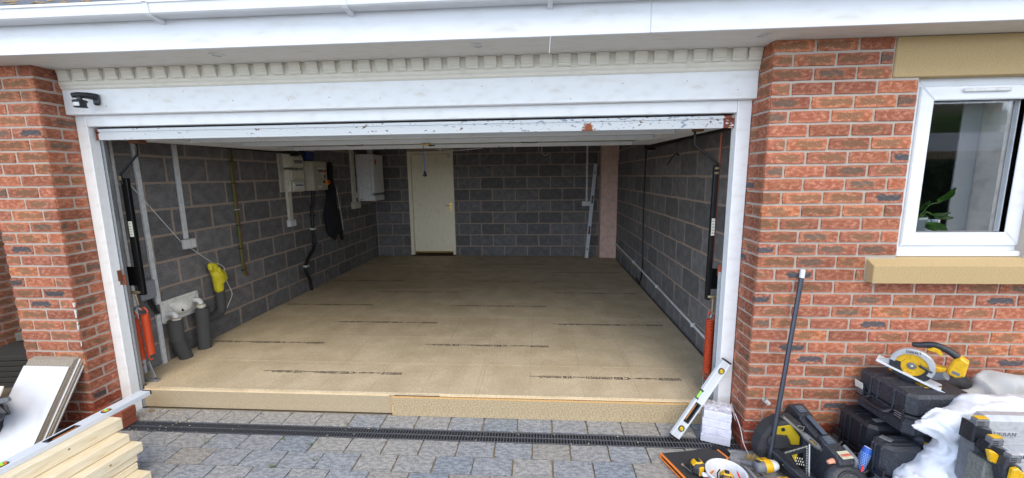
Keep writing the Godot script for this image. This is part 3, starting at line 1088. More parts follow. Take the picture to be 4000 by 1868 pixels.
# ---------------------------------------------------------------- block walls and ceiling
func garage_shell() -> void:
	var looks := []
	for i in 5:
		looks.append(block_look(500 + i, Color(0.435, 0.425, 0.425) * [1.0, 0.93, 1.05, 0.97, 0.89][i]))
	var cool := []
	for m in looks:
		var d: StandardMaterial3D = m.duplicate()
		cool.append(d)
	var full := []
	for i in 8:
		full.append(piece(800 + i, 0.435, 0.214, 0.016, 0.0028, 0.006, i % 4))
	var halves := []
	for i in 4:
		halves.append(piece(820 + i, 0.215, 0.214, 0.016, 0.002, 0.004, i % 4, 0.5))

	var left := thing("block_wall", "grey concrete block side wall on the left of the garage", "wall", Vector3(-0.19, 0, -2.9))
	var s := sh(at(-left.position))
	s.ab(Vector3(-0.40, -0.1, -5.72), Vector3(-0.194, 2.6, -0.301))
	put("mortar", s.done(), mats["dark_mortar"], left)
	var face_right := Basis(Vector3(0, 0, -1), Vector3.UP, Vector3(1, 0, 0))
	for i in range(-5, 5):
		var js := [-0.302]
		var j := -0.735 + 0.443 if i % 2 != 0 else -0.953 + 0.443
		j = -0.5135 if i % 2 == 0 else -0.735
		while j > -5.4:
			js.append(j)
			j -= 0.443
		js.append(-5.506)
		for k in js.size() - 1:
			block(left, full, halves, looks, Vector3(-0.19, 1.268 + 0.225 * i + 0.0055, js[k] - 0.005), face_right, js[k] - js[k + 1] - 0.010)

	var sm := sh(at(-left.position))
	for k in 46:
		var lvl := rng.randi_range(-4, 4)
		sm.x = Transform3D(Basis(Vector3(0, 0, 1), -PI / 2) * Basis(Vector3.UP, rng.randf() * TAU), Vector3(-0.1895, 1.268 + 0.225 * lvl + rng.randf_range(-0.03, 0.012), rng.randf_range(-5.2, -0.5)) - left.position)
		sm.lathe([[rng.randf_range(0.004, 0.014), 0.0], [rng.randf_range(0.002, 0.008), 0.003], [0.0, 0.004]], 6)
	put("mortar_splash", sm.done(), mats["dark_mortar"], left)
	var right := thing("block_wall", "grey concrete block side wall on the right of the garage", "wall", Vector3(4.5, 0, -2.9))
	s = sh(at(-right.position))
	s.ab(Vector3(4.504, -0.1, -5.72), Vector3(4.62, 2.6, -0.281))
	s.ab(Vector3(4.345, -0.1, -0.34), Vector3(4.504, 2.6, -0.281))
	put("mortar", s.done(), mats["dark_mortar"], right)
	var face_left := Basis(Vector3(0, 0, 1), Vector3.UP, Vector3(-1, 0, 0))
	for i in range(-5, 5):
		var js := [-0.34]
		var j := -0.80 if i % 2 != 0 else -0.575
		while j > -5.35:
			js.append(j)
			j -= 0.45
		js.append(-5.506)
		for k in js.size() - 1:
			block(right, full, halves, looks, Vector3(4.5, 1.268 + 0.225 * i + 0.0055, js[k + 1] + 0.005), face_left, js[k] - js[k + 1] - 0.010)

	var back := thing("block_wall", "grey concrete block wall at the back of the garage", "wall", Vector3(2.15, 0, -5.506))
	s = sh(at(-back.position))
	s.ab(Vector3(-0.194, -0.1, -5.72), Vector3(0.49, 2.6, -5.511))
	s.ab(Vector3(1.384, -0.1, -5.72), Vector3(4.504, 2.6, -5.511))
	s.ab(Vector3(0.49, 2.229, -5.72), Vector3(1.384, 2.6, -5.511))
	put("mortar", s.done(), mats["dark_mortar"], back)
	for i in range(-5, 5):
		var js := [-0.188]
		var j := 2.588 - 0.45 * 6 if i % 2 == 0 else 2.813 - 0.45 * 6
		while j < 4.45:
			if j > -0.1:
				js.append(j)
			j += 0.45
		js.append(4.50)
		for k in js.size() - 1:
			var y0 := 1.268 + 0.225 * i + 0.0055
			for sp in minus(js[k] + 0.005, js[k + 1] - 0.005, y0, y0 + 0.214, [[0.485, 1.389, 0.0, 2.20]]):
				block(back, full, halves, looks, Vector3(sp[0], y0, -5.506), Basis(), sp[1] - sp[0])

	# pillar of pink plaster with a padstone in the right back corner
	var p := thing("pillar", "pink plastered pillar in the right back corner with a projecting pad", "pillar", Vector3(4.34, 0.178, -5.4))
	put("shaft", sh(at(-p.position)).ab(Vector3(4.192, 0.15, -5.505), Vector3(4.496, 2.44, -5.30), 0.004).done(), mats["pink_plaster"], p)
	put("pad", sh(at(-p.position)).ab(Vector3(4.378, 2.0, -5.2995), Vector3(4.498, 2.44, -5.25), 0.004).done(), mats["pink_plaster"], p)

	var c := sh()
	c.ab(Vector3(-0.40, 2.43, -5.72), Vector3(4.62, 2.452, -0.301))
	struct("garage_ceiling", c.done(), mat("ceiling_paint", lin(0.78, 0.77, 0.74), 0.9))
	var h := sh()
	h.ab(Vector3(-0.19, 2.112, -0.40), Vector3(4.5, 2.43, -0.305))
	tag(put("lintel_beam", h.done(), mats["dark_timber"]), "dark timber lintel showing in the gap above the open door", "beam")

	# the house room that lies behind the window
	var rm := sh()
	rm.ab(Vector3(4.62, 0.2, -5.2), Vector3(9.2, 0.25, -0.281))
	rm.ab(Vector3(4.62, 2.46, -5.2), Vector3(9.2, 2.5, -0.281))
	rm.ab(Vector3(4.62, 0.25, -5.3), Vector3(9.2, 2.46, -5.2))
	rm.ab(Vector3(9.2, 0.2, -5.3), Vector3(9.3, 2.5, -0.1))
	struct("house_room", rm.done(), mat("room_paint", lin(0.42, 0.40, 0.36), 0.9))

func block(parent: Node3D, full: Array, halves: Array, looks: Array, corner: Vector3, b: Basis, w: float) -> void:
	if w < 0.02:
		return
	var long := w > 0.26
	var o := put("block", full[rng.randi() % full.size()] if long else halves[rng.randi() % halves.size()], looks[rng.randi() % looks.size()], parent)
	o.transform = Transform3D(Basis(b.x * (w / (0.435 if long else 0.215)), b.y, b.z), corner + b.z * rng.randf_range(-0.0015, 0.002) - parent.position)


# ---------------------------------------------------------------- floor
func garage_floor() -> void:
	var base := sh()
	base.ab(Vector3(-0.188, 0.03, -5.50), Vector3(4.47, 0.153, -0.30))
	base.ab(Vector3(0.02, 0.006, -0.32), Vector3(4.25, 0.150, -0.297))
	var fl := struct("garage_floor", base.done(), mats["dark_timber"])
	var kinds := [mats["chipboard"], mats["chipboard_warm"], mats["chipboard_cool"]]
	# the maker's stamp, read from the far side, as on every board
	var ink := sh()
	var up := Basis(Vector3(-1, 0, 0), Vector3(0, 0, 1), Vector3(0, 1, 0))
	var lay := func(t: String, size: float, x: float, z: float, wide: float) -> void:
		var m := words(t, size, 0.0004)
		var bb := m.get_aabb()
		ink.add(m, Transform3D(Basis(up.x * (wide / bb.size.x), up.y, up.z), Vector3(x, 0.0006, z)))
	ink.x = at(Vector3(0.635, 0.0, 0.0))
	var oval := []
	for k in 20:
		oval.append(Vector2(cos(TAU * k / 20) * 0.042, sin(TAU * k / 20) * 0.022))
	ink.x = Transform3D(Basis(Vector3.RIGHT, Vector3(0, 0, -1), Vector3.UP), Vector3(0.59, 0.0, 0))
	ink.prism(oval, 0.0002, 0.0009)
	ink.st.generate_normals()
	ink.x = Transform3D()
	lay.call("FLOORING P5 T&G", 0.023, 0.45, 0.0105, 0.17)
	lay.call("MOISTURE RESISTANT", 0.023, 0.45, -0.0105, 0.17)
	lay.call("22 x 2400 x 600", 0.028, 0.28, -0.004, 0.15)
	lay.call("18 - 0 -", 0.02, 0.17, 0.0, 0.07)
	lay.call("CE", 0.046, 0.10, 0.0, 0.085)
	lay.call("EN 13986:2004+A1", 0.023, -0.065, 0.0105, 0.25)
	lay.call("EN 312:2010 TYPE P5", 0.023, -0.065, -0.0105, 0.25)
	lay.call("0380-CPR-0047", 0.018, -0.245, -0.004, 0.10)
	lay.call("UK", 0.025, -0.335, 0.0105, 0.07)
	lay.call("CA", 0.025, -0.335, -0.0105, 0.07)
	lay.call("2400 x 600 x 22", 0.021, -0.465, 0.0105, 0.17)
	lay.call("FORMALDEHYDE E1", 0.021, -0.465, -0.0095, 0.17)
	lay.call("04-2013", 0.016, -0.59, -0.005, 0.08)
	var stamp := ink.done(false)
	var zs := [-0.285, -0.757, -1.34, -1.93, -2.515, -3.10, -3.69, -4.28, -4.87, -5.50]
	var tz := [-0.572, -1.152, -1.732, -2.325, -2.91, -3.51, -4.088, -4.70, -5.28]
	for r in 9:
		var js := [0.215, 2.615] if r % 2 == 0 else [1.40, 3.80]
		var xs: Array = [-0.186] + js + [4.468]
		if r == 0:
			xs = [0.022, 0.215, 2.615, 4.247]
		for k in xs.size() - 1:
			var x0: float = xs[k]
			var x1: float = xs[k + 1]
			var b := put("floor_board", sh(at(-Vector3((x0 + x1) / 2.0, 0.167, zs[r]))).ab(Vector3(x0 + 0.0004, 0.156, zs[r + 1] + 0.0006), Vector3(x1 - 0.0004, 0.178 + rng.randf_range(-0.0004, 0.0004), zs[r] - 0.0006), 0.0012).done(), kinds[rng.randi() % 3], fl)
			b.position = Vector3((x0 + x1) / 2.0, 0.167, zs[r])
			var mid: float = 1.415 if r % 2 == 0 else 0.215
			for rep in [0, 1]:
				var cx: float = mid + 2.39 * rep
				if cx < x0 or cx > x1:
					continue
				if cx - 0.635 < x0 - 0.03 or cx + 0.635 > x1 + 0.03:
					cx = clampf(cx, x0 + 0.64, x1 - 0.64) if x1 - x0 > 1.3 else cx
				var o := put("printed_stamp", stamp, mats["ink"], b)
				o.position = Vector3(cx, 0.1786, tz[r]) - b.position
			var ls := sh(at(-b.position))
			var any := false
			for q in range(-2, 12):
				var lx := 2.190 + (q - 5) * 0.3965
				if lx > x0 + 0.01 and lx < x1 - 0.01 and r < 4:
					ls.ab(Vector3(lx - 0.0005, 0.1779, zs[r + 1] + 0.002), Vector3(lx + 0.0005, 0.1787, zs[r] - 0.002))
					any = true
			if any:
				put("marking_line", ls.done(), mats["pencil_line"], b)
	for q in [[-0.186, 0.0215], [4.2475, 4.468]]:
		var mid := Vector3((q[0] + q[1]) / 2.0, 0.167, -0.56)
		put("floor_board", sh(at(-mid)).ab(Vector3(q[0], 0.156, -0.7564), Vector3(q[1], 0.1778, -0.335), 0.0012).done(), mats["chipboard"], fl).position = mid
	var riser := put("riser", sh().ab(Vector3(0.022, 0.022, -0.2945), Vector3(1.99, 0.1555, -0.272), 0.001).done(), mats["riser_board"], fl)
	riser.set_meta("label", "plain chipboard riser on the left of the step")
	put("riser_edge", sh().ab(Vector3(0.024, 0.1557, -0.293), Vector3(1.95, 0.1605, -0.2735), 0.001).done(), mats["pale_edge"], fl)
	var riser2 := put("riser", sh().ab(Vector3(1.985, 0.0165, -0.2715), Vector3(4.20, 0.157, -0.250), 0.001).done(), mats["riser_mottled"], fl)
	riser2.set_meta("label", "mottled chipboard riser on the right of the step")
	put("riser_edge", sh().ab(Vector3(1.986, 0.1572, -0.271), Vector3(4.199, 0.1605, -0.2505), 0.0008).done(), mats["raw_edge"], fl)
	put("tongue_strip", sh().ab(Vector3(2.33, 0.1612, -0.289), Vector3(4.20, 0.1665, -0.2735), 0.001).done(), mats["pale_edge"], fl)
	put("end_edge", sh().ab(Vector3(1.9805, 0.017, -0.271), Vector3(1.9848, 0.157, -0.2505), 0.0005).done(), mats["raw_edge"], fl)


# ---------------------------------------------------------------- the up-and-over door and its gear
func chipped_paint() -> StandardMaterial3D:
	var w := 1024
	var h := 48
	var im := Image.create_empty(w, h, false, Image.FORMAT_RGB8)
	var a := noise(61, 0.05, 4)
	var b := noise(62, 0.012, 3)
	for y in h:
		for x in w:
			var u := float(x) / w
			var v := float(y) / h
			var n := a.get_noise_2d(x * 1.6, y * 1.2)
			var big := b.get_noise_2d(x, y)
			var col := Color(0.81, 0.82, 0.83)
			var worn := n + 0.35 * big + 0.28 * smoothstep(0.45, 0.75, u) - 0.15 * v
			if worn > 0.57:
				col = Color(0.55, 0.58, 0.63)
			if n + big * 0.5 < -0.66:
				col = Color(0.36, 0.25, 0.18)
			if absf(u - 0.79) < 0.003 + 0.010 * absf(n) + 0.006 * (v - 0.5) and v > 0.42 + 0.2 * n:
				col = Color(0.55, 0.27, 0.10)
			if u > 0.985 and n > -0.25:
				col = Color(0.46, 0.20, 0.10)
			if u < 0.004:
				col = Color(0.45, 0.2, 0.14)
			im.set_pixel(x, y, col)
	var m := StandardMaterial3D.new()
	m.resource_name = "chipped_paint"
	m.albedo_texture = ImageTexture.create_from_image(im)
	m.roughness = 0.5
	m.texture_repeat = false
	return m

func garage_door() -> void:
	var d := thing("garage_door", "white up-and-over garage door panel slid open under the ceiling", "garage door", Vector3(2.14, 2.05, -1.2))
	var off := at(-d.position)
	var paint := chipped_paint()
	# front rail: a strip with two steps, its picture laid along its length
	var prof := [Vector2(-0.245, 2.0185), Vector2(-0.221, 2.0185), Vector2(-0.220, 2.061), Vector2(-0.229, 2.064), Vector2(-0.229, 2.072), Vector2(-0.221, 2.074), Vector2(-0.221, 2.092), Vector2(-0.245, 2.094)]
	var s := Shape.new()
	for k in prof.size() - 1:
		for seg in 8:
			var xa := 0.036 + seg * (4.249 - 0.036) / 8.0
			var xb := 0.036 + (seg + 1) * (4.249 - 0.036) / 8.0
			var p: Vector2 = prof[k]
			var q: Vector2 = prof[k + 1]
			var pts := [Vector3(xa, p.y, p.x), Vector3(xb, p.y, p.x), Vector3(xb, q.y, q.x), Vector3(xa, q.y, q.x)]
			var uv := []
			for pt in pts:
				uv.append(Vector2((pt.x - 0.036) / 4.213, clampf((2.094 - pt.y) / 0.076, 0.02, 0.98)))
			var out := Vector3(0, -(q.x - p.x), q.y - p.y)
			if k == 0:
				out = Vector3(0, -1, 0)
			if k == prof.size() - 2:
				out = Vector3(0, 1, 0)
			for i in pts.size():
				pts[i] -= d.position
			s.tri(pts[0], pts[1], pts[2], out, [uv[0], uv[1], uv[2]])
			s.tri(pts[0], pts[2], pts[3], out, [uv[0], uv[2], uv[3]])
	put("front_rail", s.done(), paint, d)
	var ends := sh(off)
	ends.ab(Vector3(0.0345, 2.019, -0.245), Vector3(0.0358, 2.093, -0.2215))
	ends.ab(Vector3(4.2492, 2.019, -0.245), Vector3(4.2505, 2.093, -0.2215))
	put("rail_end", ends.done(), mats["rust"], d)
	# skin of the panel, ribbed along the width, rising a little towards the back
	var rise := func(z: float) -> float: return 2.032 + (-z - 0.245) * 0.0145
	var sk := sh(off)
	sk.poly([Vector3(0.036, rise.call(-0.2455) + 0.040, -0.2455), Vector3(4.249, rise.call(-0.2455) + 0.040, -0.2455), Vector3(4.249, rise.call(-2.16) + 0.035, -2.16), Vector3(0.036, rise.call(-2.16) + 0.035, -2.16)], Vector3.UP)
	sk.poly([Vector3(0.036, rise.call(-0.2455) + 0.037, -0.2455), Vector3(4.249, rise.call(-0.2455) + 0.037, -0.2455), Vector3(4.249, rise.call(-2.16) + 0.031, -2.16), Vector3(0.036, rise.call(-2.16) + 0.031, -2.16)], Vector3.DOWN)
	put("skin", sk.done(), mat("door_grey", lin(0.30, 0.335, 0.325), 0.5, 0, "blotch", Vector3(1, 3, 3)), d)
	for xx in [[0.038, 0.30], [4.05, 4.247]]:
		var r := sh(off)
		for k in 8:
			var z0 := -0.2465 - k * 0.238
			var z1 := -0.2465 - (k + 1) * 0.238
			r.poly([Vector3(xx[0], rise.call(z0) - 0.003, z0), Vector3(xx[1], rise.call(z0) - 0.003, z0), Vector3(xx[1], rise.call(z1) - 0.003, z1), Vector3(xx[0], rise.call(z1) - 0.003, z1)], Vector3.DOWN)
			for e in xx:
				r.poly([Vector3(e, rise.call(z0) - 0.003, z0), Vector3(e, rise.call(z1) - 0.003, z1), Vector3(e, rise.call(z1) + 0.034, z1), Vector3(e, rise.call(z0) + 0.034, z0)], Vector3(1 if e == xx[1] else -1, 0, 0))
		put("side_rail", r.done(), mats["white_paint"], d)
	for z in [-0.70, -1.28, -2.10]:
		var y: float = rise.call(z)
		var deep := 0.045 if z > -2.0 else 0.05
		put("cross_rail", sh(off).ab(Vector3(0.305, y - 0.004, z - deep), Vector3(4.045, y + 0.034, z + deep * 0.4), 0.003).done(), mats["white_paint"], d)
	var hm := sh()
	hm.tube(curve([Vector3(0, 0.012, 0), Vector3(0.012, -0.004, 0), Vector3(0.13, -0.004, 0), Vector3(0.142, 0.012, 0)], 4), 0.0035, 6)
	var hmesh := hm.done()
	for q in [[1.30, -1.28], [1.36, -2.08], [2.90, -1.28], [2.62, -2.08]]:
		var o := put("handle", hmesh, mats["black_steel"], d)
		o.position = Vector3(q[0], rise.call(q[1]) - 0.010, q[1]) - d.position
	put("latch", sh(off).ab(Vector3(2.00, 2.026, -1.30), Vector3(2.08, 2.0405, -1.25), 0.003).done(), mats["brass"], d)
	put("latch_lever", sh(off).tube(curve([Vector3(2.055, 2.030, -1.27), Vector3(2.08, 2.018, -1.26), Vector3(2.12, 2.022, -1.26)]), 0.006, 6).done(), mats["black_steel"], d)
	var gap := sh(off)
	gap.tube(curve([Vector3(0.37, 2.012, -0.27), Vector3(0.46, 2.02, -0.30), Vector3(0.55, 2.018, -0.33), Vector3(0.62, 1.998, -0.35)]), 0.0022, 5)
	gap.tube(curve([Vector3(1.9, 2.045, -2.18), Vector3(2.15, 2.032, -2.18), Vector3(2.42, 2.05, -2.17)]), 0.003, 5)
	put("loose_wire", gap.done(), mats["white_plastic"], d)

	var cord := thing("pull_cord", "blue pull cord with a black bell handle hanging from the door", "pull cord", Vector3(2.014, 2.03, -1.27))
	put("cord", sh().tube([Vector3(0, 0, 0), Vector3(0.001, -0.12, 0.0), Vector3(0, -0.235, 0)], 0.0032, 6).done(), mats["blue"], cord)
	put("bell_handle", sh(at(Vector3(0, -0.235, 0))).lathe([[0.0, 0.0], [0.009, -0.002], [0.013, -0.03], [0.020, -0.034], [0.021, -0.043], [0.012, -0.046], [0.004, -0.047], [0.004, -0.056], [0.0, -0.057]], 14).done(), mats["black_plastic"], cord)

	for side in [0, 1]:
		var L: bool = side == 0
		var t := thing("door_track", "black steel door track fixed along the left wall" if L else "black steel door track fixed along the right wall", "track", Vector3(-0.10 if L else 4.42, 2.05, -1.5), "door tracks")
		var ts := sh(at(-t.position))
		var xa := -0.075 if L else 4.385
		ts.ab(Vector3(xa - 0.02, 2.045, -2.9), Vector3(xa + 0.02, 2.052, -0.30), 0.002)
		ts.ab(Vector3(xa - 0.02, 2.0525, -2.9), Vector3(xa - 0.013, 2.085, -0.30), 0.002)
		ts.ab(Vector3(xa + 0.013, 2.0525, -2.9), Vector3(xa + 0.02, 2.085, -0.30), 0.002)
		put("rail", ts.done(), mats["black_steel"], t)
		put("hanger", sh(at(-t.position)).ab(Vector3(xa - 0.03, 2.03, -2.72), Vector3(xa + 0.05, 2.044, -2.62), 0.003).done(), mats["black_steel"], t)
		put("hanger_plate", sh(at(-t.position)).ab(Vector3(xa - 0.01, 2.015, -2.70), Vector3(xa + 0.04, 2.029, -2.66), 0.003).done(), mats["bright_steel"], t)
		lifting_gear(L)

func lifting_gear(L: bool) -> void:
	var g := thing("lifting_gear", ("black door arm with two orange springs inside the left post" if L else "black door arm with two orange springs inside the right post"), "door gear", Vector3(0.03 if L else 4.23, 0.178, -0.36), "door lifting gear")
	var off := at(-g.position)
	var z := -0.37
	# steel angle fixed to the back of the timber post
	var a := sh(off)
	if L:
		a.ab(Vector3(0.006, 0.02, -0.272), Vector3(0.030, 2.09, -0.267), 0.001)
		a.ab(Vector3(0.006, 0.02, -0.31), Vector3(0.010, 2.09, -0.2725), 0.001)
	else:
		a.ab(Vector3(4.236, 0.18, -0.272), Vector3(4.262, 1.10, -0.267), 0.001)
		a.ab(Vector3(4.258, 0.18, -0.31), Vector3(4.262, 1.10, -0.2725), 0.001)
	put("steel_angle", a.done(), mats["galvanised"], g)
	var pr := sh(off)
	if L:
		pr.ab(Vector3(0.013, 0.985, -0.2705), Vector3(0.036, 1.065, -0.2665), 0.001)
	else:
		pr.ab(Vector3(4.232, 1.07, -0.276), Vector3(4.254, 1.145, -0.2675), 0.001)
		pr.tube([Vector3(4.236, 1.14, z), Vector3(4.243, 2.0, z)], 0.007, 8)
	put("primed_plate", pr.done(), mats["primer_red"], g)
	var x0 := 0.043 if L else 4.222
	var x1 := 0.043 if L else 4.217
	var top := 1.76 if L else 1.80
	var low := 0.88
	var bar := sh(off * frame(Vector3(x0, top, z), Vector3(x1 - x0, low - top, 0), Vector3(1, 0, 0)))
	var wide := 0.048 if L else 0.030
	bar.box(Vector3((top - low) / 2.0, 0, 0), Vector3(top - low, wide, 0.03), 0.003)
	put("arm", bar.done(), mats["black_steel"], g)
	if L:
		put("crank", sh(off).tube([Vector3(0.036, 1.72, z + 0.02), Vector3(0.036, 1.79, z + 0.02), Vector3(0.173, 1.925, z + 0.01), Vector3(0.168, 2.0, z), Vector3(0.15, 2.04, z)], 0.009, 8).done(), mats["rust"] if false else mats["black_steel"], g)
		put("crank_plate", sh(off).ab(Vector3(0.135, 2.005, z - 0.04), Vector3(0.215, 2.03, z + 0.03), 0.004).done(), mats["rust"], g)
	else:
		put("crank", sh(off).tube([Vector3(4.222, 1.74, z + 0.018), Vector3(4.222, 1.805, z + 0.018), Vector3(4.075, 1.93, z), Vector3(4.073, 2.02, z), Vector3(4.08, 2.04, z)], 0.0085, 8).done(), mats["black_steel"], g)
		put("crank_plate", sh(off).ab(Vector3(4.06, 2.015, z - 0.03), Vector3(4.125, 2.03, z + 0.02), 0.004).done(), mats["rust"], g)
	for yy in ([1.768, 1.752] if L else [1.775, 1.745]):
		var bx := 0.036 if L else 4.222
		var dirx := 1.0 if L else -1.0
		put("bolt", sh(off).tube([Vector3(bx, yy, z + 0.03), Vector3(bx + dirx * 0.012, yy, z + 0.045), Vector3(bx + dirx * 0.024, yy, z + 0.047)], [0.009, 0.008, 0.006], 6).done(), mats["bolt_brass"], g)
	var lab := sh(off)
	if L:
		lab.ab(Vector3(0.030, 1.33, z + 0.0151), Vector3(0.060, 1.445, z + 0.0165))
	else:
		lab.ab(Vector3(4.208, 1.33, z + 0.0151), Vector3(4.230, 1.445, z + 0.0165))
	put("rating_label", lab.done(), mats["label_paper"], g)
	var tx := sh(off)
	for k in 5:
		tx.ab(Vector3((0.034 if L else 4.211), 1.345 + k * 0.02, z + 0.0166), Vector3((0.052 if L else 4.226), 1.349 + k * 0.02, z + 0.0168))
	put("label_print", tx.done(), mats["ink"], g)
	var pl := sh(off)
	if L:
		pl.ab(Vector3(-0.080, 0.952, z - 0.004), Vector3(0.012, 1.10, z + 0.002), 0.002)
	else:
		pl.ab(Vector3(4.236, 0.955, z - 0.004), Vector3(4.29, 1.10, z + 0.002), 0.002)
	put("bracket_plate", pl.done(), mats["black_steel"], g)
	var pv := sh(off)
	var px := 0.02 if L else 4.232
	var sgn := -1.0 if L else 1.0
	pv.tube([Vector3(px - sgn * 0.02, 0.905, z + 0.02), Vector3(px + sgn * 0.045, 0.905, z + 0.02)], [0.010, 0.013], 10)
	pv.tube([Vector3(px + sgn * 0.02, 0.90, z + 0.018), Vector3(px + sgn * 0.018, 0.80, z + 0.01)], [0.009, 0.006], 8)
	put("pivot", pv.done(), mats["bolt_brass"], g)
	var yk := sh(off)
	var sx := [-0.044, 0.020] if L else [4.240, 4.262]
	yk.tube([Vector3(sx[0], 0.755, z + 0.012), Vector3((sx[0] + sx[1]) / 2, 0.79, z + 0.012), Vector3(sx[1], 0.765, z + 0.012)], 0.008, 6)
	put("yoke", yk.done(), mats["galvanised"], g)
	for k in 2:
		var cx: float = sx[k]
		var zz := z + (0.012 if k == 0 else -0.012)
		var ya := (0.69 if k == 0 else 0.72) if L else (0.74 if k == 0 else 0.715)
		var yb := (0.36 if k == 0 else 0.40) if L else (0.345 if k == 0 else 0.36)
		var s := put("spring", coil(Vector3(cx, ya, zz), Vector3(cx + (0.004 if L else 0.0), yb, zz), 0.024, 0.0040, 34), mats["spring_orange"], g)
		put("hook", sh(off).tube(curve([Vector3(cx + 0.02, ya, zz), Vector3(cx + 0.024, ya + 0.03, zz), Vector3(cx, ya + 0.055, zz), Vector3(cx - 0.018, ya + 0.035, zz)]), 0.005, 6).done(), mats["spring_orange"], g)
		put("hook", sh(off).tube(curve([Vector3(cx - 0.02, yb, zz), Vector3(cx - 0.02, yb - 0.03, zz), Vector3(cx, yb - 0.05, zz), Vector3(cx + 0.016, yb - 0.035, zz)]), 0.005, 6).done(), mats["spring_orange"], g)
		s.position = -g.position
	var ft := sh(off)
	if L:
		ft.ab(Vector3(-0.082, 0.178, z - 0.01), Vector3(-0.066, 0.33, z - 0.005), 0.001)
		ft.x = off * frame(Vector3(0.0, 0.34, z), Vector3(0.045, -0.125, 0.01), Vector3(1, 0, 0))
		ft.ab(Vector3(0, -0.012, -0.002), Vector3(0.14, 0.012, 0.002), 0.001)
		ft.x = off
		ft.ab(Vector3(-0.085, 0.1785, z - 0.02), Vector3(0.065, 0.197, z + 0.02), 0.002)
	else:
		ft.ab(Vector3(4.225, 0.178, z - 0.02), Vector3(4.285, 0.30, z - 0.014), 0.002)
	put("foot_strap", ft.done(), mats["galvanised"], g)


# ---------------------------------------------------------------- fittings on the left wall (its face is x = -0.19)
func trunk(label: String, y0: float, y1: float, z: float, w: float, deep: float, m: Material, lean := 0.0, group := "cable trunking on the walls") -> void:
	var s := sh(frame(Vector3(-0.188 + deep / 2.0, y0, z + lean), Vector3(0, y1 - y0, -lean), Vector3(1, 0, 0)))
	var len := Vector2(y1 - y0, lean).length()
	s.box(Vector3(len / 2, 0, 0), Vector3(len, deep, w), 0.002)
	tag(put("cable_trunking", s.done(), m), label, "trunking", group)

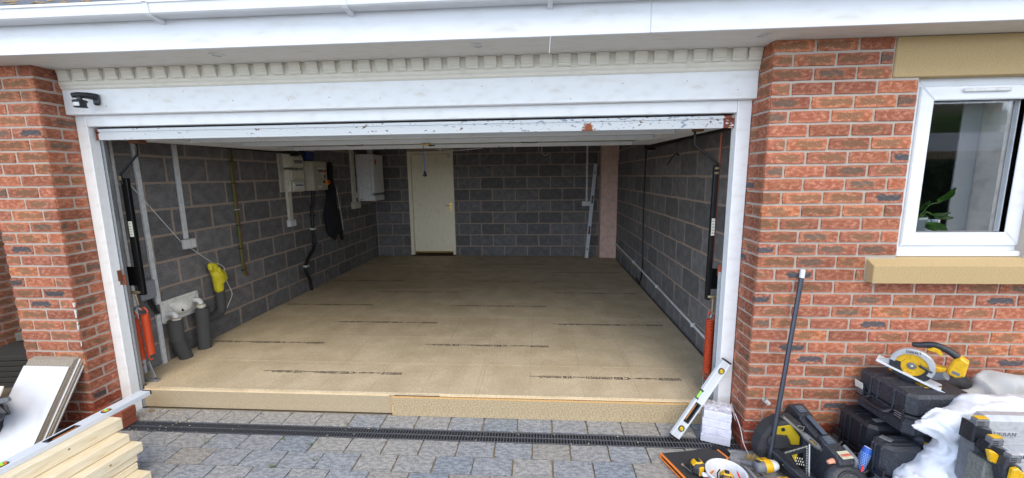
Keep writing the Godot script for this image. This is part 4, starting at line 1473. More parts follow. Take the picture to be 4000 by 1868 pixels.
func left_wall_fittings() -> void:
	trunk("narrow white trunking on the left wall, nearest the door post", 0.178, 2.25, -0.495, 0.024, 0.022, mats["white_plastic"], 0.0)
	trunk("white trunking on the left wall, down to the grey box", 0.70, 2.25, -0.678, 0.038, 0.02, mats["white_plastic"], -0.018)
	trunk("short white trunking on the left wall rising from the floor edge", 0.178, 0.614, -0.677, 0.036, 0.02, mats["white_plastic"], 0.0)
	trunk("white trunking on the left wall ending at the square switch box", 1.208, 2.25, -1.053, 0.04, 0.02, mats["white_plastic"], 0.0)
	trunk("white trunking hanging below the consumer units", 1.215, 1.57, -2.648, 0.075, 0.035, mats["cream_plastic"], 0.0)
	trunk("cream trunking beside the boiler on the left wall", 1.325, 2.4, -4.52, 0.095, 0.04, mats["cream_plastic"], 0.0)

	var b := thing("switch_box", "square white switch box with a rocker on the left wall", "switch", Vector3(-0.19, 1.16, -1.07))
	put("box", sh().ab(Vector3(0.002, -0.043, -0.063), Vector3(0.036, 0.043, 0.063), 0.004).done(), mats["white_plastic"], b)
	put("rocker", sh().ab(Vector3(0.0362, -0.013, -0.030), Vector3(0.041, 0.013, -0.014), 0.002).done(), mats["white_plastic"], b)

	b = thing("junction_box", "white junction box at the foot of the consumer unit trunking", "junction box", Vector3(-0.19, 1.17, -2.645))
	put("box", sh().ab(Vector3(0.002, -0.044, -0.068), Vector3(0.05, 0.044, 0.068), 0.006).done(), mats["white_plastic"], b)
	put("lid", sh().ab(Vector3(0.0502, -0.038, -0.060), Vector3(0.056, 0.038, 0.060), 0.004).done(), mats["white_plastic"], b)
	b = thing("junction_box", "cream junction box beside the boiler's lower corner", "junction box", Vector3(-0.19, 1.265, -4.55))
	put("box", sh().ab(Vector3(0.002, -0.056, -0.135), Vector3(0.06, 0.056, 0.135), 0.006).done(), mats["cream_plastic"], b)
	put("lid", sh().ab(Vector3(0.0602, -0.048, -0.125), Vector3(0.066, 0.048, 0.125), 0.004).done(), mats["cream_plastic"], b)

	var cb := thing("earth_cable", "brown cable with a green and yellow earth wire clipped down the left wall", "cable", Vector3(-0.18, 2.2, -1.73))
	var off := at(-cb.position)
	put("cable", sh(off).tube(curve([Vector3(-0.176, 2.3, -1.735), Vector3(-0.175, 1.59, -1.728), Vector3(-0.175, 1.06, -1.735), Vector3(-0.176, 0.84, -1.735), Vector3(-0.178, 0.69, -1.77)]), 0.012, 8).done(), mat("brown_cable", lin(0.16, 0.075, 0.028), 0.6, 0, "fine", Vector3.ONE * 12), cb)
	put("earth_wire", sh(off).tube(curve([Vector3(-0.176, 2.3, -1.712), Vector3(-0.175, 1.59, -1.706), Vector3(-0.175, 1.06, -1.713), Vector3(-0.176, 0.84, -1.713), Vector3(-0.178, 0.69, -1.74)]), 0.006, 6).done(), mat("earth_green", lin(0.16, 0.20, 0.015), 0.5), cb)
	for yy in [1.93, 1.70, 1.42, 1.25, 1.0, 0.76]:
		put("cable_tie", sh(off).ab(Vector3(-0.19, yy - 0.004, -1.752), Vector3(-0.161, yy + 0.004, -1.700), 0.001).done(), mats["black_cable"] if yy != 1.42 else mats["white_plastic"], cb)

	var st := thing("string_line", "thin white string stretched from the door arm to the yellow glove", "string", Vector3(-0.1, 1.0, -1.2))
	off = at(-st.position)
	put("string", sh(off).tube([Vector3(0.06, 1.745, -0.36), Vector3(-0.12, 1.205, -0.93), Vector3(-0.10, 0.94, -1.23)], 0.0028, 5).done(), mats["white_plastic"], st)
	put("string_tail", sh(off).tube(curve([Vector3(-0.10, 0.93, -1.28), Vector3(-0.10, 0.87, -1.36), Vector3(-0.10, 0.77, -1.36), Vector3(-0.10, 0.67, -1.395), Vector3(-0.10, 0.58, -1.425), Vector3(-0.10, 0.52, -1.39), Vector3(-0.10, 0.456, -1.335)]), 0.003, 5).done(), mats["white_plastic"], st)

	# yellow glove pulled over the end of the bent pipe
	var wob := noise(31, 9.0, 3)
	var glove := net(func(p: Vector3) -> float:
		var d := capsule(p, Vector3(-0.12, 0.90, -1.25), Vector3(-0.115, 0.80, -1.29), 0.040, 0.052)
		d = blend(d, capsule(p, Vector3(-0.115, 0.80, -1.29), Vector3(-0.115, 0.67, -1.285), 0.050, 0.038), 0.02)
		d = blend(d, capsule(p, Vector3(-0.12, 0.92, -1.215), Vector3(-0.11, 0.895, -1.205), 0.026, 0.022), 0.02)
		d = blend(d, capsule(p, Vector3(-0.10, 0.84, -1.335), Vector3(-0.10, 0.76, -1.355), 0.020, 0.022), 0.012)
		d = blend(d, capsule(p, Vector3(-0.085, 0.88, -1.28), Vector3(-0.075, 0.74, -1.31), 0.016, 0.014), 0.008)
		return d + (absf(wob.get_noise_3dv(p)) - 0.2) * 0.022, Vector3(-0.20, 0.59, -1.42), Vector3(-0.03, 0.99, -1.14), 0.009)
	tag(put("rubber_glove", glove, mats["glove_yellow"]), "yellow rubber glove pulled over the end of a pipe", "glove")

	var pp := thing("bent_pipe", "grey lagged pipe bending up the left wall under the yellow glove", "pipe", Vector3(-0.13, 0.5, -1.25))
	off = at(-pp.position)
	put("lagging", sh(off).tube(curve([Vector3(-0.12, 0.72, -1.295), Vector3(-0.125, 0.60, -1.30), Vector3(-0.128, 0.50, -1.30), Vector3(-0.128, 0.445, -1.29), Vector3(-0.125, 0.42, -1.24), Vector3(-0.12, 0.42, -1.14), Vector3(-0.11, 0.42, -1.06)], 5), 0.040, 14).done(), mats["foam_grey"], pp)

	var pl := thing("supply_plate", "cream moulded water supply plate with two pipe unions on the left wall", "wall plate", Vector3(-0.188, 0.61, -0.905))
	# its own axes: x along the wall away from the door, y up, z out of the wall
	var wallx := Transform3D(Basis(Vector3(0, 0, -1), Vector3.UP, Vector3(1, 0, 0)), Vector3.ZERO)
	var rr := []
	for q in [[0.18, 0.09], [-0.18, 0.09], [-0.18, -0.09], [0.18, -0.09]]:
		for k in 4:
			var a := PI / 2 * k / 3.0 + atan2(q[1], q[0]) - PI / 4 - (0.32 if q[0] * q[1] > 0 else -0.32)
			rr.append(Vector2(q[0] + cos(a) * 0.016, q[1] + sin(a) * 0.016))
	rr = [Vector2(-0.195, -0.085), Vector2(-0.18, -0.100), Vector2(0.18, -0.100), Vector2(0.195, -0.085), Vector2(0.195, 0.085), Vector2(0.18, 0.100), Vector2(-0.18, 0.100), Vector2(-0.195, 0.085)]
	put("plate", sh(wallx).prism(rr, 0.0, 0.016, 0.004).done(), mat("ivory", lin(0.80, 0.79, 0.73), 0.35, 0, "blotch", Vector3.ONE * 4), pl)
	var bulge := net(func(p: Vector3) -> float:
		var d := (p * Vector3(1.0, 1.5, 1.4)).length() - 0.095
		d = blend(d, capsule(p, Vector3(-0.10, 0.05, 0.0), Vector3(0.12, 0.055, 0.0), 0.028, 0.028), 0.05)
		d = maxf(d, -((p - Vector3(-0.03, 0.0, 0.10)).length() - 0.036))
		d = maxf(d, -((p - Vector3(0.125, -0.01, 0.05)).length() - 0.052))
		d = maxf(d, -((p - Vector3(-0.13, -0.055, 0.05)).length() - 0.052))
		return maxf(d, -p.z), Vector3(-0.17, -0.11, -0.02), Vector3(0.19, 0.12, 0.10), 0.009)
	var bo := put("moulding", bulge, mats["ivory"], pl)
	bo.transform = Transform3D(wallx.basis, Vector3(0.014, 0, 0))
	put("keyhole", sh(wallx).tube([Vector3(-0.045, -0.012, 0.060), Vector3(-0.045, -0.012, 0.0725)], 0.014, 10).done(), mats["slot_dark"], pl)
	for q in [[-0.155, -0.02], [0.115, 0.02]]:
		var e := sh(wallx * at(Vector3(q[0], q[1], 0.016)))
		e.tube(curve([Vector3(0, 0.0, 0.0), Vector3(0, 0.008, 0.05), Vector3(0, -0.002, 0.075), Vector3(0, -0.03, 0.085)], 4), 0.022, 12)
		put("union", e.done(), mats["white_plastic"], pl)
		var nutm := sh(wallx * at(Vector3(q[0], q[1] - 0.058, 0.101)))
		nutm.lathe([[0.0, 0.024], [0.034, 0.022], [0.037, 0.0], [0.035, -0.004], [0.024, -0.010], [0.024, -0.03], [0.0, -0.03]], 12)
		put("union_nut", nutm.done(), mats["cream_plastic"], pl)
	for q in [[-0.175, 0.08], [0.175, 0.08]]:
		put("screw", sh(wallx).tube([Vector3(q[0], q[1], 0.0161), Vector3(q[0], q[1], 0.0178)], 0.005, 8).done(), mats["galvanised"], pl)

	var p1 := thing("lagged_pipe", "thick grey foam lagged pipe kinked to the floor below the supply plate's near union", "pipe", Vector3(-0.09, 0.178, -0.75), "lagged pipes below the supply plate")
	off = at(-p1.position)
	put("lagging", sh(off).tube([Vector3(-0.088, 0.545, -0.738), Vector3(-0.088, 0.46, -0.735), Vector3(-0.088, 0.362, -0.73)], 0.055, 18).done(), mats["foam_grey"], p1)
	put("lagging", sh(off).tube([Vector3(-0.089, 0.368, -0.742), Vector3(-0.086, 0.29, -0.757), Vector3(-0.082, 0.15, -0.80)], 0.050, 18).done(), mats["foam_grey"], p1)
	var p2 := thing("lagged_pipe", "straight grey foam lagged pipe from the floor to the supply plate's far union", "pipe", Vector3(-0.09, 0.178, -1.02), "lagged pipes below the supply plate")
	put("lagging", sh(at(-p2.position)).tube([Vector3(-0.088, 0.555, -1.028), Vector3(-0.088, 0.36, -1.012), Vector3(-0.085, 0.15, -0.997)], 0.056, 18).done(), mats["foam_grey"], p2)

	var gb := thing("control_box", "small grey plastic box low on the left wall behind the door arm", "box", Vector3(-0.188, 0.85, -0.60))
	put("case", sh().ab(Vector3(0, -0.078, -0.068), Vector3(0.05, 0.078, 0.068), 0.012).done(), mats["grey_plastic"], gb)
	put("cable", sh().tube(curve([Vector3(0.025, -0.07, 0.0), Vector3(0.02, -0.13, -0.02), Vector3(0.02, -0.22, -0.06)]), 0.008, 8).done(), mats["black_cable"], gb)
	put("cable", sh().tube(curve([Vector3(0.025, -0.07, -0.025), Vector3(0.02, -0.13, -0.045), Vector3(0.02, -0.22, -0.078)]), 0.008, 8).done(), mats["black_cable"], gb)

	# consumer units
	var cu := thing("consumer_unit", "pair of cream consumer units on a meter board, left wall", "fuse box", Vector3(-0.19, 1.8, -2.70))
	off = at(-cu.position)
	put("backboard", sh(off).ab(Vector3(-0.188, 1.572, -2.93), Vector3(-0.168, 2.16, -2.505), 0.003).done(), mats["meter_board"], cu)
	for q in [[1.88, 2.075], [1.57, 1.855]]:
		put("unit", sh(off).ab(Vector3(-0.1675, q[0], -2.885), Vector3(-0.085, q[1], -2.575), 0.008).done(), mats["cream_plastic"], cu)
	put("cover", sh(off).ab(Vector3(-0.0848, 1.722, -2.868), Vector3(-0.066, 1.848, -2.585), 0.006).done(), mats["cream_plastic"], cu)
	put("surround", sh(off).ab(Vector3(-0.0848, 1.895, -2.872), Vector3(-0.066, 2.02, -2.60), 0.006).done(), mats["cream_plastic"], cu)
	put("breaker_window", sh(off).ab(Vector3(-0.0656, 1.935, -2.845), Vector3(-0.064, 1.978, -2.66), 0.001).done(), mats["grip_grey"], cu)
	put("surround", sh(off).ab(Vector3(-0.0848, 1.585, -2.868), Vector3(-0.072, 1.70, -2.62), 0.006).done(), mats["white_plastic"], cu)
	for k in 7:
		put("breaker", sh(off).ab(Vector3(-0.0716, 1.615, -2.660 - k * 0.025), Vector3(-0.062, 1.675, -2.642 - k * 0.025), 0.002).done(), mats["white_plastic"], cu)
		put("switch_toggle", sh(off).ab(Vector3(-0.0618, 1.648, -2.657 - k * 0.025), Vector3(-0.054, 1.662, -2.645 - k * 0.025), 0.001).done(), mats["black_plastic"], cu)
	put("lead", sh(off).tube([Vector3(-0.12, 2.075, -2.86), Vector3(-0.12, 2.3, -2.86)], 0.006, 6).done(), mats["white_plastic"], cu)

	var bj := tag(put("blue_box", sh().ab(Vector3(-0.17, 1.978, -3.10), Vector3(-0.03, 2.10, -2.93), 0.01).done(), mats["blue_plastic"]), "dark blue plastic box on top of the control panel", "box")
	bj.position = Vector3(0, 0, 0)
	tag(put("cable_duct", sh(frame(Vector3(-0.11, 1.97, -3.12), Vector3(0, 0.35, 0.05), Vector3(1, 0, 0))).box(Vector3(0.17, 0, 0), Vector3(0.34, 0.09, 0.10), 0.004).done(), mats["meter_board"]), "beige duct rising from the top of the control panel", "duct")

	var cp := thing("electric_cabinet", "beige steel control panel with buttons and a red isolator switch, left wall", "control panel", Vector3(-0.19, 1.77, -3.07))
	off = at(-cp.position)
	put("case", sh(off).ab(Vector3(-0.188, 1.576, -3.262), Vector3(0.020, 1.968, -2.905), 0.006).done(), mats["panel_grey"], cp)
	put("door", sh(off).ab(Vector3(0.0202, 1.578, -3.262), Vector3(0.040, 1.966, -2.905), 0.006).done(), mats["panel_grey"], cp)
	put("label_strip", sh(off).ab(Vector3(0.0401, 1.868, -3.23), Vector3(0.0415, 1.883, -3.01), 0.0).done(), mats["label_paper"], cp)
	put("label_strip", sh(off).ab(Vector3(0.0401, 1.795, -3.20), Vector3(0.0415, 1.81, -3.09), 0.0).done(), mats["label_paper"], cp)
	put("maker_label", sh(off).ab(Vector3(0.0401, 1.605, -3.10), Vector3(0.0415, 1.645, -3.00), 0.0).done(), mats["label_paper"], cp)
	var buttons := [[1.84, -3.05, "vial_green", 0.011], [1.84, -3.10, "black_plastic", 0.011], [1.84, -3.16, "red", 0.012], [1.84, -3.21, "primer_red", 0.012], [1.765, -3.13, "bolt_brass", 0.012], [1.765, -3.18, "black_plastic", 0.014], [1.69, -3.16, "black_plastic", 0.015]]
	for q in buttons:
		put("button", sh(off * Transform3D(Basis(Vector3(0, 1, 0), Vector3(1, 0, 0), Vector3(0, 0, -1)), Vector3(0.040, q[0], q[1]))).lathe([[q[3] * 1.25, 0.0], [q[3] * 1.25, 0.004], [q[3], 0.005], [q[3], 0.016], [0.0, 0.018]], 12).done(), mats["black_plastic"] if q[2] == "vial_green" else mats[q[2]], cp)
	put("isolator_plate", sh(off).ab(Vector3(0.0402, 1.648, -3.262), Vector3(0.060, 1.715, -3.20), 0.004).done(), mats["tool_yellow"], cp)
	put("isolator_knob", sh(off).ab(Vector3(0.0602, 1.662, -3.255), Vector3(0.085, 1.702, -3.212), 0.006).done(), mats["red"], cp)

	var pc := thing("panel_cable", "thick black cable hanging in bends from the control panel to the floor", "cable", Vector3(-0.165, 1.0, -3.1))
	off = at(-pc.position)
	put("cable", sh(off).tube(curve([Vector3(-0.165, 1.60, -3.215), Vector3(-0.165, 1.43, -3.20), Vector3(-0.165, 1.31, -3.155), Vector3(-0.165, 1.03, -3.135), Vector3(-0.165, 0.83, -3.143), Vector3(-0.165, 0.73, -3.10), Vector3(-0.165, 0.665, -2.99), Vector3(-0.165, 0.566, -2.888), Vector3(-0.165, 0.50, -2.865), Vector3(-0.165, 0.42, -2.90), Vector3(-0.165, 0.34, -2.945), Vector3(-0.165, 0.17, -2.97)]), 0.024, 8).done(), mats["black_cable"], pc)
	for q in [[1.22, -3.15], [1.03, -3.135], [0.83, -3.143], [0.545, -2.88]]:
		put("clip", sh(off).ab(Vector3(-0.19, q[0] - 0.012, q[1] - 0.036), Vector3(-0.136, q[0] + 0.012, q[1] + 0.036), 0.003).done(), mats["white_plastic"] if q[0] in [1.03, 0.545] else mats["black_cable"], pc)

	var jn := noise(41, 5.0, 3)
	var jacket := net(func(p: Vector3) -> float:
		var q := (p - Vector3(-0.12, 0, 0)) * Vector3(2.2, 1, 1)
		var d := capsule(q, Vector3(0, 1.93, -3.67), Vector3(0, 1.55, -3.64), 0.060, 0.105)
		d = blend(d, capsule(q, Vector3(0, 1.55, -3.64), Vector3(0, 1.15, -3.60), 0.105, 0.165), 0.05)
		d = blend(d, capsule(q, Vector3(0, 1.20, -3.60), Vector3(0, 0.99, -3.63), 0.160, 0.165), 0.05)
		d = blend(d, capsule(q, Vector3(0.03, 1.2, -3.76), Vector3(0.03, 0.79, -3.86), 0.06, 0.048), 0.03)
		d = blend(d, capsule(q, Vector3(0, 0.95, -3.60), Vector3(0, 0.82, -3.66), 0.06, 0.035), 0.03)
		d += (absf(jn.get_noise_3d(p.x, p.y * 0.35, p.z * 2.2)) - 0.2) * 0.05
		return d * 0.6, Vector3(-0.26, 0.70, -4.0), Vector3(0.02, 2.05, -3.36), 0.02)
	var jk := put("jacket", jacket, mats["black_cloth"])
	tag(jk, "black hooded jacket hanging beside the control panel", "jacket")
	put("piping", sh().tube(curve([Vector3(-0.055, 1.60, -3.69), Vector3(-0.045, 1.35, -3.72), Vector3(-0.035, 1.10, -3.755), Vector3(-0.04, 0.93, -3.77)]), 0.004, 5).done(), mats["white_plastic"], jk)

	var bl := thing("boiler", "white wall-hung boiler with a round red badge in the far left corner", "boiler", Vector3(-0.19, 1.73, -4.93))
	off = at(-bl.position)
	put("case", sh(off).ab(Vector3(-0.188, 1.325, -5.16), Vector3(0.075, 2.145, -4.70), 0.006).done(), mats["white_plastic"], bl)
	put("front_panel", sh(off).ab(Vector3(0.0765, 1.465, -5.16), Vector3(0.13, 2.145, -4.70), 0.010).done(), mats["white_plastic"], bl)
	put("lower_panel", sh(off).ab(Vector3(0.0765, 1.325, -5.16), Vector3(0.13, 1.42, -4.70), 0.008).done(), mats["white_plastic"], bl)
	put("control_strip", sh(off).ab(Vector3(0.0765, 1.4215, -5.158), Vector3(0.115, 1.4635, -4.80), 0.003).done(), mats["grip_grey"], bl)
	var bad := []
	for k in 8:
		bad.append(Vector2(cos(TAU * (k + 0.5) / 8) * 0.042, sin(TAU * (k + 0.5) / 8) * 0.058))
	put("badge", sh(off * Transform3D(Basis(Vector3(0, 0, -1), Vector3.UP, Vector3(1, 0, 0)), Vector3(0.1302, 2.01, -4.80))).prism(bad, 0.0, 0.004, 0.001).done(), mat("badge_red", lin(0.50, 0.11, 0.05), 0.5), bl)
	put("flue", sh(off).tube([Vector3(-0.02, 2.14, -4.93), Vector3(-0.02, 2.28, -4.93), Vector3(-0.06, 2.42, -4.98)], 0.055, 16).done(), mats["meter_board"], bl)
	put("pipe", sh(off).tube(curve([Vector3(-0.12, 1.33, -4.62), Vector3(-0.1, 1.36, -4.66), Vector3(-0.08, 1.36, -4.72)]), 0.014, 8).done(), mats["white_plastic"], bl)
	put("timer_box", sh(off).ab(Vector3(-0.188, 1.39, -4.66), Vector3(-0.14, 1.48, -4.57), 0.006).done(), mats["white_plastic"], bl)


# ---------------------------------------------------------------- back wall
func back_wall_fittings() -> void:
	var d := thing("back_door", "cream flush door with a brass lever handle in the back wall", "door", Vector3(0.937, 0.178, -5.506))
	var off := at(-d.position)
	put("frame", sh(off).ab(Vector3(0.487, 0.178, -5.58), Vector3(0.556, 2.175, -5.49), 0.003).done(), mats["door_cream"], d)
	put("frame", sh(off).ab(Vector3(1.338, 0.178, -5.58), Vector3(1.388, 2.175, -5.49), 0.003).done(), mats["door_cream"], d)
	put("frame", sh(off).ab(Vector3(0.487, 2.1755, -5.58), Vector3(1.388, 2.226, -5.49), 0.003).done(), mats["door_cream"], d)
	put("added_leak_backing", sh(off).ab(Vector3(0.40, 0.10, -5.75), Vector3(1.48, 2.35, -5.70)).done(), mats["dark_timber"], d)  # unseen dark sheet added behind the door to keep sky light out
	put("leaf", sh(off).ab(Vector3(0.560, 0.262, -5.575), Vector3(1.334, 2.170, -5.525), 0.003).done(), mats["door_cream"], d)
	put("threshold", sh(off).ab(Vector3(0.50, 0.1785, -5.62), Vector3(1.40, 0.198, -5.45), 0.004).done(), mats["dark_timber"], d)
	put("weather_bar", sh(off).ab(Vector3(0.56, 0.232, -5.575), Vector3(1.334, 0.256, -5.515), 0.004).done(), mats["brass"], d)
	put("backplate", sh(off).ab(Vector3(1.290, 1.075, -5.5245), Vector3(1.330, 1.235, -5.518), 0.004).done(), mats["brass"], d)
	put("lever", sh(off).tube(curve([Vector3(1.310, 1.178, -5.52), Vector3(1.308, 1.18, -5.475), Vector3(1.28, 1.182, -5.468), Vector3(1.215, 1.178, -5.468)], 4), [0.009], 8) .done() if false else sh(off).tube(curve([Vector3(1.310, 1.178, -5.52), Vector3(1.308, 1.18, -5.475), Vector3(1.28, 1.182, -5.468), Vector3(1.215, 1.178, -5.468)], 4), 0.009, 8).done(), mats["brass"], d)
	put("keyhole", sh(off).ab(Vector3(1.304, 1.105, -5.5178), Vector3(1.314, 1.128, -5.5170), 0.0).done(), mats["slot_dark"], d)
	put("notice", sh(off).ab(Vector3(1.265, 2.10, -5.5245), Vector3(1.33, 2.168, -5.5225), 0.0).done(), mats["label_paper"], d)

	tag(put("cable_trunking", sh().ab(Vector3(1.135, 2.232, -5.505), Vector3(1.16, 2.43, -5.485), 0.002).done(), mats["white_plastic"]), "short white trunking above the back door", "trunking", "cable trunking on the walls")
	tag(put("cable_trunking", sh().ab(Vector3(3.938, 1.246, -5.505), Vector3(3.968, 2.43, -5.485), 0.002).done(), mats["white_plastic"]), "thin white trunking down the back wall to the socket", "trunking", "cable trunking on the walls")
	var s := thing("wall_socket", "white double socket on the back wall near the pink pillar", "socket", Vector3(3.943, 1.197, -5.504))
	put("box", sh().ab(Vector3(-0.076, -0.044, 0.0), Vector3(0.076, 0.044, 0.034), 0.004).done(), mats["white_plastic"], s)
	put("faceplate", sh().ab(Vector3(-0.075, -0.043, 0.0342), Vector3(0.075, 0.043, 0.042), 0.003).done(), mats["white_plastic"], s)
	for sx in [-0.045, 0.045]:
		put("switch", sh().ab(Vector3(sx - 0.007, 0.012, 0.0422), Vector3(sx + 0.007, 0.03, 0.046), 0.002).done(), mats["white_plastic"], s)
		put("pin_hole", sh().ab(Vector3(sx - 0.002, -0.004, 0.0421), Vector3(sx + 0.002, 0.004, 0.0425)).done(), mats["slot_dark"], s)
		put("pin_hole", sh().ab(Vector3(sx - 0.014, -0.020, 0.0421), Vector3(sx - 0.008, -0.016, 0.0425)).done(), mats["slot_dark"], s)
		put("pin_hole", sh().ab(Vector3(sx + 0.008, -0.020, 0.0421), Vector3(sx + 0.014, -0.016, 0.0425)).done(), mats["slot_dark"], s)

	level("spirit_level", "long pale spirit level leaning beside the pink pillar at the back", Vector3(3.957, 0.178, -5.19), Vector3(4.135, 1.965, -5.43), Vector3(0.25, 0.0, 1), 0.062, 0.026, 1.80)
	tag(put("hook_wire", sh().tube(curve([Vector3(3.10, 2.30, -5.2), Vector3(3.10, 2.17, -5.2), Vector3(3.125, 2.115, -5.2), Vector3(3.18, 2.105, -5.2), Vector3(3.225, 2.15, -5.2)]), 0.006, 6).done(), mats["white_plastic"]), "loop of white wire hanging below the ceiling before the back wall", "wire")

# an aluminium box level: from its foot to its top, its broad face looking along "face"
func level(called: String, label: String, a: Vector3, b: Vector3, face: Vector3, wide: float, thick: float, length: float, vials := [0.1, 0.9], hand := [0.3, 0.62], notch := -1.0) -> void:
	var o := thing(called, label, "spirit level", a, "spirit levels")
	var xx := (b - a).normalized()
	var yy := face.cross(xx).normalized()
	var zz := xx.cross(yy).normalized()
	var f := Transform3D(Basis(xx, yy, zz), Vector3.ZERO)
	var holes := []
	for h in hand:
		holes.append([h * length - 0.075, h * length + 0.075])
	holes.sort()
	var body := sh(f)
	var rim := wide * 0.2
	var at0 := 0.012
	body.ab(Vector3(0.012, 0, -thick / 2), Vector3(length - 0.012, rim, thick / 2), 0.002)
	if notch > 0.0:
		body.ab(Vector3(0.012, wide - rim, -thick / 2), Vector3(notch - 0.035, wide, thick / 2), 0.002)
		body.ab(Vector3(notch + 0.035, wide - rim, -thick / 2), Vector3(length - 0.012, wide, thick / 2), 0.002)
	else:
		body.ab(Vector3(0.012, wide - rim, -thick / 2), Vector3(length - 0.012, wide, thick / 2), 0.002)
	for h in holes + [[length - 0.012, length]]:
		body.ab(Vector3(at0, rim, -thick / 2 + 0.003), Vector3(h[0], wide - rim, thick / 2 - 0.003))
		at0 = h[1]
	put("body", body.done(), mats["alloy"], o)
	for e in [0.0, length - 0.0118]:
		put("end_cap", sh(f).ab(Vector3(e, 0.001, -thick / 2 + 0.001), Vector3(e + 0.0115, wide - 0.001, thick / 2 - 0.001), 0.003).done(), mats["black_plastic"], o)
	for h in holes:
		var g := sh(f)
		g.ab(Vector3(h[0], rim - 0.001, -thick / 2 - 0.001), Vector3(h[1], rim + 0.008, thick / 2 + 0.001), 0.002)
		g.ab(Vector3(h[0], wide - rim - 0.008, -thick / 2 - 0.001), Vector3(h[1], wide - rim + 0.001, thick / 2 + 0.001), 0.002)
		g.ab(Vector3(h[0], rim + 0.008, -thick / 2 - 0.001), Vector3(h[0] + 0.012, wide - rim - 0.008, thick / 2 + 0.001), 0.002)
		g.ab(Vector3(h[1] - 0.012, rim + 0.008, -thick / 2 - 0.001), Vector3(h[1], wide - rim - 0.008, thick / 2 + 0.001), 0.002)
		put("hand_hole", g.done(), mats["black_plastic"], o)
		put("grip_line", sh(f).ab(Vector3(h[0] + 0.02, wide - rim - 0.006, thick / 2 + 0.0012), Vector3(h[1] - 0.02, wide - rim - 0.002, thick / 2 + 0.003)).done(), mats["vial_orange"], o)
	for v in vials:
		var oct := []
		var oc2 := []
		for k in 8:
			oct.append(Vector2(v * length + cos(TAU * (k + 0.5) / 8) * wide * 0.33, wide / 2 + sin(TAU * (k + 0.5) / 8) * wide * 0.33))
			oc2.append(Vector2(v * length + cos(TAU * (k + 0.5) / 8) * wide * 0.25, wide / 2 + sin(TAU * (k + 0.5) / 8) * wide * 0.25))
		put("vial_surround", sh(f).prism(oct, -thick / 2 - 0.001, thick / 2 + 0.001).done(), mats["black_plastic"], o)
		put("vial_frame", sh(f).prism(oc2, thick / 2 + 0.0012, thick / 2 + 0.002).done(), mats["vial_orange"], o)
		put("vial", sh(f).tube([Vector3(v * length - 0.006, wide * 0.36, thick / 2 + 0.001), Vector3(v * length + 0.006, wide * 0.64, thick / 2 + 0.001)], wide * 0.095, 8).done(), mats["vial_green"], o)
	if notch > 0.0:
		put("notch_cap", sh(f).ab(Vector3(notch - 0.0345, wide - rim - 0.002, -thick / 2 + 0.001), Vector3(notch - 0.026, wide - 0.001, thick / 2 - 0.001), 0.002).ab(Vector3(notch + 0.026, wide - rim - 0.002, -thick / 2 + 0.001), Vector3(notch + 0.0345, wide - 0.001, thick / 2 - 0.001), 0.002).done(), mats["black_plastic"], o)
		put("vial", sh(f).tube([Vector3(notch - 0.025, wide - rim * 0.5, 0), Vector3(notch + 0.025, wide - rim * 0.5, 0)], rim * 0.42, 10).done(), mats["vial_green"], o)


# ---------------------------------------------------------------- right wall (its face is x = 4.5)
func right_wall_fittings() -> void:
	var c := thing("hanging_cable", "thin black cable hanging down the right wall and curling at the floor", "cable", Vector3(4.49, 1.2, -3.3))
	var off := at(-c.position)
	put("cable", sh(off).tube(curve([Vector3(4.485, 2.15, -3.27), Vector3(4.487, 1.35, -3.315), Vector3(4.487, 0.615, -3.27), Vector3(4.487, 0.54, -3.245), Vector3(4.487, 0.337, -3.292), Vector3(4.484, 0.20, -3.39), Vector3(4.484, 0.195, -3.48), Vector3(4.484, 0.225, -3.56)]), 0.009, 6).done(), mats["black_cable"], c)
	put("clip", sh(off).ab(Vector3(4.465, 2.10, -3.29), Vector3(4.498, 2.13, -3.24), 0.003).done(), mats["black_cable"], c)

	var p := thing("conduit_pipe", "white conduit pipe clipped low along the right wall", "pipe", Vector3(4.48, 0.42, -3.0))
	off = at(-p.position)
	put("pipe", sh(off).tube([Vector3(4.484, 0.325, -0.60), Vector3(4.484, 0.345, -1.15), Vector3(4.484, 0.388, -2.45), Vector3(4.484, 0.435, -4.0), Vector3(4.484, 0.452, -5.28)], 0.0135, 10).done(), mats["white_plastic"], p)
	for q in [[0.352, -1.30], [0.390, -2.50], [0.425, -3.75]]:
		put("clip", sh(off).ab(Vector3(4.462, q[0] - 0.02, q[1] - 0.016), Vector3(4.499, q[0] + 0.02, q[1] + 0.016), 0.004).done(), mats["white_plastic"], p)
	put("elbow", sh(off).tube(curve([Vector3(4.484, 0.452, -5.27), Vector3(4.46, 0.455, -5.285), Vector3(4.40, 0.458, -5.285)]), 0.016, 8).done(), mats["white_plastic"], p)
	var k := sh()  # bent black mark on the wall, built as a thin tube
	var pts := curve([Vector3(4.4965, 1.845, -2.36), Vector3(4.4965, 1.90, -2.24), Vector3(4.4965, 1.945, -2.08), Vector3(4.4965, 1.935, -1.98)])
	k.tube(pts, 0.008, 6)
	tag(put("wall_mark", k.done(), mats["black_cable"]), "short bent black mark on the right wall", "wire")


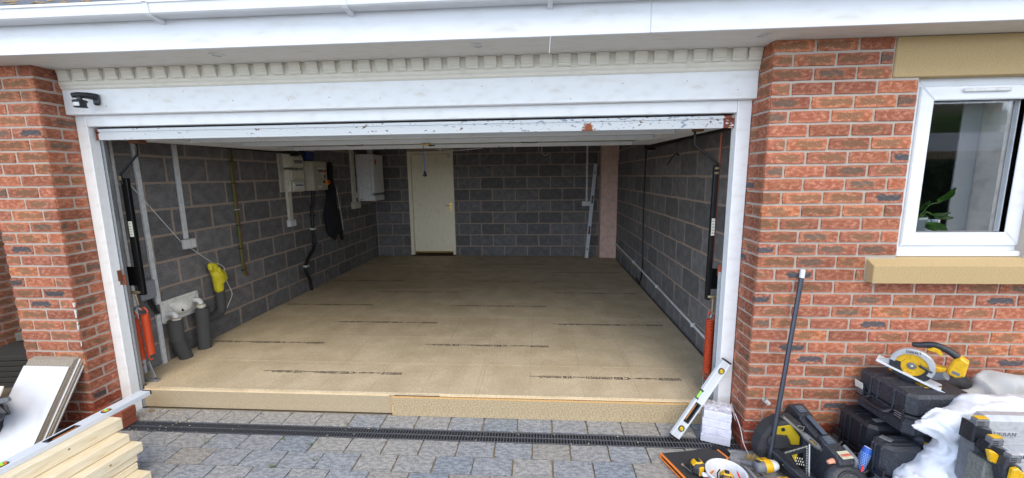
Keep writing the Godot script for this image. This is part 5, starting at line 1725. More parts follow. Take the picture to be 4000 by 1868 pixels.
# ---------------------------------------------------------------- window
func window_and_plant() -> void:
	var w := thing("window", "white plastic window with one opening light in the right wall", "window", Vector3(5.45, 1.77, -0.05))
	var off := at(-w.position)
	var x0 := 5.140
	var x1 := 5.83
	var y0 := 1.284
	var y1 := 2.247
	var ring := func(a0: float, a1: float, b0: float, b1: float, t: float, z0: float, z1: float, ch: float) -> ArrayMesh:
		var s := sh(off)
		# four mitred members, each a prism
		for q in [[Vector2(a0, b0), Vector2(a1, b0), Vector2(a1 - t, b0 + t), Vector2(a0 + t, b0 + t)], [Vector2(a0, b1), Vector2(a1, b1), Vector2(a1 - t, b1 - t), Vector2(a0 + t, b1 - t)], [Vector2(a0, b0), Vector2(a0, b1), Vector2(a0 + t, b1 - t), Vector2(a0 + t, b0 + t)], [Vector2(a1, b0), Vector2(a1, b1), Vector2(a1 - t, b1 - t), Vector2(a1 - t, b0 + t)]]:
			s.prism(q, z0, z1, ch)
		return s.done()
	put("frame", ring.call(x0, x1, y0, y1, 0.045, -0.12, -0.058, 0.002), mats["upvc"], w)
	put("sash", ring.call(5.160, 5.795, 1.312, 2.203, 0.078, -0.1195, -0.046, 0.006), mats["upvc"], w)
	put("glazing_bead", ring.call(5.226, 5.729, 1.378, 2.137, 0.012, -0.085, -0.054, 0.002), mats["black_plastic"], w)
	put("pane", sh(off).ab(Vector3(5.233, 1.385, -0.090), Vector3(5.722, 2.131, -0.086)).done(), mats["glass"], w)
	put("vent", sh(off).ab(Vector3(5.372, 2.166, -0.0455), Vector3(5.612, 2.186, -0.030), 0.004).done(), mats["white_plastic"], w)
	put("cill", sh(off).ab(Vector3(5.128, 1.2535, -0.12), Vector3(5.84, 1.2835, -0.028), 0.003).done(), mats["upvc"], w)
	var r := sh(off)
	r.ab(Vector3(5.70, 1.26, -0.281), Vector3(5.83, 2.25, -0.122))
	put("reveal", r.done(), mats["plaster"], w)
	var bl := sh()
	bl.ab(Vector3(5.585, 1.30, -0.262), Vector3(5.695, 2.24, -0.250), 0.002)
	tag(put("curtain", bl.done(), mat("curtain_grey", lin(0.25, 0.27, 0.29), 0.9, 0, "fine", Vector3.ONE * 6)), "plain grey curtain edge behind the window's right side", "curtain")

	var sill := tag(put("window_board", sh().ab(Vector3(5.10, 1.330, -0.34), Vector3(5.84, 1.352, -0.124), 0.003).done(), mats["white_paint"]), "white window board inside under the pot plant", "window board")
	sill.position = Vector3.ZERO
	var p := thing("pot_plant", "leafy green pot plant in a grey pot behind the window glass", "pot plant", Vector3(5.33, 1.352, -0.19))
	put("pot", sh().lathe([[0.0, 0.0], [0.052, 0.0], [0.062, 0.10], [0.066, 0.10], [0.066, 0.115], [0.058, 0.115], [0.056, 0.09], [0.0, 0.09]], 24).done(), mats["pot"], p)
	var lr := RandomNumberGenerator.new()
	lr.seed = 5
	for q in [[0.14, 0.16, 0.02, 0.115], [0.09, 0.06, 0.03, 0.09], [0.12, -0.01, 0.02, 0.09], [0.05, 0.00, 0.04, 0.08], [-0.03, 0.10, 0.03, 0.08], [-0.05, 0.05, 0.02, 0.09], [0.02, 0.09, 0.0, 0.08], [0.15, 0.04, 0.0, 0.09]]:
		var tip := Vector3(q[0] * 0.85, 0.085 + q[1] * 0.72, q[2])
		var base := Vector3(q[0] * 0.2, 0.10, 0)
		put("stem", sh().tube(curve([base, (base + tip) / 2 + Vector3(0, 0.035, 0), tip]), 0.0025, 5).done(), mats["leaf_green"], p)
		var s := sh(frame(tip, Vector3(q[0] * 0.5 + 0.02, q[1] - 0.05, 0.02), Vector3(0, 0.35, 1)))
		var rows := []
		for i in 7:
			var t := i / 6.0
			var wd: float = sin(pow(t, 0.7) * PI) * q[3] * 0.46
			var row := []
			for j in 5:
				var v := (j - 2) / 2.0
				row.append(Vector3(t * q[3], v * wd, -absf(v) * 0.010 + sin(t * PI) * 0.012))
			rows.append(row)
		s.skin(rows, Vector3(0, 0, 1))
		put("leaf", s.done(), mats["leaf_green"], p)
	var c := thing("photo_card", "pale blue card standing on the window board behind the plant", "card", Vector3(5.47, 1.352, -0.225))
	put("card", sh().ab(Vector3(-0.05, 0, -0.004), Vector3(0.05, 0.095, 0.0), 0.001).done(), mat("card_blue", lin(0.42, 0.50, 0.66), 0.6), c)
	put("border", sh().ab(Vector3(0.036, 0.002, 0.0004), Vector3(0.0495, 0.094, 0.002), 0.0005).done(), mats["white_plastic"], c)


# ---------------------------------------------------------------- what the window mirrors, across the drive
func garden_opposite() -> void:
	var wall := thing("garden_wall", "retaining wall with brick coping across the drive, mirrored in the window", "wall", Vector3(12, 0, 9.0))
	var off := at(-wall.position)
	put("body", sh(off).ab(Vector3(10.5, 0, 9.0), Vector3(17.5, 2.02, 9.3)).done(), mats["slate_slab"], wall)
	var bm := sh().box(Vector3.ZERO, Vector3(0.105, 0.215, 0.26), 0.012).done()
	for k in 60:
		var o := put("coping_brick", bm, mats["lichen"] if k % 3 else mats["panel_core"], wall)
		o.position = Vector3(10.6 + k * 0.115, 2.13, 9.12) - wall.position
	put("render_band", sh(off).ab(Vector3(10.5, 2.24, 9.6), Vector3(17.5, 2.75, 9.8)).done(), mats["plaster"], wall)
	var hedge := sh()
	var hr := RandomNumberGenerator.new()
	hr.seed = 9
	for k in 2600:
		var c := Vector3(hr.randf_range(10.5, 17.5), hr.randf_range(0.0, 2.0), 8.95 - hr.randf() * 0.35)
		var u := Vector3(hr.randf_range(-1, 1), hr.randf_range(-1, 1), hr.randf_range(-1, 1)).normalized() * 0.09
		var v := u.cross(Vector3(hr.randf_range(-1, 1), 1, hr.randf_range(-1, 1))).normalized() * 0.06
		hedge.tri(c - u, c + v, c + u, Vector3(0, 0, -1))
		hedge.tri(c - u, c - v, c + u, Vector3(0, 0, -1))
	var h := put("ivy", hedge.done(), mats["hedge"])
	stuff(tag(h, "dark ivy covering the retaining wall across the drive", "ivy"))
	var bank := sh()
	for k in 2000:
		var c := Vector3(hr.randf_range(10.5, 17.5), 2.7 + hr.randf() * 0.6, 10.0 + hr.randf() * 1.2)
		bank.tri(c, c + Vector3(hr.randf_range(-0.1, 0.1), 0.3, 0), c + Vector3(0.03, 0, 0), Vector3(0, 0, -1))
	stuff(tag(put("tall_grass", bank.done(), mats["grass"]), "tall grass on the bank above the retaining wall", "grass"))
	var fence := thing("garden_fence", "brown close-board fence behind the grass bank across the drive", "fence", Vector3(14, 2.7, 11.6))
	var pb := sh().box(Vector3(0, 0.55, 0), Vector3(0.145, 1.1, 0.02), 0.003).done()
	for k in 46:
		var o := put("board", pb, mats["panel_core"], fence)
		o.position = Vector3(-3.4 + k * 0.15, 0, 0)
	put("soil_bank", sh(at(-fence.position)).ab(Vector3(10.5, 0, 9.85), Vector3(17.5, 2.7, 12)).done(), mats["sand"], fence)


# ---------------------------------------------------------------- left foreground
func left_pile() -> void:
	# boards leaning on the pier
	var lean := Vector3(0, 0.388, -0.254).normalized()
	var up_n := lean.cross(Vector3(1, 0, 0)).normalized() * -1.0
	if up_n.z < 0:
		up_n = -up_n
	var n := 8
	for k in n:
		var front := k == n - 1
		var label: String = ["narrow grey-edged panel leaning against the brick pier, nearest the bricks", "second panel from the bricks in the leaning stack", "third panel from the bricks in the leaning stack", "fourth panel from the bricks in the leaning stack", "fifth panel from the bricks in the leaning stack", "third panel from the front of the leaning stack", "grey-banded panel just behind the white front panel", "large white wall panel at the front of the leaning stack"][k]
		var t := thing("wall_panel", label, "panel", Vector3.ZERO, "panels leaning against the left pier")
		var back := (n - 1 - k) * 0.0125
		var foot := Vector3(-0.11 + back * 0.35, 0.0155, 0.381) - up_n * back
		if k > 0 and k < n - 1:
			foot += Vector3(rng.randf_range(-0.008, 0.008), 0, 0)
		foot.y = 0.018
		var len := 0.585 if front else 0.66 - 0.006 * k
		if k == n - 2:
			len = 0.625
		var f := Transform3D(Basis(Vector3(1, 0, 0), lean, up_n), foot)
		t.transform = f
		var w := 0.335
		put("core", sh().ab(Vector3(-w, 0, -0.0095), Vector3(0, len, -0.0016), 0.001).done(), mats["panel_core"] if k % 2 else mats["panel_back"], t)
		put("face", sh().ab(Vector3(-w, 0.001, -0.0014), Vector3(-0.0005, len - 0.001, 0.0), 0.0004).done(), mats["panel_white"] if k in [0, 3, n - 1] else mats["panel_back"], t)
	tag(put("cream_board", sh(frame(Vector3(-0.62, 0.018, 0.40), Vector3(1, 0, 0), Vector3(0, 0.42, -0.21))).ab(Vector3(-0.3, 0, -0.010), Vector3(0.19, 0.46, 0.0), 0.002).done(), mats["cream_bounce_tint"]), "cream board lying behind the black sack at the far left", "board")

	# dark refuse sack with a grey strip
	var sn := noise(51, 8.0, 3)
	var sack := net(func(p: Vector3) -> float:
		var d := capsule(p, Vector3(-0.62, 0.12, 0.30), Vector3(-0.46, 0.20, 0.31), 0.11, 0.09)
		d = blend(d, capsule(p, Vector3(-0.44, 0.33, 0.31), Vector3(-0.315, 0.315, 0.33), 0.10, 0.052), 0.04)
		d = blend(d, capsule(p, Vector3(-0.31, 0.38, 0.33), Vector3(-0.225, 0.335, 0.335), 0.030, 0.014), 0.03)
		return d + (absf(sn.get_noise_3dv(p)) - 0.25) * 0.05, Vector3(-0.70, -0.01, 0.10), Vector3(-0.14, 0.50, 0.52), 0.013)
	var so := put("refuse_sack", sack, mats["black_plastic"])
	tag(so, "crumpled black plastic sack at the far left before the panels", "sack")
	tag(put("grey_strip", sh(frame(Vector3(-0.33, 0.395, 0.35), Vector3(0.22, 0.055, 0.0), Vector3(0, 1, 0))).box(Vector3(0.07, 0, 0), Vector3(0.20, 0.028, 0.022), 0.004).done(), mats["grip_grey"]), "short grey plastic strip on the black sack", "strip")

	# dark slabs stacked behind the pier
	for k in 6:
		var z := sh()
		var dx := rng.randf_range(-0.02, 0.02)
		z.x = Transform3D(Basis(Vector3.UP, 0.12 + rng.randf_range(-0.03, 0.03)), Vector3(-1.42 + dx, 0.015 + 0.048 * k, -0.72))
		z.box(Vector3(0, 0.023, 0), Vector3(0.60, 0.043, 0.45), 0.005)
		tag(put("paving_slab", z.done(), mats["slate_slab"]), ["lowest dark slab in the stack behind the left pier", "second dark slab up in the stack behind the left pier", "third dark slab up in the stack behind the left pier", "fourth dark slab up in the stack behind the left pier", "fifth dark slab up in the stack behind the left pier", "topmost dark slab in the stack behind the left pier"][k], "paving slab", "dark slabs stacked behind the left pier")
	tag(put("paving_slab", sh(at(Vector3(-1.50, 0.305, -0.95), Basis(Vector3.UP, 0.1))).box(Vector3(0.03, 0.04, 0), Vector3(0.5, 0.075, 0.30), 0.006).done(), mats["pale_slab"]), "paler grey slab lying on top of the dark slab stack", "paving slab", "dark slabs stacked behind the left pier")

	# timbers, running out towards the camera
	var dirz := Vector3(-0.10, 0.0, 0.99).normalized()
	var beams := [
		# x of the right-hand top edge at the far end, top, height, width, z of the far end, label
		[0.576, 0.350, 0.072, 0.150, 0.370, "topmost pale timber in the stack, under the spirit level"],
		[0.655, 0.276, 0.052, 0.22, 0.412, "second pale timber down in the stack at lower left"],
		[0.722, 0.222, 0.058, 0.22, 0.405, "third pale timber down, with a knot in its side"],
		[0.705, 0.162, 0.046, 0.22, 0.430, "fourth pale timber down in the stack, set back"],
		[0.712, 0.114, 0.040, 0.22, 0.440, "fifth pale timber down in the stack"],
		[0.800, 0.072, 0.052, 0.24, 0.452, "lowest pale timber, stepping out to the right of the stack"],
	]
	for k in beams.size():
		var q: Array = beams[k]
		var t := thing("timber", q[5], "timber", Vector3(q[0], q[1], q[4]), "timbers stacked at lower left")
		t.transform = Transform3D(Basis(dirz.cross(Vector3.UP).normalized() * -1.0, Vector3.UP, dirz), Vector3(q[0], q[1], q[4]))
		put("beam", sh().ab(Vector3(-q[3], -q[2] + 0.0008, 0.0), Vector3(0, 0, 1.25), 0.003).done(), mats["timber"], t)
		put("end_grain", sh().ab(Vector3(-q[3] + 0.003, -q[2] + 0.003, -0.0008), Vector3(-0.003, -0.003, 0.001)).done(), mats["timber_end"], t)
		if k in [0, 2]:
			put("knot", sh(Transform3D(Basis(Vector3(0, 0, 1), Vector3(1, 0, 0), Vector3(0, -1, 0)), Vector3(0.0001, -q[2] * (0.3 if k == 0 else 0.45), 0.26 if k == 0 else 0.17))).lathe([[0.006, 0.0], [0.004, 0.0006], [0.0, 0.0008]], 9).done(), mats["wood_handle"], t)

	# the long level lying on the timbers
	level("spirit_level", "long aluminium spirit level lying on the timber stack", Vector3(0.440, 0.3655, 0.105), Vector3(0.372, 0.3655, 1.45), Vector3(0, 1, 0), 0.072, 0.030, 1.30, [0.19, 0.55], [0.36])

	# loose red bricks by the post
	for k in 2:
		var b := sh(at(Vector3(0.092 + 0.006 * k, 0.0155 + 0.0655 * k, -0.046), Basis(Vector3.UP, -0.04 + 0.05 * k)))
		b.box(Vector3(-0.06, 0.0325, 0), Vector3(0.215, 0.064, 0.103), 0.003)
		tag(put("loose_brick", b.done(), red_brick()), ["lower of two smooth red bricks stacked by the left post", "upper of two smooth red bricks stacked by the left post"][k], "brick", "loose red bricks by the left post")

func red_brick() -> StandardMaterial3D:
	return mat("red_brick", lin(0.33, 0.095, 0.055), 0.85, 0, "stone", Vector3.ONE * 7, "fine_bump", 0.5)


# ---------------------------------------------------------------- right foreground: small tools
func right_small_tools() -> void:
	level("spirit_level", "short aluminium spirit level leaning on the right door post", Vector3(3.958, 0.018, -0.062), Vector3(4.305, 0.50, -0.165), Vector3(0.15, 0.12, 1), 0.066, 0.028, 0.615, [0.13, 0.87], [0.33], 0.33)

	# white boxes in film
	for k in 4:
		var f := Transform3D(Basis(Vector3.UP, -0.36), Vector3(4.19, 0.0155 + k * 0.0555, -0.045))
		var b := sh(f)
		b.box(Vector3(0.004 * (k % 2), 0.027, -0.045), Vector3(0.172 - 0.004 * k, 0.053, 0.10), 0.002)
		tag(put("white_box", b.done(), mats["box_white"]), ["lowest white box in the stack by the right post", "second white box up in the stack by the right post", "third white box up in the stack by the right post", "topmost white box in the stack, under crumpled film"][k], "box", "white boxes stacked by the right post")
	var fn := noise(71, 14.0, 3)
	var film := sh(Transform3D(Basis(Vector3.UP, -0.36), Vector3(4.19, 0.24, -0.045)))
	var rows := []
	for i in 13:
		var row := []
		for j in 21:
			var u := (j - 10) / 10.0
			var v := i / 12.0
			var drop := maxf(0.0, absf(u) - 0.82) * -0.25
			row.append(Vector3(u * 0.105 + fn.get_noise_2d(i * 3, j) * 0.006, 0.004 + drop + absf(fn.get_noise_2d(i * 0.5, j * 0.35)) * 0.05, 0.01 - v * 0.115))
		rows.append(row)
	film.skin(rows, Vector3.UP)
	film.tube(curve([Vector3(0.10, 0.01, 0.0), Vector3(0.13, -0.06, 0.03), Vector3(0.155, -0.15, 0.06), Vector3(0.20, -0.224, 0.09)]), 0.003, 5)
	tag(put("plastic_film", film.done(), mats["film"]), "crumpled clear film on top of the white box stack", "film")

	# pole
	var pole := thing("broom_pole", "dark metal pole with a pale end leaning on the brick wall", "pole", Vector3(4.41, 0.03, 0.20))
	var pa := Vector3(4.392, 0.03, 0.192)
	var pb := Vector3(4.586, 1.165, 0.022)
	put("shaft", sh(at(-pole.position)).tube([pa, pb], 0.0125, 12).done(), mat("pole_blue", lin(0.055, 0.062, 0.085), 0.35, 0.3, "fine", Vector3.ONE * 6), pole)
	put("tip", sh(at(-pole.position)).tube([pb - (pb - pa).normalized() * 0.03, pb + (pb - pa).normalized() * 0.02], 0.0135, 12).done(), mats["alloy"], pole)

	# flat tool pouch with orange binding
	var t := thing("tool_pouch", "black flat tool pouch with orange binding on the paving", "pouch", Vector3(3.99, 0.0155, 0.15))
	var off := at(-t.position)
	var c := [Vector3(3.80, 0.045, 0.120), Vector3(4.135, 0.05, 0.040), Vector3(4.185, 0.05, 0.145), Vector3(3.895, 0.05, 0.40)]
	var ps := sh(off)
	var top := []
	for i in 9:
		var row := []
		for j in 9:
			var p: Vector3 = c[0].lerp(c[1], j / 8.0).lerp(c[3].lerp(c[2], j / 8.0), i / 8.0)
			p.y = 0.050 + sin(i / 8.0 * PI) * 0.006 - sin(j / 8.0 * PI) * 0.004 + 0.002 * sin(i * 1.7 + j)
			row.append(p)
		top.append(row)
	ps.skin(top, Vector3.UP)
	put("flap", ps.done(), mats["charcoal_cloth"], t)
	var bs := sh(off)
	var low := []
	for p in c:
		low.append(Vector3(p.x, 0.0165, p.z))
	bs.poly([low[0] + Vector3(0.01, 0, 0), low[1], low[2], low[3]], Vector3.DOWN)
	for k in [1, 2]:
		var k2: int = (k + 1) % 4
		bs.poly([c[k] - Vector3(0, 0.003, 0), c[k2] - Vector3(0, 0.003, 0), low[k2], low[k]], (c[k] + c[k2]) / 2 - Vector3(4.0, 0.03, 0.17))
	bs.poly([low[0] + Vector3(0.02, 0.012, 0.0), low[1] + Vector3(0, 0.012, 0), low[2] + Vector3(0, 0.012, 0), low[3] + Vector3(0, 0.012, 0)], Vector3.UP)
	put("body", bs.done(), mats["black_cloth"], t)
	put("binding", sh(off).tube(curve([c[0] + Vector3(0, 0.004, 0), c[0].lerp(c[3], 0.5) + Vector3(0.0, 0.006, 0), c[3] + Vector3(0, 0.004, 0)]), 0.007, 8).done(), mats["trim_orange"], t)
	put("binding", sh(off).tube(curve([c[0] + Vector3(0, 0.002, 0), low[0] + Vector3(0, 0.008, 0.004), low[0].lerp(low[3], 0.5) + Vector3(0.004, 0.005, 0), low[3] + Vector3(0, 0.006, 0)]), 0.006, 8).done(), mats["trim_orange"], t)
	put("binding", sh(off).tube(curve([c[1] + Vector3(0, 0.004, 0), c[1].lerp(c[2], 0.5) + Vector3(0, 0.006, 0), c[2] + Vector3(0, 0.004, 0)]), 0.006, 8).done(), mats["trim_orange"], t)
	put("binding", sh(off).tube(curve([c[3], c[3].lerp(c[2], 0.5) + Vector3(0, 0.005, 0), c[2]]), 0.006, 8).done(), mats["trim_orange"], t)
	tag(put("cloth_roll", sh().tube([Vector3(4.13, 0.045, 0.05), Vector3(4.19, 0.045, 0.075), Vector3(4.205, 0.042, 0.105)], [0.022, 0.028, 0.02], 14).done(), mats["black_cloth"]), "small black cloth roll behind the tool pouch", "roll")
	var bolt := thing("coach_screw", "silver screw with a hexagon head lying on the pouch", "screw", Vector3(3.895, 0.062, 0.235))
	put("shank", sh().tube([Vector3(0, 0, 0), Vector3(0.028, 0.0, 0.055)], 0.0038, 8).done(), mats["bright_steel"], bolt)
	put("head", sh().tube([Vector3(-0.005, 0.0, -0.010), Vector3(0, 0, 0)], 0.009, 6).done(), mats["bolt_brass"], bolt)

	tape("yellow and black tape measure standing on the tool pouch", Transform3D(Basis(Vector3.UP, 0.22).scaled(Vector3.ONE * 1.08), Vector3(3.955, 0.0610, 0.285)))
	tape("yellow and black tape measure lying in the white bucket", Transform3D(Basis(Vector3.UP, -0.35), Vector3(4.085, 0.052, 0.355)))

	var bk := thing("bucket", "white plastic bucket with a tape measure and pencil in it", "bucket", Vector3(4.085, 0.0155, 0.345))
	put("tub", sh().lathe([[0.0, 0.0], [0.082, 0.0], [0.086, 0.006], [0.098, 0.092], [0.106, 0.094], [0.107, 0.103], [0.101, 0.106], [0.095, 0.100], [0.082, 0.012], [0.0, 0.010]], 40).done(), mats["bag_white"], bk)
	put("lug", sh().ab(Vector3(-0.128, 0.070, -0.012), Vector3(-0.095, 0.086, 0.012), 0.004).done(), mats["bag_white"], bk)
	var pc := thing("pencil", "red carpenter's pencil standing in the white bucket", "pencil", Vector3(4.15, 0.04, 0.39))
	put("wood", sh().tube([Vector3(0.015, 0.0, 0.02), Vector3(-0.012, 0.085, -0.030)], 0.0052, 6).done(), mats["red"], pc)
	put("point", sh().tube([Vector3(-0.012, 0.085, -0.030), Vector3(-0.0145, 0.094, -0.035)], [0.005, 0.001], 6).done(), mats["wood_handle"], pc)

	var br := thing("hand_brush", "small brush with pale bristles by the foot of the pole", "brush", Vector3(4.345, 0.0155, 0.13))
	var bsh := sh()
	var r := RandomNumberGenerator.new()
	r.seed = 3
	for k in 420:
		var a := Vector3(r.randf_range(-0.045, 0.045), r.randf_range(0.0, 0.03), r.randf_range(-0.015, 0.02))
		bsh.tube([a, a + Vector3(r.randf_range(-0.012, 0.004), 0.028 + r.randf_range(-0.004, 0.006), r.randf_range(-0.006, 0.012))], [0.0013, 0.0007], 3, false)
	put("bristles", bsh.done(), mats["bristle"], br)
	put("stock", sh().ab(Vector3(-0.05, 0.0, -0.02), Vector3(0.07, 0.014, 0.022), 0.004).done(), mats["wood_handle"], br)

	drill("impact driver with its bit pointing right, beside the bucket", frame(Vector3(4.272, 0.098, 0.275), Vector3(0.16, 0.004, -0.02), Vector3(-0.25, -0.25, -0.9)), false)
	drill("second cordless driver, cut off by the picture's bottom edge", frame(Vector3(4.325, 0.070, 0.385), Vector3(0.16, 0.006, -0.005), Vector3(-0.25, -0.25, -0.9)), false)
	tag(put("tool_strap", sh().tube(curve([Vector3(4.215, 0.07, 0.24), Vector3(4.23, 0.085, 0.275), Vector3(4.26, 0.06, 0.33)]), [0.010, 0.012, 0.012, 0.012, 0.012, 0.012, 0.012, 0.012, 0.012, 0.012, 0.012, 0.012, 0.010], 8).done(), mats["grip_grey"]), "grey tool handle between the bucket and the driver", "handle")

# a tape measure; its own axes: x across, y up, z towards its mouth
func tape(label: String, f: Transform3D) -> void:
	var t := thing("tape_measure", label, "tape measure", f.origin, "tape measures")
	t.transform = f
	put("case", sh().box(Vector3(0, 0.030, 0), Vector3(0.070, 0.060, 0.066), 0.016).done(), mats["dusty_black"], t)
	var band := sh()
	band.box(Vector3(0, 0.045, -0.004), Vector3(0.064, 0.046, 0.062), 0.018)
	put("shell", band.done(), mats["tool_yellow"], t)
	put("nose", sh().box(Vector3(0.0, 0.030, 0.034), Vector3(0.026, 0.050, 0.010), 0.003).done(), mats["tool_yellow"], t)
	put("lock", sh().box(Vector3(0, 0.066, -0.004), Vector3(0.026, 0.008, 0.030), 0.003).done(), mats["black_plastic"], t)
	for k in 5:
		put("rib", sh().box(Vector3(0.0355, 0.010 + k * 0.008, 0.01), Vector3(0.003, 0.005, 0.042), 0.001).done(), mats["grip_grey"], t)
	put("belt_clip", sh().tube([Vector3(-0.034, 0.060, -0.02), Vector3(-0.046, 0.050, 0.0), Vector3(-0.044, 0.02, 0.02)], 0.004, 6).done(), mats["black_steel"], t)

# a cordless driver; x along the barrel towards the bit, y towards the handle's butt
func drill(label: String, f: Transform3D, whole: bool) -> void:
	var t := thing("cordless_driver", label, "driver", f.origin, "cordless drivers")
	t.transform = f
	var turnx := Transform3D(Basis(Vector3(0, 0, 1), Vector3(1, 0, 0), Vector3(0, 1, 0)), Vector3.ZERO)
	put("motor_housing", sh(turnx).lathe([[0.0, 0.0], [0.022, 0.001], [0.031, 0.008], [0.034, 0.025], [0.034, 0.058]], 20).done(), mats["grip_grey"], t)
	put("yellow_collar", sh(turnx).lathe([[0.0345, 0.050], [0.0355, 0.056], [0.0355, 0.086], [0.034, 0.092]], 20).done(), mats["tool_yellow"], t)
	put("gear_case", sh(turnx).lathe([[0.033, 0.091], [0.031, 0.105], [0.024, 0.128], [0.018, 0.134], [0.0, 0.135]], 20).done(), mats["alloy"], t)
	put("collet", sh(turnx).lathe([[0.015, 0.134], [0.014, 0.150], [0.008, 0.156], [0.0, 0.156]], 16).done(), mats["black_steel"], t)
	put("bit", sh(turnx).lathe([[0.0042, 0.156], [0.0042, 0.182], [0.0022, 0.184], [0.0016, 0.204], [0.0, 0.207]], 8).done(), mats["bright_steel"], t)
	put("side_plate", sh().ab(Vector3(0.028, -0.012, 0.0335), Vector3(0.082, 0.022, 0.0385), 0.003).done(), mats["tool_yellow"], t)
	for k in 3:
		put("plate_print", sh().ab(Vector3(0.042, -0.004 + k * 0.007, 0.0386), Vector3(0.070 - 0.006 * k, -0.0015 + k * 0.007, 0.0389)).done(), mats["ink"], t)
	for k in 4:
		put("vent_slot", sh().ab(Vector3(0.008 + k * 0.006, -0.020, 0.0305), Vector3(0.0105 + k * 0.006, 0.006, 0.0345), 0.001).done(), mats["slot_dark"], t)
	put("handle", sh().tube([Vector3(0.035, 0.02, -0.004), Vector3(0.012, 0.05, -0.006), Vector3(-0.025, 0.090, -0.008)], [0.022, 0.018, 0.020], 12).done(), mats["grip_grey"], t)
	put("trigger", sh().box(Vector3(0.052, 0.046, -0.005), Vector3(0.020, 0.026, 0.016), 0.004).done(), mats["red"], t)
	if whole:
		put("battery_foot", sh().box(Vector3(0.012, 0.140, -0.008), Vector3(0.085, 0.030, 0.058), 0.006).done(), mats["black_plastic"], t)


# ---------------------------------------------------------------- right foreground: cases and saw
func carry_case(called: String, label: String, f: Transform3D, size: Vector3, m: Material, group := "black tool cases by the right wall") -> Node3D:
	# x = width (towards the right), y up, z = depth; its latched front is the -x face
	var t := thing(called, label, "tool case", f.origin, group)
	t.transform = f
	var hx := size.x
	var hy := size.y
	var hz := size.z
	var c := 0.034
	var plan := [Vector2(0, c), Vector2(c, 0), Vector2(hx - c, 0), Vector2(hx, c), Vector2(hx, hz - c), Vector2(hx - c, hz), Vector2(c, hz), Vector2(0, hz - c)]
	var lay := Transform3D(Basis(Vector3.RIGHT, Vector3(0, 0, 1), Vector3(0, 1, 0)), Vector3.ZERO)
	put("base_shell", sh(lay).prism(plan, 0.0, hy * 0.44, 0.010).done(), m, t)
	put("lid_shell", sh(lay).prism(plan, hy * 0.47, hy, 0.016).done(), m, t)
	var rim := []
	for p in plan:
		rim.append(p + (p - Vector2(hx / 2, hz / 2)).normalized() * 0.006)
	put("rim", sh(lay).prism(rim, hy * 0.425, hy * 0.485, 0.002).done(), m, t)
	for z in [0.30, 0.44, 0.72]:
		put("rib", sh().box(Vector3(-0.002, hy * 0.72, hz * z), Vector3(0.012, hy * 0.46, 0.012), 0.003).done(), m, t)
		put("rib", sh().box(Vector3(hx * 0.4, hy + 0.001, hz * z), Vector3(hx * 0.7, 0.008, 0.010), 0.003).done(), m, t)
	for z in [0.16, 0.86]:
		var l := put("latch", sh().box(Vector3(-0.010, hy * 0.47, hz * z), Vector3(0.012, hy * 0.30, 0.050), 0.003).done(), mats["black_plastic"], t)
		for k in 3:
			put("latch_rib", sh().box(Vector3(-0.0175, hy * 0.40 + k * 0.012, hz * z), Vector3(0.003, 0.004, 0.038), 0.001).done(), mats["galvanised"], l)
	put("handle", sh().tube(curve([Vector3(-0.004, hy * 0.42, hz * 0.30), Vector3(-0.034, hy * 0.36, hz * 0.33), Vector3(-0.040, hy * 0.34, hz * 0.5), Vector3(-0.034, hy * 0.36, hz * 0.68), Vector3(-0.004, hy * 0.42, hz * 0.71)]), 0.012, 10).done(), mats["black_plastic"], t)
	return t

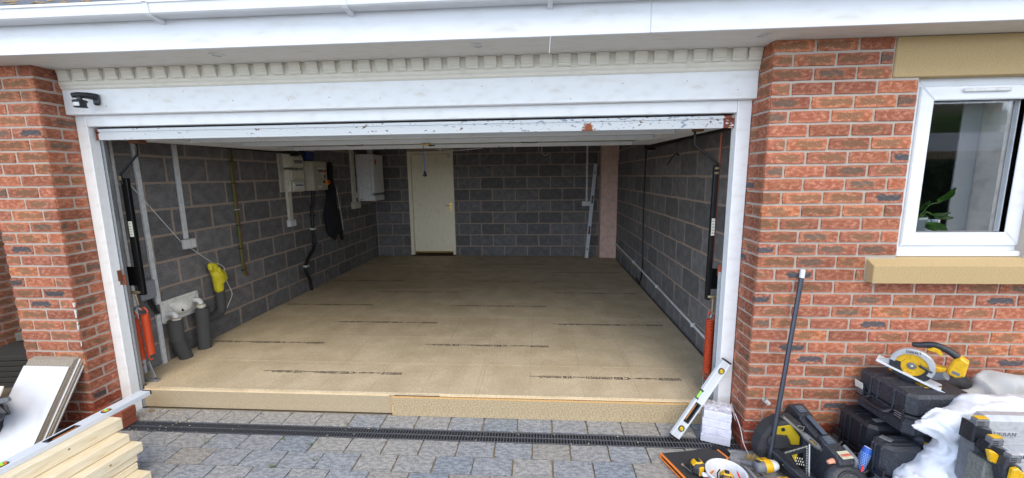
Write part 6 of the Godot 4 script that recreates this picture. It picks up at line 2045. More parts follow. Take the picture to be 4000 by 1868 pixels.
func right_cases() -> void:
	var lower := carry_case("tool_case", "big dusty black tool case under the circular saw's case, against the bricks", Transform3D(Basis(Vector3.UP, 0.10), Vector3(4.845, 0.0155, 0.040)), Vector3(0.46, 0.345, 0.245), mats["black_plastic"])
	put("name_plate", sh().box(Vector3(0.09, 0.349, 0.18), Vector3(0.05, 0.003, 0.03), 0.001).done(), mats["galvanised"], lower)
	var small := carry_case("tool_case", "smaller black case in front of the stacked cases, latch upwards", Transform3D(Basis(Vector3.UP, 0.06), Vector3(4.830, 0.0155, 0.302)), Vector3(0.205, 0.325, 0.125), mats["dusty_black"])
	put("metal_clip", sh(at(Vector3(0.055, 0.331, 0.05), Basis(Vector3.UP, 0.5))).box(Vector3.ZERO, Vector3(0.034, 0.004, 0.05), 0.001).done(), mats["galvanised"], small)
	var upper := carry_case("saw_case", "large scuffed black case on top of the stack, carrying the circular saw", Transform3D(Basis(Vector3.UP, 0.06), Vector3(4.945, 0.372, 0.030)), Vector3(0.335, 0.228, 0.345), mats["dusty_black"])
	put("label_plate", sh(at(Vector3(-0.0165, 0.135, 0.045), Basis(Vector3(0, 0, 1), 0.15))).box(Vector3.ZERO, Vector3(0.004, 0.045, 0.055), 0.001).done(), mats["label_paper"], upper)
	put("sticker", sh().box(Vector3(0.19, 0.2295, 0.15), Vector3(0.09, 0.002, 0.22), 0.0005).done(), mats["label_yellow"], upper)

	# yellow-labelled case half behind the bag
	var yl := thing("tool_case", "dark case with a yellow label half hidden behind the white bag", "tool case", Vector3(5.08, 0.0155, 0.37), "black tool cases by the right wall")
	put("shell", sh(at(-yl.position)).ab(Vector3(5.03, 0.10, 0.22), Vector3(5.22, 0.375, 0.372), 0.03).done(), mats["dusty_black"], yl)
	put("label", sh(at(-yl.position)).ab(Vector3(5.056, 0.20, 0.3722), Vector3(5.108, 0.345, 0.3745), 0.0005).done(), mats["label_yellow"], yl)
	put("label_print", sh(at(-yl.position)).add(words("X2", 0.026, 0.0006), at(Vector3(5.085, 0.305, 0.3752))).done(false), mats["ink"], yl)
	put("label_mark", sh(at(-yl.position)).ab(Vector3(5.066, 0.325, 0.3747), Vector3(5.092, 0.333, 0.3752)).ab(Vector3(5.072, 0.22, 0.3747), Vector3(5.078, 0.262, 0.3752)).ab(Vector3(5.068, 0.225, 0.3747), Vector3(5.084, 0.230, 0.3752)).done(), mats["ink"], yl)

	# long case standing on edge, leaning at the wall: A to B is its near top edge
	var A := Vector3(4.565, 0.362, 0.040)
	var B := Vector3(4.640, 0.235, 0.405)
	var f := frame(A, B - A, Vector3(0, 1, 0))
	var dc := thing("screw_case", "long black case on its edge with a paper label reading шурупы", "tool case", A, "black tool cases by the right wall")
	dc.transform = f
	var across := 1.0 if f.basis.z.x > 0 else -1.0
	var L: float = (B - A).length()
	var wd := 0.098 * across
	var z0 := minf(0.0, wd)
	var z1 := maxf(0.0, wd)
	put("shell", sh().prism([Vector2(0.0, -0.02), Vector2(0.02, 0.0), Vector2(0.10, 0.0), Vector2(0.11, -0.016), Vector2(0.225, -0.016), Vector2(0.24, 0.0), Vector2(L - 0.02, 0.0), Vector2(L, -0.02), Vector2(L, -0.20), Vector2(L - 0.03, -0.235), Vector2(0.03, -0.235), Vector2(0.0, -0.20)], z0 + 0.012, z1, 0.006).done(), mats["dusty_black"], dc)
	put("clear_lid", sh().prism([Vector2(0.01, -0.03), Vector2(L - 0.012, -0.03), Vector2(L - 0.012, -0.20), Vector2(L - 0.04, -0.225), Vector2(0.04, -0.225), Vector2(0.01, -0.19)], z0 + 0.001, z0 + 0.0118, 0.003).done(), mats["grip_grey"], dc)
	var zm := (z0 + z1) / 2
	put("handle", sh().box(Vector3(0.167, 0.004, zm - across * 0.004), Vector3(0.125, 0.012, 0.028), 0.004).done(), mat("latch_blue", lin(0.085, 0.11, 0.15), 0.45, 0, "fine", Vector3.ONE * 9), dc)
	for q in [0.055, 0.262]:
		var l := put("latch", sh().box(Vector3(q, 0.004, zm - across * 0.012), Vector3(0.048, 0.010, 0.050), 0.003).done(), mats["latch_blue"], dc)
		for k in 3:
			put("latch_rib", sh().box(Vector3(q - 0.012 + k * 0.011, 0.0105, zm - across * 0.012), Vector3(0.004, 0.004, 0.036), 0.001).done(), mats["grip_grey"], l)
	put("paper_label", sh().box(Vector3(L - 0.040, 0.0016, zm + across * 0.008), Vector3(0.045, 0.002, 0.070), 0.0).done(), mats["label_cream"], dc)
	var wtxt := words("шурупы", 0.022, 0.0006)
	var tb := wtxt.get_aabb()
	put("label_writing", sh().add(wtxt, Transform3D(Basis(Vector3(0, 0, across) * (0.058 / tb.size.x), Vector3(-1, 0, 0), Vector3(0, 1, 0)) if across > 0 else Basis(Vector3(0, 0, -1) * (0.058 / tb.size.x), Vector3(-1, 0, 0), Vector3(0, 1, 0)), Vector3(L - 0.040, 0.0034, zm + across * 0.008))).done(false), mats["red"], dc)
	put("edge_bumper", sh().tube(curve([Vector3(L - 0.09, 0.002, z0 + 0.004), Vector3(L - 0.02, -0.002, z0 + 0.003), Vector3(L - 0.003, -0.03, z0 + 0.003), Vector3(L - 0.003, -0.12, z0 + 0.003)]), 0.010, 8).done(), mats["grip_grey"], dc)

	# open black and yellow tool bag behind the pole
	var tb2 := thing("tool_bag", "black and yellow open tool bag with a buckled strap behind the pole", "bag", Vector3(4.46, 0.0155, 0.10))
	var off := at(-tb2.position)
	var outline := [Vector2(4.375, 0.02), Vector2(4.352, 0.12), Vector2(4.37, 0.20), Vector2(4.41, 0.265), Vector2(4.47, 0.302), Vector2(4.55, 0.312), Vector2(4.60, 0.28), Vector2(4.63, 0.17), Vector2(4.64, 0.02)]
	put("body", sh(off).prism(outline, 0.055, 0.155, 0.012).done(), mats["charcoal_cloth"], tb2)
	put("yellow_panel", sh(off).prism([Vector2(4.415, 0.215), Vector2(4.44, 0.275), Vector2(4.52, 0.290), Vector2(4.575, 0.215), Vector2(4.575, 0.165), Vector2(4.53, 0.165), Vector2(4.50, 0.225)], 0.1552, 0.163, 0.002).done(), mats["bag_yellow"], tb2)
	var fl := []
	for k in 18:
		fl.append(Vector2(4.455 + cos(TAU * k / 18) * 0.062, 0.185 + sin(TAU * k / 18) * 0.045))
	put("pocket_flap", sh(off).prism(fl, 0.157, 0.172, 0.004).done(), mats["charcoal_cloth"], tb2)
	put("front_pocket", sh(off).prism([Vector2(4.40, 0.03), Vector2(4.40, 0.13), Vector2(4.56, 0.145), Vector2(4.60, 0.03)], 0.1555, 0.195, 0.010).done(), mats["black_cloth"], tb2)
	put("yellow_trim", sh(off).prism([Vector2(4.415, 0.085), Vector2(4.43, 0.125), Vector2(4.50, 0.135), Vector2(4.50, 0.110)], 0.1952, 0.199, 0.001).done(), mats["bag_yellow"], tb2)
	put("rivet", sh(off).lathe([[0.0, 0.0]], 4).done() if false else sh(off).tube([Vector3(4.475, 0.262, 0.162), Vector3(4.475, 0.262, 0.167)], 0.011, 12).done(), mats["black_plastic"], tb2)
	put("strap", sh(off).tube(curve([Vector3(4.46, 0.32, 0.10), Vector3(4.53, 0.30, 0.165), Vector3(4.575, 0.255, 0.185), Vector3(4.60, 0.16, 0.175)]), 0.011, 6).done(), mats["charcoal_cloth"], tb2)
	put("buckle", sh(off * at(Vector3(4.553, 0.292, 0.192), Basis(Vector3(0, 0, 1), -0.25))).box(Vector3(0, 0.012, 0), Vector3(0.038, 0.004, 0.005), 0.001).box(Vector3(0, -0.012, 0), Vector3(0.038, 0.004, 0.005), 0.001).box(Vector3(-0.017, 0, 0), Vector3(0.004, 0.0195, 0.005), 0.001).box(Vector3(0.017, 0, 0), Vector3(0.004, 0.0195, 0.005), 0.001).done(), mats["bright_steel"], tb2)

	# pry bar with a black grip
	var pb := thing("steel_bar", "slanting steel bar with a black grip and yellow maker's tag", "hand tool", Vector3(4.6, 0.26, 0.26))
	off = at(-pb.position)
	var b0 := Vector3(4.405, 0.405, 0.265)
	var b1 := Vector3(4.715, 0.135, 0.285)
	put("shaft", sh(off).tube([b0, b0.lerp(b1, 0.36)], 0.0085, 10).done(), mats["bright_steel"], pb)
	put("shaft", sh(off).tube([b0.lerp(b1, 0.64), b1], 0.0095, 10).done(), mats["bright_steel"], pb)
	put("grip", sh(off).tube([b0.lerp(b1, 0.355), b0.lerp(b1, 0.40), b0.lerp(b1, 0.60), b0.lerp(b1, 0.645)], [0.013, 0.017, 0.017, 0.013], 12).done(), mats["grip_grey"], pb)
	var bf := frame(b0.lerp(b1, 0.5), b1 - b0, Vector3(0, 1, 0.35))
	var face := off * Transform3D(Basis(bf.basis.x, bf.basis.y, bf.basis.z), bf.origin + Vector3(0.0, 0.004, 0.0165))
	put("maker_tag", sh(face).box(Vector3(0, 0, 0), Vector3(0.046, 0.014, 0.003), 0.001).done(), mats["black_plastic"], pb)
	var wt := words("STANLEY", 0.011, 0.0006)
	put("tag_lettering", sh(face).add(wt, Transform3D(Basis().scaled(Vector3(0.038 / wt.get_aabb().size.x, 1, 1)), Vector3(0, 0, 0.0019))).done(false), mats["tool_yellow"], pb)

	# speed square, black with white scales
	var q := thing("speed_square", "black triangular speed square with white scale marks standing among the tools", "square", Vector3(4.47, 0.03, 0.31))
	off = at(-q.position)
	var s0 := Vector2(4.532, 0.268)
	var s1 := Vector2(4.552, 0.02)
	var s2 := Vector2(4.395, 0.215)
	put("plate", sh(off).prism([s0, s1, s0.lerp(s1, 0.88).lerp(s2, 0.16), s0.lerp(s1, 0.17).lerp(s2, 0.2)], 0.30, 0.304).prism([s0, s2, s2.lerp(s1, 0.13), s0.lerp(s1, 0.18).lerp(s2, 0.1)], 0.3001, 0.3041).prism([s2, s1, s1.lerp(s0, 0.10), s2.lerp(s0, 0.18)], 0.2999, 0.3039).done(), mats["black_plastic"], q)
	put("fence_edge", sh(off).tube([Vector3(s0.x + 0.003, s0.y, 0.303), Vector3(s1.x + 0.003, s1.y, 0.303)], 0.004, 6).done(), mats["alloy"], q)
	var mk := sh(off)
	for k in 22:
		var p := s0.lerp(s1, 0.06 + k * 0.041) + Vector2(-0.010, 0)
		mk.box(Vector3(p.x, p.y, 0.3045), Vector3(0.008, 0.0022, 0.0008))
		var p2 := s0.lerp(s2, 0.08 + k * 0.038) + Vector2(0, -0.008)
		mk.box(Vector3(p2.x, p2.y, 0.3047), Vector3(0.0018, 0.007 if k % 4 else 0.011, 0.0008))
	for k in 4:
		for j in 3:
			mk.box(Vector3(4.468 + k * 0.012 + j * 0.006, 0.185 - k * 0.002 - j * 0.018, 0.3043), Vector3(0.004, 0.010, 0.0008))
	put("scale_marks", mk.done(), mats["label_paper"], q)
	put("yellow_backing", sh(off).prism([s0.lerp(s2, 0.3) + Vector2(0, -0.03), s0.lerp(s2, 0.62) + Vector2(0, -0.03), s0.lerp(s1, 0.5) + Vector2(-0.06, 0)], 0.285, 0.288).done(), mats["bag_yellow"], q)

	tag(put("tool_rail", sh(frame(Vector3(4.405, 0.135, 0.10), Vector3(0.105, -0.055, 0.26), Vector3(0, 1, 0))).box(Vector3(0.15, 0, 0), Vector3(0.34, 0.042, 0.052), 0.005).done(), mats["dusty_black"]), "long black plastic rail slanting down in front of the tool bag", "rail")
	tag(put("blade_guard", sh(frame(Vector3(4.405, 0.070, 0.135), Vector3(0.105, -0.03, 0.22), Vector3(0, 1, 0))).box(Vector3(0.13, 0, 0), Vector3(0.28, 0.045, 0.02), 0.006).done(), mats["black_plastic"]), "black plastic guard lying under the slanting rail", "guard")

	# round zipped pouch
	var rp := thing("round_case", "round black zipped case at the picture's bottom edge", "case", Vector3(4.675, 0.11, 0.415))
	var turn := Transform3D(Basis(Vector3(1, 0, 0), 0.95), Vector3.ZERO)
	put("shell", sh(turn).lathe([[0.0, 0.036], [0.055, 0.038], [0.085, 0.034], [0.108, 0.018], [0.114, 0.0], [0.108, -0.018], [0.085, -0.034], [0.0, -0.038]], 40).done(), mats["dusty_black"], rp)
	put("zip", sh(turn).lathe([[0.1125, 0.006], [0.117, 0.003], [0.117, -0.003], [0.1125, -0.006]], 40).done(), mats["black_cloth"], rp)
	put("raised_ring", sh(turn).lathe([[0.060, 0.0365], [0.064, 0.043], [0.070, 0.043], [0.075, 0.0355]], 40).done(), mats["black_plastic"], rp)
	put("red_tag", sh(turn * at(Vector3(0.085, 0.020, -0.085), Basis(Vector3.UP, -0.6))).box(Vector3.ZERO, Vector3(0.008, 0.006, 0.035), 0.001).done(), mats["red"], rp)
	tag(put("ear_plug", sh().tube([Vector3(4.600, 0.205, 0.36), Vector3(4.628, 0.212, 0.355), Vector3(4.645, 0.205, 0.36)], [0.010, 0.014, 0.012], 10).done(), mat("salmon", lin(0.80, 0.34, 0.22), 0.7)), "salmon foam plug lying on the round black case", "plug")

	# blue perforated grip
	var g0 := Vector3(4.765, 0.150, 0.350)
	var g1 := Vector3(4.826, 0.275, 0.325)
	var bg := thing("hand_tool", "blue rubber tool handle with pale dimples standing before the black cases", "handle", g0)
	var gf := frame(Vector3.ZERO, g1 - g0, Vector3(0, 0, 1))
	put("grip", sh(gf).tube([Vector3(0, 0, 0), Vector3(0.125, 0, 0), Vector3(0.138, 0, 0)], [0.020, 0.023, 0.021], 16).done(), mats["blue"], bg)
	put("end_cap", sh(gf).tube([Vector3(0.1382, 0, 0), Vector3(0.142, 0, 0)], [0.021, 0.018], 16).done(), mat("cap_lilac", lin(0.55, 0.55, 0.75), 0.5), bg)
	var dm := sh(gf)
	for i in 11:
		for j in 14:
			var a := TAU * (j + 0.5 * (i % 2)) / 14
			var rr := 0.0203 + 0.003 * (i / 11.0)
			dm.x = gf * Transform3D(Basis(Vector3.RIGHT, a), Vector3.ZERO)
			dm.box(Vector3(0.010 + i * 0.0095, rr, 0), Vector3(0.0042, 0.0012, 0.0042), 0.0005)
	put("dimples", dm.done(), mat("dimple_pale", lin(0.40, 0.52, 0.68), 0.6), bg)

	circular_saw()
	toolbox()
	var dk := noise(81, 12.0, 3)
	tag(put("dark_cloth", net(func(p: Vector3) -> float: return capsule(p, Vector3(5.33, 0.565, 0.14), Vector3(5.42, 0.575, 0.15), 0.030, 0.042) + absf(dk.get_noise_3dv(p)) * 0.025, Vector3(5.25, 0.47, 0.05), Vector3(5.5, 0.66, 0.24), 0.01), mats["charcoal_cloth"]), "dark purple-grey cloth tucked between the saw and the dust sheet", "cloth")

func circular_saw() -> void:
	var t := thing("circular_saw", "yellow and black cordless circular saw resting on the top case", "circular saw", Vector3(5.09, 0.69, 0.205))
	t.transform = Transform3D(Basis(Vector3(0.68275, -0.30141, 0.66559), Vector3(0.21582, 0.95350, 0.21040), Vector3(-0.69805, 0, 0.71605)).orthonormalized(), Vector3(5.09, 0.69, 0.205))
	var face := Transform3D(Basis(Vector3.RIGHT, Vector3(0, 0, 1), Vector3(0, -1, 0)), Vector3.ZERO)
	var blade := []
	for k in 24:
		blade.append(Vector2(cos(TAU * k / 24.0) * 0.066, sin(TAU * k / 24.0) * 0.066))
		blade.append(Vector2(cos(TAU * (k + 0.35) / 24.0) * 0.070, sin(TAU * (k + 0.35) / 24.0) * 0.070))
	put("blade", sh().prism(blade, -0.001, 0.001).done(), mats["tool_yellow"], t)
	var slots := sh()
	for k in 3:
		for j in 4:
			var a := 0.5 + k * 2.09 + j * 0.14
			slots.x = Transform3D(Basis(Vector3(0, 0, 1), a), Vector3.ZERO)
			slots.box(Vector3(0.040, 0, 0.0012), Vector3(0.0016, 0.0058, 0.0006))
	put("blade_slots", slots.done(), mats["ink"], t)
	put("arbor_washer", sh(face).lathe([[0.019, 0.0], [0.019, 0.006], [0.014, 0.008], [0.0, 0.008]], 20).done(), mats["grip_grey"], t)
	put("arbor_bolt", sh(face).lathe([[0.008, 0.008], [0.008, 0.014], [0.0, 0.015]], 6).done(), mats["bright_steel"], t)
	# upper guard: a band round the top of the blade, with a sheet behind the blade
	var band := []
	var inner := []
	for k in 23:
		var a := deg_to_rad(-12.0 + k * 9.3)
		band.append(Vector2(cos(a) * 0.092, sin(a) * 0.092 + 0.004))
		inner.append(Vector2(cos(a) * 0.067, sin(a) * 0.067))
	inner.reverse()
	put("upper_guard", sh().prism(band + inner, -0.016, 0.012, 0.003).done(), mats["toolbox_silver"], t)
	var backing := []
	for k in 24:
		backing.append(Vector2(cos(TAU * k / 24) * 0.090, sin(TAU * k / 24) * 0.090 + 0.004))
	put("guard_back", sh().prism(backing, -0.030, -0.014, 0.003).done(), mats["toolbox_silver"], t)
	var lower := []
	var linner := []
	for k in 17:
		var a := deg_to_rad(-172.0 + k * 11.2)
		lower.append(Vector2(cos(a) * 0.090, sin(a) * 0.090))
		linner.append(Vector2(cos(a) * 0.050 + 0.006, sin(a) * 0.060 + 0.006))
	linner.reverse()
	put("lower_guard", sh().prism(lower + linner, 0.0012, 0.010, 0.002).done(), mats["black_plastic"], t)
	put("guard_lever", sh().prism([Vector2(0.018, 0.022), Vector2(0.030, 0.030), Vector2(0.080, 0.022), Vector2(0.078, 0.012), Vector2(0.030, 0.014)], 0.010, 0.020, 0.003).done(), mats["black_plastic"], t)
	put("shoe", sh().ab(Vector3(-0.135, -0.053, -0.075), Vector3(0.162, -0.049, 0.035), 0.001).done(), mats["alloy"], t)
	put("shoe_lip", sh().ab(Vector3(-0.135, -0.0488, 0.031), Vector3(0.162, -0.044, 0.035), 0.001).done(), mats["alloy"], t)
	put("shoe_tongue", sh().prism([Vector2(-0.135, -0.0488), Vector2(-0.085, -0.0488), Vector2(-0.075, -0.010), Vector2(-0.095, -0.018)], -0.006, 0.0, 0.001).done(), mats["toolbox_silver"], t)
	put("motor", sh(at(Vector3(0.03, 0.012, -0.03)) * Transform3D(Basis(Vector3.RIGHT, Vector3(0, 0, -1), Vector3(0, 1, 0)), Vector3.ZERO)).lathe([[0.042, 0.0], [0.042, 0.05], [0.036, 0.075], [0.0, 0.078]], 20).done(), mats["tool_yellow"], t)
	put("body", sh().prism([Vector2(0.055, 0.070), Vector2(0.080, 0.048), Vector2(0.118, 0.062), Vector2(0.122, 0.036), Vector2(0.085, 0.004), Vector2(0.050, 0.0)], -0.055, -0.012, 0.006).done(), mats["tool_yellow"], t)
	put("battery_housing", sh().prism([Vector2(0.118, 0.120), Vector2(0.132, 0.150), Vector2(0.170, 0.138), Vector2(0.186, 0.062), Vector2(0.162, 0.036), Vector2(0.128, 0.040), Vector2(0.120, 0.062)], -0.065, -0.005, 0.008).done(), mats["tool_yellow"], t)
	put("battery_contact", sh().box(Vector3(0.152, 0.062, -0.0046), Vector3(0.030, 0.016, 0.003), 0.001).done(), mats["grip_grey"], t)
	put("handle", sh().tube(curve([Vector3(-0.045, 0.103, -0.03), Vector3(-0.015, 0.118, -0.032), Vector3(0.025, 0.146, -0.034), Vector3(0.075, 0.150, -0.034), Vector3(0.128, 0.138, -0.034)]), [0.010, 0.012, 0.013, 0.014, 0.015, 0.015, 0.016, 0.016, 0.017, 0.017, 0.017, 0.017, 0.017, 0.017, 0.017, 0.017, 0.017, 0.017, 0.017, 0.017, 0.017, 0.018, 0.018, 0.018, 0.018], 12).done(), mats["black_plastic"], t)
	put("trigger_frame", sh().prism([Vector2(0.012, 0.108), Vector2(0.030, 0.138), Vector2(0.058, 0.140), Vector2(0.076, 0.120), Vector2(0.070, 0.108), Vector2(0.050, 0.116)], -0.046, -0.018, 0.004).done(), mats["tool_yellow"], t)
	put("dust_chute", sh().tube([Vector3(0.092, -0.004, -0.010), Vector3(0.118, 0.022, 0.006), Vector3(0.128, 0.034, 0.012)], [0.018, 0.020, 0.021], 14).done(), mats["grip_grey"], t)
	var w := words("DeWALT", 0.019, 0.0008)
	put("guard_lettering", sh(Transform3D(Basis(Vector3(0, 0, 1), 0.35) * Basis().scaled(Vector3(0.058 / w.get_aabb().size.x, 1, 1)), Vector3(-0.022, 0.076, 0.0124))).add(w, Transform3D()).done(false), mats["ink"], t)

func toolbox() -> void:
	# three stepped trays, each lower and nearer than the one behind it
	var t := thing("toolbox", "silver and black stepped toolbox with yellow latches at lower right", "toolbox", Vector3(5.3, 0.0155, 0.55))
	var off := at(-t.position)
	var sil: Material = mats["toolbox_silver"]
	var lay := off * Transform3D(Basis(Vector3(0, 0, 1), Vector3(0, 1, 0), Vector3(1, 0, 0)), Vector3(5.102, 0, 0))
	put("lid", sh(lay).prism([Vector2(0.525, 0.44), Vector2(0.525, 0.60), Vector2(0.540, 0.628), Vector2(0.575, 0.630), Vector2(0.598, 0.612), Vector2(0.602, 0.580), Vector2(0.602, 0.545), Vector2(0.598, 0.54), Vector2(0.598, 0.515), Vector2(0.590, 0.51), Vector2(0.590, 0.44)], 0.0, 0.52, 0.003).done(), sil, t)
	put("middle_tray", sh(off).ab(Vector3(5.122, 0.0155, 0.53), Vector3(5.62, 0.4395, 0.585), 0.006).ab(Vector3(5.125, 0.0165, 0.5855), Vector3(5.62, 0.492, 0.655), 0.008).done(), sil, t)
	put("lower_tray", sh(off).ab(Vector3(5.125, 0.0155, 0.6555), Vector3(5.62, 0.455, 0.735), 0.008).done(), sil, t)
	put("end_panel", sh(off).prism([Vector2(5.045, 0.016), Vector2(5.045, 0.51), Vector2(5.10, 0.50), Vector2(5.10, 0.016)], 0.54, 0.605, 0.006).done(), mats["grip_grey"], t)
	put("end_panel", sh(off).prism([Vector2(5.022, 0.016), Vector2(5.022, 0.475), Vector2(5.10, 0.44), Vector2(5.10, 0.016)], 0.606, 0.685, 0.006).done(), mats["pale_slab"], t)
	put("end_corner", sh(off).prism([Vector2(5.020, 0.520), Vector2(5.022, 0.608), Vector2(5.098, 0.584), Vector2(5.116, 0.528), Vector2(5.092, 0.526), Vector2(5.060, 0.512)], 0.555, 0.622, 0.006).done(), mats["black_plastic"], t)
	put("end_corner", sh(off).prism([Vector2(5.022, 0.515), Vector2(5.036, 0.556), Vector2(5.096, 0.535), Vector2(5.119, 0.521), Vector2(5.122, 0.488), Vector2(5.070, 0.470)], 0.625, 0.682, 0.006).done(), mats["black_plastic"], t)
	put("end_corner", sh(off).prism([Vector2(5.040, 0.480), Vector2(5.047, 0.527), Vector2(5.108, 0.490), Vector2(5.122, 0.466), Vector2(5.112, 0.40), Vector2(5.060, 0.40)], 0.686, 0.742, 0.006).done(), mats["dusty_black"], t)
	for q in [[5.050, 0.617, 0.628, 0.055], [5.061, 0.563, 0.686, 0.05], [5.078, 0.525, 0.745, 0.045]]:
		var l := put("latch_body", sh(off).box(Vector3(q[0], q[1], q[2] - 0.018), Vector3(q[3], 0.034, 0.034), 0.004).done(), mats["grip_grey"], t)
		put("latch_cap", sh(off).box(Vector3(q[0] + 0.004, q[1] + 0.0195, q[2] - 0.020), Vector3(q[3] - 0.006, 0.004, 0.028), 0.0015).done(), mats["tool_yellow"] if q[1] > 0.55 else sil, l)
		for k in 3:
			put("latch_rib", sh(off).box(Vector3(q[0] - 0.012, q[1] - 0.010 + k * 0.009, q[2]), Vector3(q[3] * 0.5, 0.004, 0.003), 0.001).done(), mats["black_plastic"], l)
	put("yellow_latch", sh(off).prism([Vector2(5.003, 0.539), Vector2(5.027, 0.536), Vector2(5.063, 0.509), Vector2(5.082, 0.480), Vector2(5.079, 0.443), Vector2(5.064, 0.468), Vector2(5.021, 0.486)], 0.688, 0.708, 0.004).done(), mats["tool_yellow"], t)
	put("yellow_latch", sh(off).prism([Vector2(5.050, 0.494), Vector2(5.072, 0.500), Vector2(5.108, 0.468), Vector2(5.112, 0.43), Vector2(5.085, 0.40), Vector2(5.047, 0.43)], 0.744, 0.764, 0.005).done(), mats["tool_yellow"], t)
	put("badge", sh(off).ab(Vector3(5.128, 0.541, 0.602), Vector3(5.225, 0.566, 0.6055), 0.001).done(), sil, t)
	var w := words("IEAAN", 0.024, 0.001)
	put("badge_lettering", sh(off * Transform3D(Basis(Vector3(0.084 / w.get_aabb().size.x, 0, 0), Vector3(0, 1, 0), Vector3(0, 0, 1)), Vector3(5.176, 0.5535, 0.6058))).add(w, Transform3D()).done(false), mats["grip_grey"], t)
	put("tray_lettering", sh(off * Transform3D(Basis(Vector3(0.075 / w.get_aabb().size.x, 0, 0), Vector3(0, 0.9, 0), Vector3(0, 0, 1)), Vector3(5.186, 0.478, 0.6556))).add(w, Transform3D()).done(false), mats["ink"], t)


# ---------------------------------------------------------------- bags and sheets
func bags() -> void:
	var nw := noise(93, 3.2, 3)
	var ns := noise(94, 9.0, 2)
	var bag := net(func(p: Vector3) -> float:
		var d := capsule(p, Vector3(4.925, 0.487, 0.450), Vector3(5.06, 0.495, 0.455), 0.012, 0.068)
		d = blend(d, capsule(p, Vector3(5.06, 0.495, 0.450), Vector3(5.24, 0.528, 0.43), 0.068, 0.095), 0.04)
		d = blend(d, capsule(p, Vector3(5.24, 0.528, 0.43), Vector3(5.62, 0.525, 0.40), 0.095, 0.110), 0.04)
		d = blend(d, capsule(p, Vector3(5.12, 0.44, 0.45), Vector3(5.05, 0.22, 0.47), 0.06, 0.10), 0.04)
		d = blend(d, capsule(p, Vector3(4.93, 0.19, 0.49), Vector3(5.02, 0.22, 0.49), 0.075, 0.10), 0.04)
		d = blend(d, capsule(p, Vector3(4.98, 0.15, 0.50), Vector3(5.10, 0.17, 0.45), 0.12, 0.13), 0.05)
		d = blend(d, capsule(p, Vector3(4.87, 0.13, 0.455), Vector3(4.795, 0.165, 0.44), 0.028, 0.006), 0.03)
		# long gathers: round the upper arm towards its tip, down the lower part
		var wob := nw.get_noise_3dv(p)
		var around := absf(sin(atan2(p.y - 0.505, p.z - 0.44) * 2.6 + p.x * 9.0 + wob * 5.0))
		var down := absf(sin(p.x * 21.0 + p.z * 14.0 - p.y * 5.0 + wob * 6.0))
		var low := smoothstep(0.46, 0.38, p.y)
		return d - 0.013 + lerpf(around, down, low) * 0.015 + absf(ns.get_noise_3dv(p)) * 0.008, Vector3(4.74, -0.02, 0.28), Vector3(5.76, 0.68, 0.70), 0.010)
	tag(put("rubble_bag", bag, mats["bag_white"]), "large crumpled white plastic bag before the black cases", "bag")

	var n3 := noise(95, 2.6, 2)
	var sheet := net(func(p: Vector3) -> float:
		var d := capsule(p, Vector3(5.44, 0.50, 0.17), Vector3(5.56, 0.535, 0.16), 0.075, 0.095)
		d = blend(d, capsule(p, Vector3(5.56, 0.53, 0.16), Vector3(5.86, 0.51, 0.15), 0.095, 0.11), 0.05)
		d = blend(d, capsule(p, Vector3(5.50, 0.36, 0.20), Vector3(5.90, 0.36, 0.20), 0.12, 0.16), 0.08)
		d = blend(d, capsule(p, Vector3(5.50, 0.12, 0.18), Vector3(5.90, 0.12, 0.18), 0.13, 0.16), 0.08)
		var fold := absf(sin((p.y * 1.5 + p.x * 0.8 + n3.get_noise_3dv(p) * 0.5) * 10.0))
		return d + fold * 0.030 + n3.get_noise_3dv(p * 2.0) * 0.02, Vector3(5.32, -0.02, -0.02), Vector3(6.1, 0.70, 0.42), 0.014)
	tag(put("dust_sheet", sheet, mats["sheet_grey"]), "folded pale grey dust sheet bundled against the wall at the right", "dust sheet")


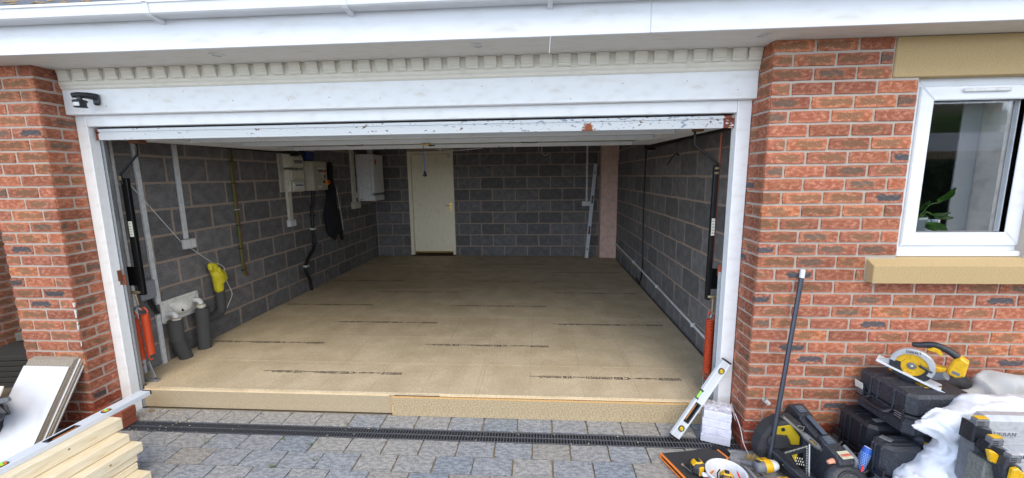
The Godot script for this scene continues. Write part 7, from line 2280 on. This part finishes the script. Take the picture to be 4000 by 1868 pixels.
# ---------------------------------------------------------------- last small things
func bits() -> void:
	tag(put("plastic_sleeve", sh().tube([Vector3(4.430, 0.372, 0.030), Vector3(4.462, 0.340, 0.022)], 0.013, 14, false).tube([Vector3(4.430, 0.372, 0.030), Vector3(4.462, 0.340, 0.022)], 0.010, 14, false).done(), mats["white_plastic"]), "short white plastic sleeve sticking out of the brick wall", "sleeve")
	var r := RandomNumberGenerator.new()
	r.seed = 77
	# grass in the joints
	var spots := [[1.44, 0.317, 14], [1.34, 0.06, 8], [0.86, 0.12, 6], [1.57, 0.10, 6], [1.66, 0.245, 5]]
	for k in spots.size():
		var q: Array = spots[k]
		var s := sh()
		for i in q[2]:
			var a := Vector3(q[0] + r.randf_range(-0.012, 0.012), 0.006, q[1] + r.randf_range(-0.006, 0.006))
			var b := a + Vector3(r.randf_range(-0.03, 0.03), r.randf_range(0.012, 0.045), r.randf_range(-0.02, 0.02))
			s.tube([a, (a + b) / 2 + Vector3(0, 0.006, 0), b], [0.0016, 0.0012, 0.0003], 4, false)
		tag(put("grass_tuft", s.done(), mats["grass"]), ["largest grass tuft growing between the pavers", "small grass tuft in a joint near the drain, left of centre", "sparse grass in the joint nearest the timbers", "tiny grass tuft in a joint just in front of the drain", "lone grass blades in a joint of the second paver row"][k], "grass", "grass tufts between the pavers")
	# wood shavings and leaf litter round the drain and the step
	var lit := sh()
	for k in 150:
		var x := r.randf_range(0.1, 4.3)
		var c := Vector3(x, 0.0175, r.randf_range(-0.24, 0.05))
		if r.randf() < 0.45:
			c = Vector3(r.randf_range(0.05, 0.6), 0.0175, r.randf_range(-0.25, 0.02))
		lit.x = at(c, Basis(Vector3.UP, r.randf() * TAU))
		lit.box(Vector3.ZERO, Vector3(r.randf_range(0.003, 0.014), 0.0015, r.randf_range(0.002, 0.004)))
	stuff(tag(put("litter", lit.done(), mats["pale_edge"]), "wood shavings and leaf scraps scattered round the drain", "litter"))
	var st := sh(at(Vector3(0.135, 0.016, -0.215)))
	st.tube([Vector3(-0.02, 0.006, 0), Vector3(0.0, 0.008, 0.004), Vector3(0.02, 0.006, 0.0)], [0.006, 0.012, 0.005], 8)
	tag(put("pebble", st.done(), mats["lichen"]), "brown pebble on the paving at the step's left end", "pebble")
	var fl := sh()
	for k in 40:
		fl.x = at(Vector3(r.randf_range(0.2, 4.1), 0.1792, r.randf_range(-3.2, -0.35)), Basis(Vector3.UP, r.randf() * TAU))
		fl.box(Vector3.ZERO, Vector3(r.randf_range(0.004, 0.022), 0.001, r.randf_range(0.003, 0.006)))
	stuff(tag(put("wood_chips", fl.done(), mats["raw_edge"]), "pale wood chips scattered over the chipboard floor", "wood chips"))
